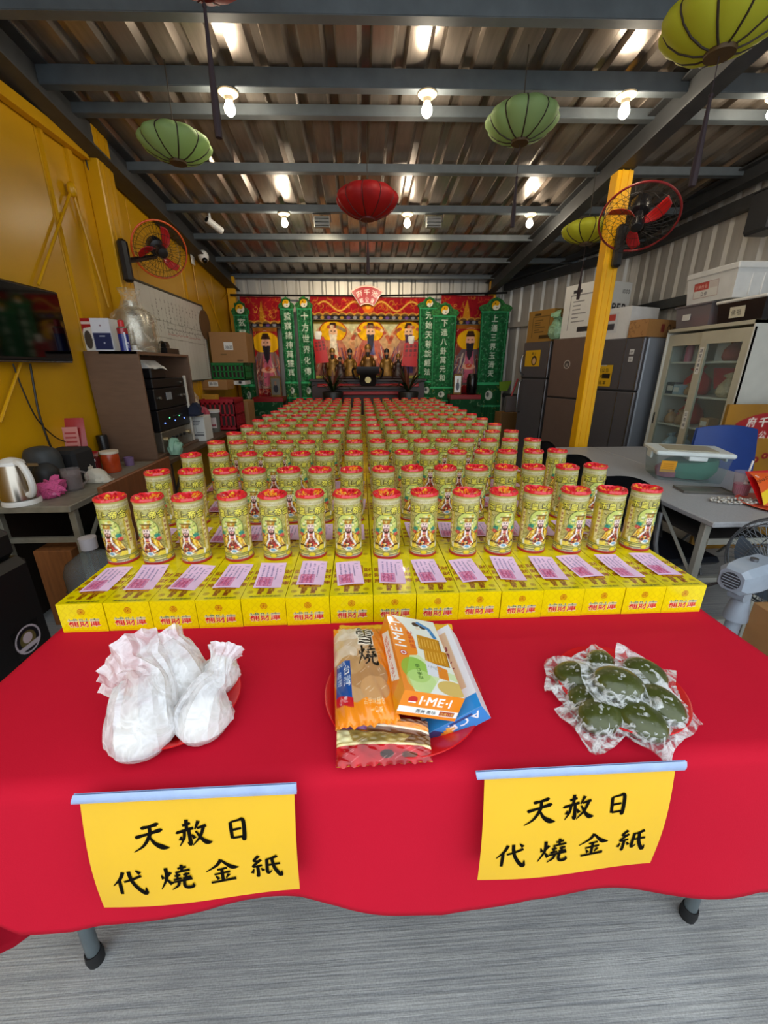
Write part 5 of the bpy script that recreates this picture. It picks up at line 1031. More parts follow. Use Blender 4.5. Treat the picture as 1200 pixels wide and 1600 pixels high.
o = thing('trolley_speaker', 'tall black case on wheels at the left edge, round white sticker', 'speaker', (-1.52, 1.36, 0), R_(-3)); mb = MB(); mb.box((0, 0, .40), (.37, .37, .68), .03); mb.build('case_body', M('black_vinyl', '0d0d0f', rough=.45), o)
mb = MB(); mb.box((0, 0, .80), (.33, .33, .12), .025); mb.build('top_case', M('black_vinyl', '0d0d0f'), o); mb = MB(); mb.tube([(-.02, -.172, .8), (-.02, -.19, .82), (.08, -.19, .82), (.08, -.172, .8)], .008, 8); mb.build('handle', M('chrome_strip', '88888c'), o)
for sx in (-1, 1): mb = MB(); mb.cyl((sx * .14 - .02, -.12, .035), (sx * .14 + .02, -.12, .035), .035, n=16); mb.cyl((sx * .14 - .02, .12, .035), (sx * .14 + .02, .12, .035), .035, n=16); mb.build('wheel_pair', rub, o)
pt_ = Pt(.1, .1, .002, '0d0d0f'); pt_.ell(.05, .05, .048, .048, 'c8c4cc'); pt_.ell(.05, .05, .042, .042, '16131c'); pt_.ell(.05, .05, .03, .03, 'b8a84a', .5); pt_.rect(.012, .018, .088, .034, 'c8c4cc'); pt_.ell(.05, .056, .018, .018, 'cbbfc4')
panel('sticker', pt_, (.186, .0, .36), (0, .12, 0), (0, 0, .12), VCG, o)
mb = MB(); mb.box((0, -.181, .45), (.3, .004, .5)); mb.build('grille', M('dark_cloth', '222224', rough=.9), o)

mb = MB(); mb.box((0, 0, .34), (.02, 1.25, .68), .003); tag(mb.build('darkening_board', M('darkening_brown', '2c2119', rough=.7, var=.2), None, 35, (XL + .0135, 2.55, 0)), 'added dark board for the dark space under the grey table', 'board')  # added board, darkens the yellow wall seen below the table
mb = MB(); mb.box((0, 0, .2), (.3, .4, .4), .01); tag(mb.build('storage_chest', M('dark_trunk', '1c1815', rough=.6), None, 35, (-1.78, 2.72, 0)), 'dark chest on the floor under the grey table', 'chest')
# ================================================================= altar at the back
AY = 6.86
def ap(x, y, Y=AY): return atY(x, y, Y)
def hang(name, label, x0, x1, yt, yb, draw, cat='hanging', Y=AY, cell=.0085, fold_=0.012, nf=3, group=None, mat=VCF):
    a, b_ = ap(x0, yt, Y), ap(x1, yb, Y); w_, h = b_.x - a.x, a.z - b_.z; p_ = Pt(w_, h, cell, 'ffffff'); draw(p_, w_, h)
    o = tag(link(name, paint_mesh(name, [(p_, lambda u, v: (u * w_, fold_ * math.sin(u * 6.283 * nf) * (1.1 - v * .6), v * h))], mat)), label, cat, group); o.location = (a.x, Y, b_.z)
    md = o.modifiers.new('th', 'SOLIDIFY'); md.thickness = .004; md.offset = 1; return o
def yy_(p, cx, cy, r):
    p.ell(cx, cy, r * 1.15, r * 1.15, '16401c'); p.ell(cx, cy, r, r, 'e9e6d8'); ang = .5
    p.poly([(cx + r * math.cos(a), cy + r * math.sin(a)) for a in np.linspace(ang + .6, ang + .6 + math.pi, 24)], 'e2ac12')
    d = ang + .6 + math.pi; p.ell(cx + r * .5 * math.cos(d - math.pi), cy + r * .5 * math.sin(d - math.pi), r * .5, r * .5, 'e2ac12'); p.ell(cx + r * .5 * math.cos(d), cy + r * .5 * math.sin(d), r * .5, r * .5, 'e9e6d8')
    p.ell(cx - r * .2, cy + r * .45, r * .16, r * .16, '6a3a10'); p.ell(cx + r * .2, cy - r * .45, r * .16, r * .16, '777064')
def swirl(p, w_, h, n, cols, seed, s_=.03, lw=.008, y0=0, y1=1):
    rg = random.Random(seed)
    for _ in range(n):
        x, y, a, k = rg.uniform(0, w_), h * rg.uniform(y0, y1), rg.uniform(0, 6.3), rg.uniform(.6, 1.3) * s_
        p.line([(x + k * math.cos(a + t) * (1 - t * .15), y + k * math.sin(a + t) * (1 - t * .15)) for t in (0, .7, 1.4, 2.1, 2.8)], lw, rg.choice(cols), .85)
def valance(seed, flame=True):
    def f(p, w_, h):
        p.a[:] = srgb('9c1420'); swirl(p, w_, h, int(70 * w_), ['b8681e', 'c88a2a', '7a1016', 'd04028', 'a85a1c'], seed, .05, .010)
        if flame:
            p.poly([(w_ * .42, 0), (w_ * .58, 0), (w_ * .54, h * .5), (w_ * .5, h * .85), (w_ * .46, h * .5)], 'c8841e'); swirl(p, w_, h, 12, ['e8b040'], seed + 1, .03, .008, .1, .6)
        else:
            for s_ in (-1, 1):
                pts = [(w_ / 2 + s_ * (w_ * .05 + w_ * .38 * t), h * (.5 + .25 * math.sin(t * 9))) for t in np.linspace(0, 1, 18)]; p.line(pts, .03, 'c07a26'); p.line(pts, .012, 'e8b858')
            p.ell(w_ / 2, h * .5, .09, .09, 'd86a1c'); p.ell(w_ / 2, h * .5, .04, .04, 'f0b030')
        for k in range(int(w_ / .12) + 1): p.ell(k * .12, 0, .07, .045, 'c8943a'); p.ell(k * .12, 0, .05, .03, '6a4a2a')
        p.rect(0, h * .95, w_, h, '5c0c12')
    return f
mb = MB(); a, b_ = ap(360, 461, AY + .05), ap(792, 460, AY + .05); mb.tube([(a.x, AY + .04, a.z), (0.1, AY + .04, a.z - .0), (b_.x, AY + .04, b_.z + .02)], .014, 8); o = tag(mb.build('curtain_pole', blk), 'dark pole holding the altar hangings', 'pole')
hang('embroidered_valance', 'red and gold valance at the left of the altar', 374, 442, 463, 506, valance(1), group='red altar valances')
hang('embroidered_valance', 'wide red valance with gold dragons over the altar picture', 484, 664, 463, 494, valance(2, False), group='red altar valances')
hang('embroidered_valance', 'red and gold valance at the right of the altar', 690, 768, 461, 501, valance(3), group='red altar valances')
def band(p, w_, h): p.a[:] = srgb('2a2730'); [p.ell((k + .5) * .1, h / 2, .03, h * .35, ['8a8a92', 'b08a3a', '6a4a8a'][k % 3]) for k in range(int(w_ / .1))]; p.rect(0, 0, w_, h * .12, 'b8a070'); p.rect(0, h * .9, w_, h, 'b8a070')
hang('altar_trim_band', 'dark trim band above the altar picture', 488, 664, 492, 501, band, cat='trim band', Y=AY + .02, fold_=0)
hang('altar_trim_band', 'dark trim band above the left deity tapestry', 392, 440, 503, 512, band, cat='trim band', Y=AY + .02, fold_=0)
hang('altar_trim_band', 'dark trim band above the right deity tapestry', 706, 758, 499, 508, band, cat='trim band', Y=AY + .02, fold_=0)
def robed(p, cx, y0, s_, robe, skin, beard, sash, seed):
    """generic seated bearded figure in layered robes with a round halo"""
    p.ell(cx, y0 + .82 * s_, .27 * s_, .2 * s_, 'e8b012'); p.ell(cx, y0 + .82 * s_, .27 * s_, .2 * s_, 'a8341c', hole=.93)
    p.poly([(cx - .16 * s_, y0 + .66 * s_), (cx + .16 * s_, y0 + .66 * s_), (cx + .4 * s_, y0 + .3 * s_), (cx + .46 * s_, y0), (cx - .46 * s_, y0), (cx - .4 * s_, y0 + .3 * s_)], robe)
    rg = random.Random(seed)
    for k in range(34):
        sd = rg.choice((-1, 1)); x0 = cx + sd * rg.uniform(.05, .3) * s_; p.line([(x0, y0 + rg.uniform(.35, .6) * s_), (x0 + sd * .06 * s_, y0 + .25 * s_), (x0 + sd * rg.uniform(.02, .14) * s_, y0 + rg.uniform(0, .2) * s_)], .012, rg.choice(['d88a6a', 'e8d8c0', '7a2a2a', '5a4a7a', 'c8502a', '4a3a3a']), .85)
    p.poly([(cx - .07 * s_, y0 + .62 * s_), (cx + .07 * s_, y0 + .62 * s_), (cx + .1 * s_, y0 + .05 * s_), (cx - .1 * s_, y0 + .05 * s_)], sash)
    p.ell(cx, y0 + .34 * s_, .13 * s_, .05 * s_, skin); p.ell(cx, y0 + .36 * s_, .06 * s_, .04 * s_, 'c8503a')
    p.ell(cx, y0 + .8 * s_, .085 * s_, .12 * s_, skin); p.poly([(cx - .075 * s_, y0 + .77 * s_), (cx + .075 * s_, y0 + .77 * s_), (cx + .05 * s_, y0 + .55 * s_), (cx, y0 + .45 * s_), (cx - .05 * s_, y0 + .55 * s_)], beard)
    p.ell(cx, y0 + .78 * s_, .03 * s_, .02 * s_, skin); p.poly([(cx - .09 * s_, y0 + .88 * s_), (cx + .09 * s_, y0 + .88 * s_), (cx + .05 * s_, y0 + .98 * s_), (cx - .05 * s_, y0 + .98 * s_)], '3a2418')
    for sd in (-1, 1): p.ell(cx + sd * .035 * s_, y0 + .825 * s_, .014 * s_, .01 * s_, '2a1810')
def picture(p, w_, h):
    p.a[:] = srgb('c9c79c'); p.rect(0, h * .92, w_, h, '6a5a1c'); p.rect(0, 0, w_, h * .14, 'd8c860')
    for k, (c, r, bd, sh) in enumerate([(.17, 'b8745c', 'e9dcc8', 'd8c8a8'), (.5, 'b8685a', '3a3a4a', '6a6a98'), (.84, 'a87068', '4a3a5a', '5a4a80')]):
        swirl(p, w_, h, 0, ['c8704a'], k); s_ = h * .9
        p.ell(w_ * c, h * .55, .42 * s_, .46 * s_, 'c88a60', .65); robed(p, w_ * c, h * .06, s_, r, 'e8b896', bd, sh, k)
        rg = random.Random(k + 7)
        for i in range(26): a = rg.uniform(.2, 2.9); p.ell(w_ * c + .4 * s_ * math.cos(a), h * .5 + .42 * s_ * math.sin(a), .03, .025, rg.choice(['c86a4a', '8a7a5a', 'e0c8a0', 'a84a3a']), .9)
    p.noise(.03, .12, 3)
hang('altar_picture', 'painted altar picture of three seated robed elders with halos', 489, 664, 498, 592, picture, cat='picture', Y=AY + .08, fold_=0, cell=.008)
def deity(seed, robe):
    def f(p, w_, h):
        p.a[:] = srgb('981820'); swirl(p, w_, h, 40, ['c83a2c', 'd8a05a', '6a0c14', 'e8c8b0'], seed, .03, .008); p.rect(0, h * .93, w_, h, '9a5a1c')
        p.ell(w_ * .5, h * .55, w_ * .4, h * .4, '7a3a34'); p.ell(w_ * .5, h * .55, w_ * .4, h * .4, 'c89a80', hole=.95); robed(p, w_ * .5, h * .12, h * .8, robe, 'e0a890', '2a2630', 'c0607a', seed); swirl(p, w_, h * .5, 26, ['b8a898', '5a4a52', 'd0a08a'], seed + 3, .05, .01)
    return f
hang('deity_tapestry', 'red tapestry of a robed figure left of the altar', 394, 441, 510, 620, deity(4, '8a6a68'), cat='tapestry', Y=AY + .03, group='red deity tapestries')
hang('deity_tapestry', 'red tapestry of a robed figure right of the altar', 707, 757, 506, 614, deity(5, '6a5a62'), cat='tapestry', Y=AY + .03, group='red deity tapestries')
def gbanner(txt, seed):
    def f(p, w_, h):
        p.a[:] = srgb('1c6038'); swirl(p, w_, h, int(260 * h), ['2f7a4c', '4a8f66', '14482a', '7aa88c'], seed, .016, .006); p.noise(.02, .25, seed)
        for x in (.06, .94): p.line([(w_ * x, 0), (w_ * x, h)], .01, '3f9a68')
        p.rect(0, h * .985, w_, h, '3fae74')
        sz = min(.115, h * .86 / max(len(txt), 1) * .86); p.text(txt, w_ * .5 - sz * .5, h * .965 - sz, sz, 'cfdccd', vert=True, gap=h * .9 / len(txt) / sz, bold=.004)
    return f
def gtail(seed):
    def f(p, w_, h):
        p.a[:] = srgb('17502c'); swirl(p, w_, h, 60, ['2f7a4c', '8a8a3a', '14401f', '7a9a7c'], seed, .025, .008); p.ell(w_ / 2, h * .68, w_ * .14, h * .12, 'c8cfc4'); p.ell(w_ * .46, h * .7, w_ * .06, h * .06, '55605a'); p.rect(0, h * .93, w_, h, '3fae74'); p.rect(0, h * .4, w_, h * .44, '3fae74')
        for k in range(9): p.line([(w_ * (k + .5) / 9, 0), (w_ * (k + .5) / 9, h * .4)], .012, '0f3a20')
    return f
def ghead(p, w_, h):
    p.a[:] = srgb('1d5a2a'); swirl(p, w_, h, 30, ['3f8a4a', '8a8a3a', '123f1c'], 3, .025, .008); yy_(p, w_ / 2, h * .5, min(w_, h) * .33)
headm = M('banner_edge', '153f20', rough=.9)
def banner(label, x0, x1, yt, ym, ye, txt, seed, Y):
    """green embroidered banner: trefoil head, long body with characters, tail"""
    yb = yt + (x1 - x0) * .62; a, b_, c_ = ap(x0, yb, Y), ap(x1, ym, Y), ap(x1, ye, Y); w_ = b_.x - a.x; hb = a.z - b_.z; hh = ap(x0, yt, Y).z - a.z; ht = b_.z - c_.z
    t = thing('temple_banner', label, 'banner', (a.x + w_ / 2, Y, c_.z), 0, 'green temple banners')
    for nm, dr, z0, h, wd in (('tail', gtail(seed), 0, ht, w_ * 1.04), ('body', gbanner(txt, seed), ht, hb, w_)):
        p_ = Pt(wd, h, .008, 'ffffff'); dr(p_, wd, h); o = link(nm, paint_mesh(nm, [(p_, lambda u, v, wd=wd, z0=z0, h=h: ((u - .5) * wd * (.95 + .05 * v), .014 * math.sin(u * 6.283 * 2.5 + seed) * (1.1 - .6 * v), z0 + v * h))], VCF), t); md = o.modifiers.new('th', 'SOLIDIFY'); md.thickness = .004; md.offset = 1
    z1 = ht + hb; mb = MB(); mb.m = Matrix.Translation((0, .012, z1)) @ Matrix.Rotation(math.pi / 2, 4, 'X')
    out = [(-.5, 0), (-.56, .25), (-.46, .45), (-.3, .55), (-.2, .85), (0, 1.05), (.2, .85), (.3, .55), (.46, .45), (.56, .25), (.5, 0)]; mb.prism([(x * w_ * 1.06, y * hh) for x, y in out], 0, .02); o = mb.build('head_board', M('banner_green', '1f5c2c', rough=.85, var=.3, vs=40, col2='2f7a3a'), t)
    r = min(w_ * .36, hh * .42); p_ = Pt(2 * r, 2 * r, .006, '1f5c2c'); yy_(p_, r, r, r * .84)
    link('yin_yang', paint_mesh('yin_yang', [(p_, lambda u, v: ((2 * u - 1) * r, -.0095, z1 + hh * .42 + (2 * v - 1) * r))], VCF), o)
banner('green banner behind the brown carton at the far left', 364, 399, 470, 600, 655, '玄靈護法安民', 1, AY - .14)
banner('green banner left of the altar, outer one of the pair', 437, 466, 464, 596, 640, '監察諸神萬靈真', 2, AY - .05)
banner('green banner left of the altar, nearest the picture', 463, 493, 463, 596, 640, '十方世界化傳', 3, AY - .09)
banner('green banner right of the altar, nearest the picture', 655, 682, 464, 595, 640, '元始天尊說經法', 4, AY - .05)
banner('green banner right of the altar, hanging slightly lower', 676, 708, 473, 604, 642, '下達八卦萬元和', 5, AY - .1)
banner('green banner at the far right of the altar', 752, 786, 465, 597, 660, '上通三界玉清天', 6, AY - .12)
# the red fan-shaped sign above the altar
def fan_sign(name, label, c, R0, R1, half, fn_rot, lines_, parent_loc=None, cell=.006):
    t = thing(name, label, 'sign', c); t.rotation_euler = fn_rot; arc = lambda r: [(r * math.sin(a), r * math.cos(a) - R1) for a in np.linspace(-half, half, 20)]
    mb = MB(); mb.m = Matrix.Rotation(math.pi / 2, 4, 'X'); mb.prism(arc(R1) + arc(R0)[::-1], 0, .02); mb.build('sign_edge', M('sign_white', 'd8c8c0', rough=.4), t)
    n = 40; p_ = Pt(half * 2 * (R0 + R1) / 2, R1 - R0, cell, 'b0121c'); L_, H2 = p_.w, p_.h; p_.rect(0, 0, L_, H2 * .06, 'e8d8c8'); p_.rect(0, H2 * .94, L_, H2, 'e8d8c8')
    for st, yy, sz in lines_:
        n_ = len(st)
        for k, ch in enumerate(st): p_.text(ch, L_ * (k + .5) / n_ * .9 + L_ * .05 - sz * H2 / 2, H2 * yy, sz * H2, 'f2eae2', bold=.002)
    link('sign_face', paint_mesh('sign_face', [(p_, lambda u, v: ((R0 + (R1 - R0) * v) * .985 * math.sin((u * 2 - 1) * half * .97), -.022, (R0 + (R1 - R0) * v) * .985 * math.cos((u * 2 - 1) * half * .97) - R1 + .002))], VCG), t); return t
q = ap(573, 446, AY - .05); fan_sign('fan_sign', 'small red fan-shaped sign with white characters above the altar', q, .17, .42, .62, (0, 0, 0), [('府千池', .5, .36), ('館公歲', .12, .3)])
# altar tables, incense burner, statues
dwood = M('dark_altar_wood', '2a1512', rough=.4, var=.2); gold = M('gold_statue', '7a5a26', rough=.4, metal=.5, var=.45, vs=30); redp = M('red_lacquer', '8a1418', rough=.35)
def step(label, x0, x1, yt, Y, dep, zb, mat, cat='altar table'):
    a, b_ = ap(x0, yt, Y), ap(x1, yt, Y); t = thing('altar_table', label, cat, ((a.x + b_.x) / 2, Y + dep / 2, 0)); w_ = b_.x - a.x
    mb = MB(); mb.box((0, 0, a.z - .02), (w_ + .06, dep, .04), .005); mb.build('table_top', mat, t); mb = MB(); mb.box((0, .02, (a.z - .04) / 2), (w_, dep - .05, a.z - .042)); mb.build('table_front', mat, t)
    mb = MB(); mb.box((0, -dep / 2 + .03, a.z - .1), (w_ * .9, .03, .05), .01); mb.build('carved_rail', redp, t); return a.z
zA = step('dark carved altar table under the large picture', 486, 664, 592, 6.62, .3, 0, dwood)
zB = step('lower dark altar table in front with red rail', 512, 640, 604, 6.28, .3, 0, dwood)
def statue(label, x, yb, yt, Y, col, hat):
    zb = zA if Y > 6.5 else zB; a = ap(x, yb, Y); h = ap(x, yt, Y).z - zb; t = thing('deity_statue', label, 'statue', (a.x, Y, zb + .001), 0, 'small statues on the altar'); s_ = h
    mb = MB(); mb.box((0, 0, .04 * s_), (.5 * s_, .36 * s_, .08 * s_), .01); mb.build('plinth', dwood, t)
    mb = MB(); mb.lathe([(.001, .08 * s_), (.24 * s_, .08 * s_), (.25 * s_, .16 * s_), (.19 * s_, .3 * s_), (.17 * s_, .5 * s_), (.2 * s_, .58 * s_), (.12 * s_, .66 * s_), (.055 * s_, .69 * s_), (.055 * s_, .72 * s_)], 18, sy=.7); mb.sphere((-.17 * s_, -.07 * s_, .42 * s_), (.07 * s_, .09 * s_, .14 * s_), 10, 6); mb.sphere((.17 * s_, -.07 * s_, .42 * s_), (.07 * s_, .09 * s_, .14 * s_), 10, 6); mb.build('robe', col, t, 50)
    mb = MB(); mb.sphere((0, -.01 * s_, .79 * s_), (.085 * s_, .085 * s_, .11 * s_), 12, 8); hd = mb.build('head', M('statue_face', '8a5a3c', rough=.5), t); mb = MB(); mb.ring([[(.05 * s_ * math.cos(a) * k, -.09 * s_ + .015 * math.sin(a), z * s_) for a in (6.283 * i / 10 for i in range(10))] for k, z in ((1, .76), (.8, .66), (.1, .55))]); mb.build('beard', blk, hd)
    mb = MB(); mb.lathe([(.095 * s_, .84 * s_), (.1 * s_, .9 * s_), (.07 * s_, .97 * s_), (.001, 1.0 * s_)] if hat else [(.09 * s_, .84 * s_), (.085 * s_, .92 * s_), (.03 * s_, .97 * s_), (.001, .98 * s_)], 14); mb.build('crown', gold if hat else blk, hd)
for i, a in enumerate([('small armoured statue beside the left red paper', 520, 572, 543, 6.78, gold, 1), ('small gilded statue left of the central statue', 547, 570, 543, 6.78, gold, 0), ('central seated gilded statue on the altar', 575, 571, 537, 6.78, M('bronze_statue', '6a4a20', rough=.35, metal=.6, var=.3, vs=30), 1), ('small gilded statue right of the central statue', 604, 570, 543, 6.78, gold, 0), ('dark statue beside the right red paper', 622, 576, 552, 6.7, dwood, 1), ('dark standing statue behind the left plant', 532, 588, 556, 6.66, dwood, 0)]): statue(*a)
# incense burner
q = ap(575, 600, 6.40); o = thing('incense_burner', 'black square incense burner with pale round emblem', 'incense burner', (q.x, 6.42, zB + .001)); h = ap(575, 573, 6.40).z - zB; mb = MB()
mb.ring([[(sx * w2, sy * d2, z) for sx, sy in ((-1, -1), (1, -1), (1, 1), (-1, 1))] for w2, d2, z in ((.1, .06, .0), (.12, .07, .03), (.12, .07, h * .55), (.17, .09, h * .7), (.17, .09, h), (.15, .08, h), (.14, .07, h * .8))], True, True, True); mb.build('burner', M('black_bronze', '151214', rough=.3, metal=.5), o)
mb = MB(); mb.tube([(0, -.072, h * .32), (0, -.08, h * .32)], .045, 20); mb.build('emblem', M('pale_gold', 'b8b080', rough=.4), o)
for sx in (-1, 1): mb = MB(); mb.tube(catmull([(sx * .13, 0, h * .4), (sx * .2, 0, h * .45), (sx * .23, 0, h * .8), (sx * .2, 0, h * .95)], 4), .014, 8); mb.build('handle', M('black_bronze', '151214'), o)
# red paper charms
def charm(label, pts, Y, seed):
    P = [ap(x, y, Y) for x, y in pts]; p_ = Pt((P[1] - P[0]).length, (P[0] - P[3]).length, .008, 'b01216'); w_, h = p_.w, p_.h
    for c in range(3): p_.text('福德正', w_ * (.1 + .3 * c), h * .78, w_ * .22, '5a0c0e', vert=True, gap=1.3, bold=.003)
    o = thing('red_paper_charm', label, 'paper charm', P[3].lerp(P[2], .5)); O = o.location.copy(); link('paper', paint_mesh('paper', [(p_, lambda u, v: P[3].lerp(P[2], u).lerp(P[0].lerp(P[1], u), v) - O + Vector((0, -.01 * math.sin(math.pi * u), 0)))], VC), o)
    mb = MB(); c = P[0].lerp(P[1], .5) - O; mb.ring(crumple([tuple(c + Vector((0, 0, -.02))), tuple(c + Vector((0, 0, .04))), tuple(c + Vector((.0, 0, .09)))], [.04, .05, .03], 12, .3, seed, .5)); mb.build('tissue_top', wcard, o, 40)
    b_ = O.z - zA; mb = MB(); mb.cyl((0, .03, -(O.z - zA) if O.z > zA else -.05), (0, .03, .2), .008, n=6); mb.build('stick', dwood, o)
charm('red paper charm with dark characters, left of the statues', ((489, 530), (506, 526), (514, 566), (494, 568)), 6.6, 1)
charm('red paper charm with dark characters, right of the statues', ((632, 536), (653, 534), (651, 573), (627, 572)), 6.6, 2)
# bromeliads
def plant(label, x, yb, yt, Y, seed, red):
    q = ap(x, yb, Y); rg = random.Random(seed); h = ap(x, yt, Y).z - q.z; t = thing('potted_bromeliad', label, 'plant', (q.x, Y, 0), 0, 'bromeliads before the altar')
    mb = MB(); mb.lathe([(.001, q.z - .28), (.11, q.z - .28), (.15, q.z - .02), (.14, q.z)], 18); mb.lathe([(.001, q.z - .02), (.14, q.z - .02)], 18); mb.build('pot', M('dark_pot', '1c1a18', rough=.4), t)
    mb = MB(); mb.box((0, 0, (q.z - .28) / 2), (.26, .26, q.z - .281)); mb.build('stand', dwood, t)
    for k in range(26):
        a = rg.uniform(0, 6.28); up = rg.uniform(.15, .8) if k < 16 else rg.uniform(.7, 1); l = h * rg.uniform(.7, 1.05); sp = .42 * (1 - up * .75); wd = .018; m_ = M('brom_green', '1f3014', rough=.4, var=.3, vs=20) if k < 16 else M('brom_red', '5a2a18' if red else '6a4420', rough=.45, var=.3, vs=20)
        P = [Vector((math.cos(a) * sp * t_, math.sin(a) * sp * t_ * .6, q.z + l * (up * t_ + (1 - up) * (t_ * 1.2 - 1.3 * t_ * t_)))) for t_ in (0, .25, .5, .75, 1)]; s_ = Vector((-math.sin(a), math.cos(a), 0))
        mb = MB(); mb.add([tuple(p_ + s_ * wd * e * wq) for p_, wq in zip(P, (1, 1.2, 1, .7, .1)) for e in (-1, 1)] + [tuple(p_ - Vector((0, 0, .006))) for p_ in P], [f for i in range(4) for f in ((2 * i, 2 * i + 2, 10 + i + 1, 10 + i), (10 + i, 10 + i + 1, 2 * i + 3, 2 * i + 1))]); mb.build('leaf', m_, t, 60)
plant('spiky bromeliad plant left of the incense burner', 520, 612, 568, 6.02, 1, True)
plant('spiky bromeliad plant right of the incense burner', 638, 612, 566, 6.02, 2, True)
# side shelves with green skirts
def skirt(txt):
    def f(p, w_, h):
        p.a[:] = srgb('17482a'); swirl(p, w_, h, 60, ['2f6a44', '0f3018', '8a9a7c', '5a7a5a'], 6, .04, .01)
        if txt:
            for k, ch in enumerate(txt): p.text(ch, w_ * (.08 + k * .46), h * .5, min(.19, w_ * .42), 'b8beb0', bold=.006)
    return f
for lb, x0, x1, yt, txt, sd in (('left side altar with red edge and green embroidered skirt', 394, 442, 621, '', 0), ('right side altar with red edge and green embroidered skirt', 704, 752, 617, '界法', 1)):
    a, b_ = ap(x0, yt, 6.5), ap(x1, yt, 6.5); w_ = b_.x - a.x; t = thing('side_altar', lb, 'altar table', ((a.x + b_.x) / 2, 6.66, 0)); mb = MB(); mb.box((0, 0, a.z - .035), (w_, .32, .07), .004); mb.build('table_top', redp, t)
    mb = MB(); mb.box((0, .01, (a.z - .07) / 2), (w_ - .03, .28, a.z - .072)); mb.build('base', dwood, t); p_ = Pt(w_, a.z - .1, .01, 'ffffff'); skirt(txt)(p_, p_.w, p_.h); panel('green_skirt', p_, (-w_ / 2, -.162, .03), (w_, 0, 0), (0, 0, a.z - .1), VCF, t)
zs_ = ap(418, 621, 6.5).z; zr_ = ap(728, 617, 6.5).z
def frame(label, x0, x1, yt, yb, z, Y, bright):
    a, b_ = ap(x0, yb, Y), ap(x1, yt, Y); w_, h = b_.x - a.x, b_.z - z; t = thing('picture_frame', label, 'picture frame', (a.x + w_ / 2, Y, z + .001)); mb = MB(); mb.box((0, 0, h / 2), (w_, .03, h), .004); mb.build('frame', gold, t); p_ = Pt(w_ * .8, h * .8, .006, 'dfe6ea' if bright else '6a6a66'); p_.ell(w_ * .4, h * .3, w_ * .22, h * .2, '2a2c34'); p_.ell(w_ * .4, h * .56, w_ * .1, h * .11, '8a6a5a'); panel('photo', p_, (-w_ * .4, -.0165, h * .1), (w_ * .8, 0, 0), (0, 0, h * .8), VCG, t)
frame('small framed portrait on the left side altar', 424, 438, 588, 616, zs_, 6.62, False); frame('bright framed portrait on the right side altar', 708, 722, 584, 612, zr_, 6.62, True)
q = ap(737, 612, 6.6); h = ap(737, 583, 6.6).z - zr_; mb = MB(); mb.lathe([(.001, 0), (.07, 0), (.085, h * .1), (.085, h * .75), (.06, h * .97), (.001, h)], 20); tag(mb.build('black_urn', M('black_gloss', '0c0c0e', rough=.15), None, 35, (q.x, 6.62, zr_ + .001)), 'tall glossy black urn on the right side altar', 'urn')
# broom, dustpan and boxes in the back right corner
o = thing('broom', 'green broom standing upside down by the right banner', 'broom', (ap(783, 650, 6.72).x, 6.74, 0)); zt_ = ap(785, 612, 6.55).z; mb = MB(); mb.cyl((0, 0, 0), (-.02, 0, zt_), .012, n=8); mb.build('handle', M('pale_handle', '9a948a', rough=.5), o)
mb = MB(); mb.add([(-.06, -.02, zt_), (.06, -.02, zt_), (.12, -.03, zt_ + .16), (-.08, -.03, zt_ + .14), (-.06, .03, zt_), (.06, .03, zt_), (.12, .03, zt_ + .16), (-.08, .03, zt_ + .14)], [(0, 1, 2, 3), (7, 6, 5, 4), (0, 4, 5, 1), (1, 5, 6, 2), (2, 6, 7, 3), (3, 7, 4, 0)]); mb.build('bristles', M('lime_bristles', '7aa02a', rough=.8, bump=.6, bs=90, stretch=(8, 8, .6)), o)
carton('storage_carton', 'brown carton on the floor in the back right corner', (778, 812, 645, 700), Y=6.35, dep=.3, zs=0, pr_=('6a4e2a', lines('3a2a18', 3, 8)))
o = thing('dustpan', 'grey dustpan with red handle on the corner carton', 'dustpan', (ap(803, 640, 6.4).x, 6.45, pxbox(778, 812, 645, 700, 6.35, 0)[4] + .003)); mb = MB(); mb.box((0, 0, .12), (.26, .1, .24), .01); mb.build('pan', M('grey_pan', '6a6468', rough=.5), o); mb = MB(); mb.cyl((-.06, -.02, .22), (.03, 0, .5), .014, n=8); mb.build('handle', rbl, o)
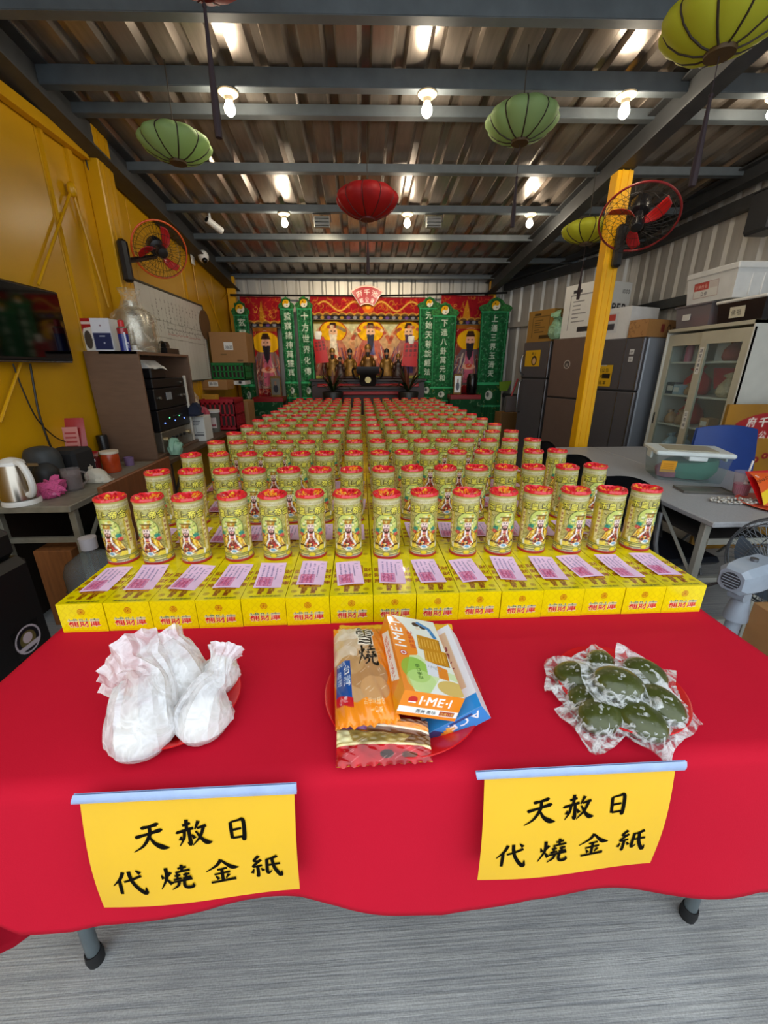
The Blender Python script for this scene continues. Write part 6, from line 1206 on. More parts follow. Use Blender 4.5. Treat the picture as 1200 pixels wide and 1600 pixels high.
# ================================================================= right side: fridges along the slanted wall
fr1 = M('fridge_grey', '77787e', rough=.35, metal=.25, var=.04); fr2 = M('fridge_dark', '5c5a5e', rough=.35, metal=.3, var=.04); frb = M('fridge_brown', '6a5850', rough=.4, metal=.1, var=.06); chro = M('chrome_strip', '88888c', rough=.25, metal=.9); frs = M('fridge_side', '8f959e', rough=.4, metal=.1, var=.04); seal = M('door_gap', '1c1c1e', rough=.8)
FR = R_(-20.5)          # doors face left and towards the camera
def fridge(label, corner, w_, dep, h, split, dm, sm, handle, strips):
    """local frame: x along the door from near to far corner, y into the cabinet"""
    t = thing('refrigerator', label, 'refrigerator', (corner[0], corner[1], 0)); t.rotation_euler = (0, 0, R_(90) - FR * -1 if False else math.atan2(.94, -.35)); 
    mb = MB(); mb.box((w_ / 2, -dep / 2 - .03, h / 2 + .01), (w_, dep - .06, h - .02), .012); mb.build('cabinet', sm, t)
    for z0, z1 in ((.05, split - .008), (split + .008, h)):
        mb = MB(); mb.box((w_ / 2, -.029, (z0 + z1) / 2), (w_, .055, z1 - z0), .01); d = mb.build('door', dm, t)
        for sx in strips: mb = MB(); mb.box((sx * w_, .0, (z0 + z1) / 2), (.012, .006, z1 - z0 - .01)); mb.build('trim_strip', chro, d)
        if handle:
            zz = (z1 - .45, z1 - .02) if z0 < split * .5 else (z0 + .03, z0 + .3)
            mb = MB(); mb.tube(catmull([(w_ - .05, .0, zz[0]), (w_ - .045, .05, zz[0] + .05), (w_ - .045, .05, zz[1] - .05), (w_ - .05, 0, zz[1])], 4), .012, 8); mb.build('handle', chro, d)
    mb = MB(); mb.box((w_ / 2, -.03, split), (w_ - .02, .04, .014)); mb.build('door_seal', seal, t)
    for k in (0, 1): mb = MB(); mb.cyl((.06 + k * (w_ - .12), -.1, 0), (.06 + k * (w_ - .12), -.1, .03), .02, n=10); mb.build('foot', rub, t)
    return t
f1 = fridge('silver refrigerator right of the yellow post', (2.81, 4.16), .6, .62, 1.72, 1.2, fr2, frs, False, (.03, .33))
f2 = fridge('brown two-door refrigerator behind the yellow post', (2.597, 4.745), .58, .6, 1.765, 1.08, frb, frb, False, ())
f3 = fridge('silver refrigerator with yellow notice, nearest the altar', (2.385, 5.33), .48, .6, 1.75, 1.3, fr2, fr2, True, (.03,))
def note(parent, x0, x1, z0, z1, bg, draw, name='taped_notice', y=.0015):
    p_ = Pt(abs(x1 - x0), z1 - z0, .005, bg); draw(p_, p_.w, p_.h); return link(name, paint_mesh(name, [(p_, lambda u, v: (x0 + (x1 - x0) * u, y + .002, z0 + (z1 - z0) * v))], VC), parent)
def wr(p, w_, h): p.text('戒煙公告', w_ * .12, h * .68, h * .2, '2a2210'); p.text('冰箱內', w_ * .08, h * .4, h * .2, '2a2210'); p.rect(w_ * .55, h * .38, w_ * .92, h * .6, '1c1610'); p.text('請勿亂拿', w_ * .1, h * .1, h * .19, '2a2210'); p.rect(w_ * .1, h * .95, w_ * .7, h, 'c8c8cc')
note(f1, .56, .30, 1.24, 1.46, 'd8a816', wr)
def face(p, w_, h): p.ell(w_ * .62, h * .36, w_ * .18, h * .3, '3a2c14'); p.ell(w_ * .62, h * .33, w_ * .11, h * .2, 'd8b080'); p.text('禁止', w_ * .42, h * .72, h * .2, '3a2c10')
note(f3, .42, .15, 1.45, 1.65, 'd8a816', face)
def circ_(p, w_, h): p.ell(w_ / 2, h / 2, w_ * .48, h * .48, 'd8d0c8'); p.ell(w_ / 2, h / 2, w_ * .4, h * .4, '4a4440'); p.text('福', w_ * .28, h * .3, w_ * .42, 'd8d0c8')
note(f2, .36, .26, 1.42, 1.52, '6a5850', circ_, 'round_sticker')
for k in range(2): note(f1, .14, .09, 1.56 - k * .07, 1.61 - k * .07, 'c8c8c4', lambda p, w_, h: p.text('福', .008, .01, .03, '555555'), 'small_sticker')
def onfridge(name, label, fr, x0, x1, y0, y1, z, h, mat, cat='box', front=None, side=None, bgc='ffffff', lid=None):
    """box standing on a fridge, in that fridge's frame"""
    t = thing(name, label, cat); t.location = fr.matrix_world @ Vector(((x0 + x1) / 2, (y0 + y1) / 2, z + .001)) if False else Vector(fr.location) + Matrix.Rotation(fr.rotation_euler.z, 3, 'Z') @ Vector(((x0 + x1) / 2, (y0 + y1) / 2, z + .001)); t.rotation_euler = fr.rotation_euler
    w_, d = x1 - x0, y1 - y0; mb = MB(); mb.box((0, 0, h / 2), (w_, d, h), .004); mb.build('body', mat, t)
    if front: p_ = Pt(w_, h, .006, bgc); front(p_, w_, h); link('door_side_print', paint_mesh('door_side_print', [(p_, lambda u, v: (w_ / 2 - w_ * u, d / 2 + .001, v * h))], VC), t)
    if side: p_ = Pt(d, h, .006, bgc); side(p_, d, h); link('end_print', paint_mesh('end_print', [(p_, lambda u, v: (-w_ / 2 - .001, d / 2 - d * u, v * h))], VC), t)
    if lid: mb = MB(); mb.box((0, 0, h - lid / 2), (w_ + .02, d + .02, lid), .006); mb.build('lid', mat, t)
    return t
def form(ink):
    def f(p, w_, h):
        p.line([(w_ * .2, h * .15), (w_ * .2, h * .8), (w_ * .85, h * .8), (w_ * .85, h * .2)], .007, ink); p.rect(w_ * .25, h * .84, w_ * .5, h * .9, ink); p.rect(w_ * .5, h * .1, w_ * .95, h * .2, ink)
        for k in range(6): p.rect(w_ * .28, h * (.3 + k * .075), w_ * (.45 + .25 * random.Random(k).random()), h * (.3 + k * .075) + .008, ink)
    return f
onfridge('storage_carton', 'brown printed carton on the fridge nearest the altar', f3, .02, .46, -.46, -.02, 1.75, .37, M('ochre_carton', '9a7434', rough=.7), front=form('3a2c14'), bgc='9a7434', side=lambda p, w_, h: p.text('PAPER', w_ * .15, h * .7, .07, '2a2014'))
onfridge('paper_carton', 'tall white copier paper carton on the brown fridge', f2, .02, .50, -.5, -.02, 1.765, .56, wcard, front=form('2a2a30'), bgc='dcdcd8', side=lambda p, w_, h: (p.text('PAPER', w_ * .05, h * .45, .13, '2a2a2e', bold=.006), p.text('1000', w_ * .7, h * .8, .06, '2a2a2e'), p.text('COPY', w_ * .1, h * .85, .04, '2a2a2e')))
onfridge('foam_box', 'white foam box on the silver fridge right of the post', f1, .22, .56, -.44, -.02, 1.72, .3, M('white_foam', 'd4d6d6', rough=.7, bump=.3, bs=150), front=lambda p, w_, h: (p.rect(w_ * .15, h * .2, w_ * .6, h * .85, 'c8ccd0'), p.rect(w_ * .2, h * .6, w_ * .5, h * .8, 'b84038'), p.rect(w_ * .2, h * .3, w_ * .5, h * .5, '3a3a44')), bgc='d4d6d6')
onfridge('storage_carton', 'low brown carton beside the foam box on the fridge', f1, .0, .2, -.5, .0, 1.72, .16, card, front=lambda p, w_, h: swirl(p, w_, h, 18, ['7a5430'], 4, .02, .006), side=lambda p, w_, h: (p.rect(.2, h * .3, .25, h * .75, '7a2a24'), p.ell(.32, h * .5, .03, .04, '5a3a24', hole=.6), p.rect(.38, h * .4, .46, h * .6, '5a3a24')), bgc='a87a48')
c = Vector((2.36, 5.22, 1.75)); c = Vector(f3.location) + Matrix.Rotation(f3.rotation_euler.z, 3, 'Z') @ Vector((-.02, -.06, 0)); o = thing('plastic_bag', 'pale green tied plastic bag leaning on the ochre carton', 'bag', (c.x, c.y, 1.768)); mb = MB(); mb.ring(crumple([(0, 0, 0), (0, 0, .06), (0, 0, .16), (-.03, -.02, .24), (-.06, -.04, .28)], [.07, .11, .1, .03, .06], 22, .22, 51)); mb.build('bag', film('green_film', 'a8d8b0', .55, .7, 12, .2, .2), o, 30)
# ================================================================= cream glass-door cabinet
X0, X1, CYa, CYb, CH = 2.97, 3.385, 3.16, 4.09, 1.775
cream = M('cream_steel', 'bdb9a4', rough=.4, var=.05); creamw = M('cream_steel_side', 'cfcfc6', rough=.4, var=.05)
t = thing('glass_cabinet', 'cream steel cabinet with sliding glass doors', 'cabinet', (X0, CYa, 0)); L_ = CYb - CYa; dp = X1 - X0
for nm, c_, d_ in (('side_panel', (dp / 2, .008, CH / 2), (dp, .016, CH)), ('side_panel', (dp / 2, L_ - .008, CH / 2), (dp, .016, CH)), ('top_panel', (dp / 2, L_ / 2, CH - .015), (dp, L_, .03)), ('back_panel', (dp - .006, L_ / 2, CH / 2), (.012, L_, CH)), ('bottom_panel', (dp / 2, L_ / 2, .04), (dp, L_, .08))):
    mb = MB(); mb.box(c_, d_, .003); mb.build(nm, creamw if nm == 'side_panel' else cream, t)
SH = (.36, .64, .915, 1.19, 1.485)
for z in SH: mb = MB(); mb.box((dp / 2 + .02, L_ / 2, z - .008), (dp - .07, L_ - .03, .016)); mb.build('shelf', creamw, t)
gl = glassm('cabinet_glass', 'f0f6f6', .05, .04)
for k, (ya, yb, xo) in enumerate(((.0, L_ * .53, .012), (L_ * .47, L_, .032))):
    d = thing('x', '', ''); bpy.data.objects.remove(d)
    st_ = .075; mb = MB(); W2 = yb - ya
    for c_, d_ in (((xo, ya + st_ / 2, CH / 2), (.02, st_, CH - .1)), ((xo, yb - st_ / 2, CH / 2), (.02, st_, CH - .1)), ((xo, (ya + yb) / 2, CH - .1), (.02, W2 - 2 * st_ - .001, .1)), ((xo, (ya + yb) / 2, .16), (.02, W2 - 2 * st_ - .001, .2))): mb.box(c_, d_)
    d = mb.build('sliding_door', cream, t); mb = MB(); mb.box((xo, (ya + yb) / 2, (.26 + CH - .15) / 2), (.005, W2 - 2 * st_, CH - .41)); mb.build('glass_pane', gl, d)
    mb = MB(); mb.box((xo - .0105, (yb - .035) if k else ya + .035, .95), (.002, .02, .11)); mb.build('finger_pull', blk, d)
for z, h, s2 in ((1.38, .22, '請隨手關門'), (.9, .16, '公用櫃')):
    p_ = Pt(.045, h, .004, 'e4e4de'); p_.text(s2, .006, h - .042, .032, '33333a', vert=True, gap=h / len(s2) / .036); panel('paper_label', p_, (-.0005, L_ * .53 - .015, z), (0, -.045, 0), (0, 0, h), VC, t)
# things on the shelves
rg = random.Random(8)
def shelfthing(kind, label, y, z, col, s_=1.0, x=.17):
    pos = (X0 + x, CYa + y, z + .001)
    if kind == 'bottle':
        t2 = thing('spray_bottle', label, 'bottle', pos); mb = MB(); mb.lathe([(.001, 0), (.03 * s_, 0), (.032 * s_, .12 * s_), (.012 * s_, .16 * s_), (.012 * s_, .17 * s_)], 14); mb.build('bottle_body', col, t2); mb = MB(); mb.lathe([(.015 * s_, .165 * s_), (.015 * s_, .2 * s_), (.001, .205 * s_)], 10); mb.build('cap', wp, t2)
    elif kind == 'bag':
        t2 = thing('snack_bag', label, 'bag', pos); mb = MB(); mb.ring(crumple([(0, 0, 0), (0, 0, .04 * s_), (0, 0, .11 * s_), (0, .01, .17 * s_), (0, .02, .2 * s_)], [.07 * s_, .095 * s_, .085 * s_, .03 * s_, .05 * s_], 18, .12, rg.randint(0, 999))); mb.build('bag', col, t2, 40)
    elif kind == 'box':
        t2 = thing('small_box', label, 'box', pos); mb = MB(); mb.box((0, 0, .06 * s_), (.1, .12 * s_, .12 * s_), .004); mb.build('body', col, t2); mb = MB(); mb.box((-.051, 0, .06 * s_), (.002, .08 * s_, .05 * s_)); mb.build('label_print', wcard, t2)
    elif kind == 'flag':
        t2 = thing('red_pennant', label, 'pennant', pos); mb = MB(); mb.prism([(-.16, .0), (.16, .0), (.1, .01), (-.16, .01)], 0, .001) if 0 else mb.add([(0, -.18, .24), (0, .18, .24), (0, .12, .06), (.006, -.18, .24), (.006, .18, .24), (.006, .12, .06)], [(0, 1, 2), (5, 4, 3), (0, 3, 4, 1), (1, 4, 5, 2), (2, 5, 3, 0)]); mb.build('cloth', col, t2)
    return t2
pinkb = M('pink_bottle', 'b05a78', rough=.3); clr = M('clear_bottle', 'a8b0b4', rough=.15, spec=.8); redc = M('red_fabric', 'b0141e', rough=.8); brownb = film('biscuit_film', 'b08a62', .7, .8, 30, .15, .2); bluew = M('pale_blue_pack', '9ab4c4', rough=.4, var=.2, vs=25); dkb = M('dark_blue_box', '2c4456', rough=.4)
z5, z4, z3, z2 = 1.485, 1.19, .915, .64
for i, y in enumerate((.60, .67, .74, .81)): shelfthing('bottle', ['clear bottle on the top cabinet shelf, near the middle', 'second clear bottle on the top cabinet shelf', 'pink bottle on the top cabinet shelf', 'dark bottle at the far end of the top cabinet shelf'][i], y, z5, [clr, clr, pinkb, dkb][i], 1.05, .12 + .03 * (i % 2))
shelfthing('box', 'white carton on the top cabinet shelf, left of the hat', .40, z5, wcard, 1.3, .2); shelfthing('bag', 'red knitted hat on the top cabinet shelf', .30, z5, M('maroon_knit', '8a3a34', rough=.9), .85, .16); shelfthing('bag', 'grey bundle on the top cabinet shelf, nearest end', .14, z5, M('grey_bundle', '8a868a', rough=.6), .7, .15)
shelfthing('flag', 'red pennant hanging inside the cabinet, right door', .30, z4, redc); shelfthing('bag', 'large bag of snacks on the second cabinet shelf', .24, z4, film('cream_film', 'd0c0a0', .75, .7, 25, .15, .2), .95, .15); shelfthing('bag', 'red cloth bundle on the second cabinet shelf', .68, z4, redc, 1.2, .22)
shelfthing('box', 'dark blue box on the second cabinet shelf', .82, z4, dkb, .9, .12); shelfthing('box', 'pale box on the second cabinet shelf', .71, z4, bluew, .75, .1); shelfthing('bag', 'small copper bag on the second cabinet shelf', .60, z4, brownb, .5, .1)
shelfthing('bag', 'red bag on the third cabinet shelf, behind biscuits', .72, z3, redc, 1.15, .26); shelfthing('bag', 'brown biscuit bag on the third cabinet shelf, far end', .76, z3, brownb, .6, .1); shelfthing('bag', 'brown biscuit bag on the third cabinet shelf, middle', .62, z3, brownb, .65, .1); shelfthing('box', 'tan food pack on the third cabinet shelf', .32, z3, M('tan_pack', 'b8906a', rough=.4, var=.2, vs=30), .8, .12); shelfthing('bottle', 'lilac bottle on the third cabinet shelf', .18, z3, M('lilac_bottle', '7a78a8', rough=.3), .6, .12)
for i, y in enumerate((.72, .56, .26)): shelfthing('bag', ['pale blue pack on the low cabinet shelf, far end', 'pale blue pack on the low cabinet shelf, middle', 'pale blue pack on the low cabinet shelf, near end'][i], y, z2, bluew, .85, .13)
# on top of the cabinet
o = thing('storage_bin', 'clear plastic bin with red contents on the cream cabinet', 'bin', (X0 + .2, 3.87, CH + .001)); mb = MB(); mb.ring([[(sx * a, sy * b_, z) for sx, sy in ((-1, -1), (1, -1), (1, 1), (-1, 1))] for a, b_, z in ((.15, .185, 0), (.17, .205, .17), (.175, .21, .175))], True, True, False); mb.build('bin_body', glassm('bin_plastic', 'b8b2b8', .35, .15), o); mb = MB(); mb.box((0, 0, .182), (.37, .44, .016), .005); mb.build('lid', glassm('bin_plastic', 'b8b2b8', .35), o)
mb = MB(); mb.ring(crumple([(0, 0, .01), (0, 0, .05), (0, 0, .1), (0, 0, .13)], [.1, .13, .11, .02], 18, .15, 61, 1.2)); mb.build('red_contents', M('coral_cloth', 'c0503a', rough=.8), o, 50); mb = MB(); mb.box((-.168, .06, .09), (.004, .09, .05)); mb.build('paper_label', wcard, o)
fo = M('white_foam', 'd4d6d6'); o = thing('foam_box', 'large white foam box with lid on top of the clear bin', 'box', (X0 + .2, 3.72, CH + .193)); mb = MB(); mb.ring([[(sx * a, sy * b_, z) for sx, sy in ((-1, -1), (1, -1), (1, 1), (-1, 1))] for a, b_, z in ((.17, .24, 0), (.19, .26, .2))], True, True, True); mb.build('box_body', fo, o); mb = MB(); mb.box((0, 0, .225), (.40, .54, .05), .008); mb.build('lid', fo, o)
p_ = Pt(.26, .12, .005, 'd8d8d4'); p_.rect(0, .06, .16, .12, 'b8443c'); p_.text('冷凍食品', .01, .075, .032, 'e8d8d0'); p_.rect(.165, .065, .255, .115, 'c8c0bc'); p_.text('急件', .08, .015, .035, '33303a'); p_.line([(0, 0), (.26, 0), (.26, .12), (0, .12), (0, 0)], .006, '8a3a3a'); link('label_print', paint_mesh('label_print', [(p_, lambda u, v: (-.176 - .012 * v, .17 - .26 * u, .04 + .12 * v))], VC), o)
for k in (-1, 1):
    mb = MB(); mb.box((k * .05, -.253, .1), (.012, .012, .17), .003); mb.build('moulded_rib', fo, o)
o = thing('storage_bin', 'black plastic bin with white lid on the cream cabinet', 'bin', (X0 + .2, 3.38, CH + .001)); mb = MB(); mb.ring([[(sx * a, sy * b_, z) for sx, sy in ((-1, -1), (1, -1), (1, 1), (-1, 1))] for a, b_, z in ((.15, .2, 0), (.17, .215, .15))], True, True, True); mb.build('bin_body', M('dark_bin', '1c1a1e', rough=.25), o); mb = MB(); mb.box((0, 0, .162), (.37, .46, .022), .007); mb.build('lid', wp, o)
p_ = Pt(.14, .08, .005, 'd8d4c0'); p_.text('佛祖', .015, .02, .045, '44443a'); link('paper_label', paint_mesh('paper_label', [(p_, lambda u, v: (-.158 - .008 * v, .09 - .14 * u, .035 + .08 * v))], VC), o); p_ = Pt(.1, .08, .005, 'd8d4cc'); p_.text('香', .03, .02, .04, '44443a'); link('paper_label', paint_mesh('paper_label', [(p_, lambda u, v: (-.03 + .1 * u, -.2065 - .006 * v, .035 + .08 * v))], VC), o)
# ================================================================= grey tables on the right
gtop = M('speckled_laminate', '9c9ea2', rough=.45, var=.12, vs=120); gleg = M('cream_leg', 'a6a69c', rough=.45, metal=.2, var=.08); dshelf = M('dark_shelf', '35312e', rough=.6)
def gtable(label, x0, x1, y0, y1, z=.74):
    t = thing('folding_table', label, 'table', ((x0 + x1) / 2, (y0 + y1) / 2, 0)); w_, d = x1 - x0, y1 - y0; mb = MB(); mb.box((0, 0, z - .014), (w_, d, .028), .005); mb.build('table_top', gtop, t)
    for sy in (-1, 1):
        for sx in (-1, 1):
            mb = MB(); mb.box((sx * (w_ / 2 - .05), sy * (d / 2 - .09), (z - .03) / 2), (.035, .035, z - .03), .003); lg = mb.build('leg', gleg, t); mb = MB(); mb.tube([(sx * (w_ / 2 - .05), sy * (d / 2 - .1), z * .55), (sx * (w_ / 2 - .05), sy * (d / 2 - .42), z - .04)], .009, 6); mb.build('brace', gleg, lg)
        mb = MB(); mb.box((0, sy * (d / 2 - .09), z * .52), (w_ - .1, .02, .025)); mb.build('crossbar', gleg, t); mb = MB(); mb.box((0, sy * (d / 2 - .09), .12), (w_ - .1, .025, .04)); mb.build('foot_bar', gleg, t)
    mb = MB(); mb.box((0, .0, z - .13), (w_ - .12, d - .14, .012)); sh = mb.build('under_shelf', dshelf, t); mb = MB(); mb.box((0, -(d - .14) / 2, z - .13), (w_ - .12, .012, .03)); mb.build('shelf_edge', gleg, sh)
    return t
gtable('grey folding table beside the yellow post and tubes', 1.66, 2.14, 1.69, 3.62); gtable('grey folding table along the cream cabinet', 2.15, 2.63, 1.69, 3.62)
TG = .741
# plastic box with green contents
a = atZ(1003, 748, TG); o = thing('storage_box', 'clear plastic box with white lid and green contents on the table', 'box', (2.14, 2.52, TG), R_(-22)); w2, d2, h = .20, .15, .17
mb = MB(); mb.ring([[(sx * (a - q_) if i % 2 == 0 else sx * a, sy * b_ if i % 2 == 0 else sy * (b_ - q_), z) for i, (sx, sy) in enumerate(((-1, -1), (-1, -1), (1, -1), (1, -1), (1, 1), (1, 1), (-1, 1), (-1, 1)))] for a, b_, z, q_ in ((w2 * .86, d2 * .86, 0, .03), (w2, d2, h, .03))], True, True, False) if 0 else mb.ring([[(sx * a, sy * b_, z) for sx, sy in ((-1, -1), (1, -1), (1, 1), (-1, 1))] for a, b_, z in ((w2 * .88, d2 * .88, .0), (w2 * .9, d2 * .9, .01), (w2, d2, h))], True, True, False); mb.build('box_body', glassm('clear_box', 'e4ecec', .1, .12), o)
mb = MB(); mb.box((0, 0, h + .008), (w2 * 2 + .025, d2 * 2 + .025, .028), .008); ld = mb.build('lid', M('milky_lid', 'd8e2e2', rough=.3), o); mb = MB(); mb.box((0, 0, h + .0235), (w2 * 1.4, d2 * 1.35, .005), .002); mb.build('lid_panel', M('tan_lid_panel', 'a8a28a', rough=.3), ld)
for s2 in (-1, 1): mb = MB(); mb.box((s2 * (w2 + .008), 0, h - .02), (.014, .1, .05), .004); mb.build('clip', M('milky_lid', 'd8e2e2'), ld)
mb = MB(); mb.box((.02, .0, h - .015), (.1, d2 * 2 + .012, .035), .004); mb.build('side_clip', M('milky_lid', 'd8e2e2'), ld)
mb = MB(); mb.ring(crumple([(.03, 0, .008), (.03, 0, .06), (.03, 0, .12), (.02, 0, .155)], [.125, .15, .148, .02], 24, .06, 71, .8)); mb.build('green_cloth', M('teal_cloth', '3a9078', rough=.7, var=.3, vs=14, col2='2c7a66'), o, 50); mb = MB(); mb.ring(crumple([(-.09, -.02, .008), (-.09, -.02, .06), (-.08, -.02, .1)], [.06, .07, .02], 16, .15, 72)); mb.build('pink_cloth', M('rose_cloth', 'a85a72', rough=.7), o, 50)
p_ = Pt(.085, .075, .004, 'dc9a20'); [p_.rect(.012, .012 + k * .013, .07, .016 + k * .013, 'a86a10') for k in range(4)]; link('orange_note', paint_mesh('orange_note', [(p_, lambda u, v: (-.17 + .085 * u, -.1385 - .01 * v, .055 + .075 * v))], VC), o)
# tray, beads, cup, glue bottle, packet
o = thing('steel_tray', 'flat steel tray in front of the plastic box', 'tray', (2.02, 2.19, TG), R_(-12)); mb = MB(); mb.box((0, 0, .004), (.26, .12, .006), .002); mb.build('tray_bottom', M('dull_tray', '77746c', rough=.35, metal=.6), o)
for c_, d_ in (((0, .06, .008), (.27, .006, .014)), ((0, -.06, .008), (.27, .006, .014)), ((.132, 0, .008), (.006, .12, .014)), ((-.132, 0, .008), (.006, .12, .014))): mb = MB(); mb.box(c_, d_); mb.build('tray_rim', M('dull_tray', '77746c'), o)
q = atZ(1155, 774, TG); o = thing('drink_cup', 'clear plastic cup of pink drink with a straw', 'cup', (q.x, q.y, TG)); hC = .135; mb = MB(); mb.lathe([(.001, 0), (.034, 0), (.036, .003), (.05, hC), (.053, hC + .002), (.05, hC + .004), (.048, hC), (.034, .006), (.001, .005)], 28); mb.build('cup_wall', glassm('cup_plastic', 'f2eef0', .14, .1), o)
mb = MB(); mb.lathe([(.001, .007), (.034, .007), (.0412, .07), (.001, .07)], 24); mb.build('pink_drink', M('pink_liquid', 'c0587c', rough=.1), o); mb = MB(); mb.cyl((.005, .0, .01), (.03, .01, .2), .005, n=8); mb.build('straw', M('white_straw', 'e4e0de', rough=.3), o); p_ = Pt(.07, .022, .003, 'e4e2e2'); p_.rect(.02, .004, .06, .018, '3a3a44'); link('cup_label', paint_mesh('cup_label', [(p_, lambda u, v: (.0452 * math.sin(1.5 * u - .75), -.0452 * math.cos(1.5 * u - .75), .078 + .022 * v))], VC), o)
bead = M('wrapped_candy', 'b8b4ac', rough=.15, metal=.4, var=.3, vs=60); mbb = MB(); mbb.sphere((0, 0, .008), (.011, .009, .008), 8, 6); me_b = mbb.mesh('bead', bead)
o = thing('bead_strand', 'coiled strand of shiny clear beads on the table edge', 'beads', (2.02, 1.98, TG), R_(-8))
pts = [(.115 * math.cos(a) * (1 if k else 1), .035 * math.sin(a), k) for k in range(2) for a in np.linspace(0, 6.28, 34)[:-1]]
for k in range(54):
    a = k * 6.283 / 27; rr = 1 - .38 * (k // 27); link('bead', me_b, o, (.125 * math.cos(a) * rr + .01, .045 * math.sin(a) * rr, .004 * (k % 2)), a)
mb = MB(); mb.tube([(.125 * math.cos(a) + .01, .045 * math.sin(a), .006) for a in np.linspace(0, 6.2, 28)], .0015, 5); mb.build('cord', wp, o)
q = atZ(1180, 782, TG); o = thing('glue_bottle', 'small white bottle with black cap beside the cup', 'bottle', (q.x + .03, q.y, TG)); mb = MB(); mb.lathe([(.001, 0), (.016, 0), (.016, .05), (.009, .058)], 14); mb.build('bottle_body', wp, o); mb = MB(); mb.lathe([(.009, .057), (.009, .08), (.001, .08)], 12); mb.build('cap', blk, o); mb = MB(); mb.lathe([(.0164, .015), (.0164, .038)], 14); mb.build('label_band', M('dark_label', '2a2a34', rough=.4), o)
def packet(p, w_, h): p.a[:] = srgb('dc5a1c'); p.poly([(0, 0), (w_ * .55, h * .35), (w_ * .5, h * .55), (0, h * .25)], 'e8c81c'); p.text('SNACKS', w_ * .03, h * .5, h * .14, '1c1a18', rot=.5); p.rect(w_ * .55, 0, w_ * .72, h, 'd0dce8'); p.text('脆笛酥', w_ * .56, h * .78, w_ * .15, '3a6ab0', vert=True); p.rect(w_ * .75, 0, w_, h, 'c82418'); p.text('S', w_ * .05, h * .72, h * .18, 'f0f0ec')
o = thing('snack_packet', 'orange and red snack packet leaning on the table at the right edge', 'packet', (2.18, 1.90, TG + .008), R_(8)); p_ = Pt(.22, .2, .003, 'dc5a1c'); packet(p_, .22, .2); link('printed_film', paint_mesh('printed_film', [(p_, lambda u, v: (-.08 + .22 * u, -.02 * math.sin(math.pi * u) + .12 * v, .03 * math.sin(math.pi * v) + .15 * v))], VCG), o); mb = MB(); mb.grid(lambda u, v: (.14 - .22 * u, .01 + .12 * v + .01, .15 * v), 8, 8); mb.build('back_film', redpl, o)
mb = MB(); mb.lathe([(.001, .004), (.16, .004), (.19, .014), (.195, .012), (.165, 0), (.001, 0)], 36); tag(mb.build('red_tray', M('orange_red_plastic', 'd0401c', rough=.3), None, 35, (2.22, 1.905, TG - .0005)), 'flat red plastic dish under the snack packet', 'dish')
o = thing('bowl', 'clear glass bowl of sweets behind the drink cup', 'bowl', (2.47, 2.16, TG)); mb = MB(); mb.lathe([(.001, .004), (.04, .004), (.07, .05), (.074, .05), (.045, 0), (.001, 0)], 24); mb.build('bowl_glass', glassm('bowl_glass', 'd8d8dc', .25), o)
for k in range(7): mb = MB(); mb.sphere((.03 * math.cos(k * .9), .03 * math.sin(k * .9), .03 + .012 * (k % 2)), .016, 8, 6); mb.build('sweet', [redpl, M('pink_sweet', 'c85a7a', rough=.3), blk][k % 3], o)
# gold board with red fan
p_ = Pt(.7, .62, .006, 'a8751c'); p_.noise(.2, .1, 4); c0 = (.36, .12)
p_.poly([(c0[0] + .48 * math.sin(a), c0[1] + .44 * math.cos(a)) for a in np.linspace(-.62, .62, 20)] + [(c0[0] + .27 * math.sin(a), c0[1] + .25 * math.cos(a)) for a in np.linspace(.62, -.62, 20)], 'a80f18'); p_.text('府 千 池', .17, .46, .075, 'f0e6d8', bold=.004, gap=.95); p_.text('館 公 歲', .22, .37, .06, 'f0e6d8', bold=.003, gap=.95)
for k in range(8): p_.ell(.12 + .07 * k, .2 + .03 * (k % 3), .028, .024, '8a1418'); p_.ell(.12 + .07 * k, .2 + .03 * (k % 3), .008, .008, 'd8a030')
p_.ell(.1, .1, .05, .05, '8a1418'); p_.ell(.1, .1, .018, .018, 'c88a20')
a = atY(1141, 632, 2.93); o = thing('fan_emblem_sign', 'gold board with red fan emblem behind the blue chair', 'sign panel', (a.x - .0, 2.94, 0)); zt_ = a.z; panel('panel_face', p_, (0, -.0105, zt_ - .62), (.7, 0, 0), (0, 0, .62), VCG, o); mb = MB(); mb.box((.35, .005, zt_ / 2), (.7, .03, zt_), .003); mb.build('panel_board', M('gold_board', '8a641c', rough=.5), o)
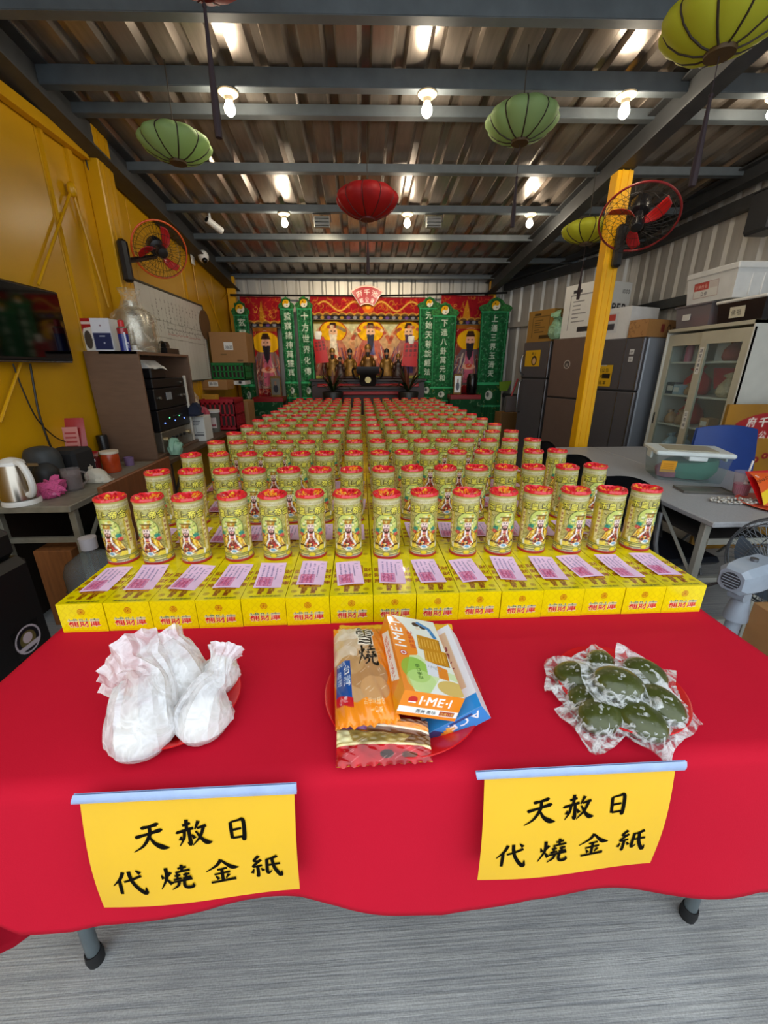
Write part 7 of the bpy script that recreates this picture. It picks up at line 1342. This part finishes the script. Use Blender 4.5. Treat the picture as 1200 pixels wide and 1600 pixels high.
# ================================================================= chairs
def chair(label, x, y, rz, pad, zs=.45, hb=.38, curve=.03, wb=.42):
    t = thing('folding_chair', label, 'chair', (x, y, 0), rz); fr_ = M('chair_tube', '7c7e80', rough=.3, metal=.6)
    mb = MB(); mb.box((0, 0, zs), (.42, .40, .045), .02); mb.build('seat', pad, t)
    o = MB(); o.grid(lambda u, v: ((u - .5) * wb * (1 - .1 * v ** 2), .2 + .05 * v - curve * (1 - (2 * u - 1) ** 2), zs + .16 + hb * .62 * v - .03 * (2 * u - 1) ** 2 * v), 14, 8); o.grid(lambda u, v: ((.5 - u) * wb * (1 - .1 * v ** 2), .228 + .05 * v - curve * (1 - (2 * u - 1) ** 2), zs + .16 + hb * .62 * v - .03 * (2 * u - 1) ** 2 * v), 14, 8); b2 = o.build('backrest', pad, t, 60)
    for s2 in (-1, 1):
        mb = MB(); mb.tube(catmull([(s2 * .2, -.2, 0), (s2 * .2, -.02, zs * .55), (s2 * .2, .2, zs + .06), (s2 * .2, .235, zs + .3)], 4), .011, 8); mb.build('frame_tube', fr_, t); mb = MB(); mb.tube([(s2 * .18, .24, 0), (s2 * .18, -.1, zs - .03)], .011, 8); mb.build('leg', fr_, t)
    mb = MB(); mb.tube([(-.2, -.12, .25), (.2, -.12, .25)], .009, 8); mb.build('stretcher', fr_, t); return t
navy = M('navy_vinyl', '10151f', rough=.35); blue = M('blue_vinyl', '123a86', rough=.5)
chair('black folding chair between the rightmost tube and the grey table', 1.73, 2.06, R_(90) + R_(4), navy, .44, .42)
chair('black folding chair tucked under the grey table, second along', 1.75, 2.66, R_(90), navy, .44, .42); chair('black folding chair tucked under the grey table, farthest', 1.76, 3.22, R_(90), navy, .44, .42)
chair('blue padded chair on the far side of the grey tables', 2.78, 2.56, R_(-12) + R_(180) * 0 - R_(90) * 0 + R_(10), blue, .46, .62, .03, .46) if 0 else chair('blue padded chair behind the clear plastic box', 2.70, 2.66, R_(-10), blue, .46, .66, .03, .46)
# ================================================================= grey standing fan
o = thing('stand_fan', 'old pale grey standing fan at the table corner', 'fan', (1.63, 1.43, 0)); gf = M('pale_grey_enamel', '98a4b2', rough=.35, var=.06, vs=30)
mb = MB(); mb.lathe([(.001, 0), (.17, 0), (.175, .015), (.16, .03), (.04, .05), (.03, .06)], 32); mb.build('base', gf, o); mb = MB(); mb.lathe([(.035, .04), (.035, .3), (.028, .3), (.028, .42)], 20); mb.build('pole', gf, o)
mb = MB(); mb.lathe([(.045, .39), (.045, .41), (.03, .5), (.028, .54), (.001, .54)], 20); mb.build('neck', gf, o)
hz = .605; mb = MB(); ax = Vector((.95, .30, .03)).normalized(); mt = Matrix.Translation((0, 0, hz)) @ ax.to_track_quat('Y', 'Z').to_matrix().to_4x4(); mb.m = mt
mb.ring([[(sx * a * .06, y, sz * a * .06) for sx, sz in ((-.6, -1), (.6, -1), (1, -.6), (1, .6), (.6, 1), (-.6, 1), (-1, .6), (-1, -.6))] for a, y in ((.75, -.12), (.98, -.1), (1.1, -.02), (1.05, .1), (.7, .13))]); hd = mb.build('motor_housing', gf, o, 30)
mb = MB(); mb.m = mt; mb.ring([[(.036 * math.cos(6.283 * k / 16), y, .036 * math.sin(6.283 * k / 16)) for k in range(16)] for y in (-.1205, -.1225)]); mb.build('vent', M('dark_vent', '3a3e44', rough=.7), hd)
for k in range(5): mb = MB(); mb.m = mt; mb.box((0, -.1235, -.024 + k * .012), (.062, .002, .003)); mb.build('vent_slat', gf, hd)
mb = MB(); mb.m = mt; mb.lathe([(.001, .078), (.014, .078), (.014, .062), (.03, .064)], 12, (0, -.0, 0)); mb.build('knob', M('chrome_strip', '88888c'), hd)
mb = MB(); mb.m = mt; mb.cyl((-.03, -.03, -.085), (.03, -.03, -.085), .028, n=14); mb.build('tilt_joint', gf, o)
mb = MB(); mb.m = mt; c_ = .21
for rr, y in ((c_, .22), (c_ * .97, .19), (c_ * .9, .25), (c_ * .6, .285), (c_ * .9, .165), (c_ * .5, .145)): mb.tube([(rr * math.cos(6.283 * k / 40), y, rr * math.sin(6.283 * k / 40)) for k in range(40)], .0025 if rr < c_ else .005, 5, closed=True)
for k in range(48): a = 6.283 * k / 48; mb.tube([(.05 * math.cos(a), .14, .05 * math.sin(a)), (c_ * .9 * math.cos(a), .165, c_ * .9 * math.sin(a)), (c_ * math.cos(a), .22, c_ * math.sin(a)), (c_ * .9 * math.cos(a), .25, c_ * .9 * math.sin(a)), (.05 * math.cos(a), .295, .05 * math.sin(a))], .0013, 4)
g_ = mb.build('cage', M('grey_wire', '6a7076', rough=.4, metal=.5), o); g_['kind'] = 'stuff'
for k in range(4):
    a0 = k * math.pi / 2; mb = MB(); mb.m = mt; mb.grid(lambda u, v: ((.03 + .15 * u) * math.cos(a0 + (v - .5) * 1.0), .21 + .04 * (v - .5), (.03 + .15 * u) * math.sin(a0 + (v - .5) * 1.0)), 8, 5); b2 = mb.build('blade', M('blue_grey_blade', '6a7a8c', rough=.3), o, 60)
mb = MB(); mb.m = mt; mb.cyl((0, .12, 0), (0, .24, 0), .03, n=14); mb.build('hub', gf, o)
mb = MB(); mb.tube(catmull([(1.55, 1.46, .56), (1.48, 1.5, .48), (1.44, 1.5, .3), (1.4, 1.5, .1), (1.36, 1.6, .008), (1.3, 1.9, .008)], 5), .005, 6); tag(mb.build('power_cord', M('black_cable', '15120f')), 'black power cord hanging from the grey fan', 'cord')
carton('floor_carton', 'brown carton on the floor at the right edge', (1222, 1300, 985, 1060), Y=1.2, zs=0, dep=.2)
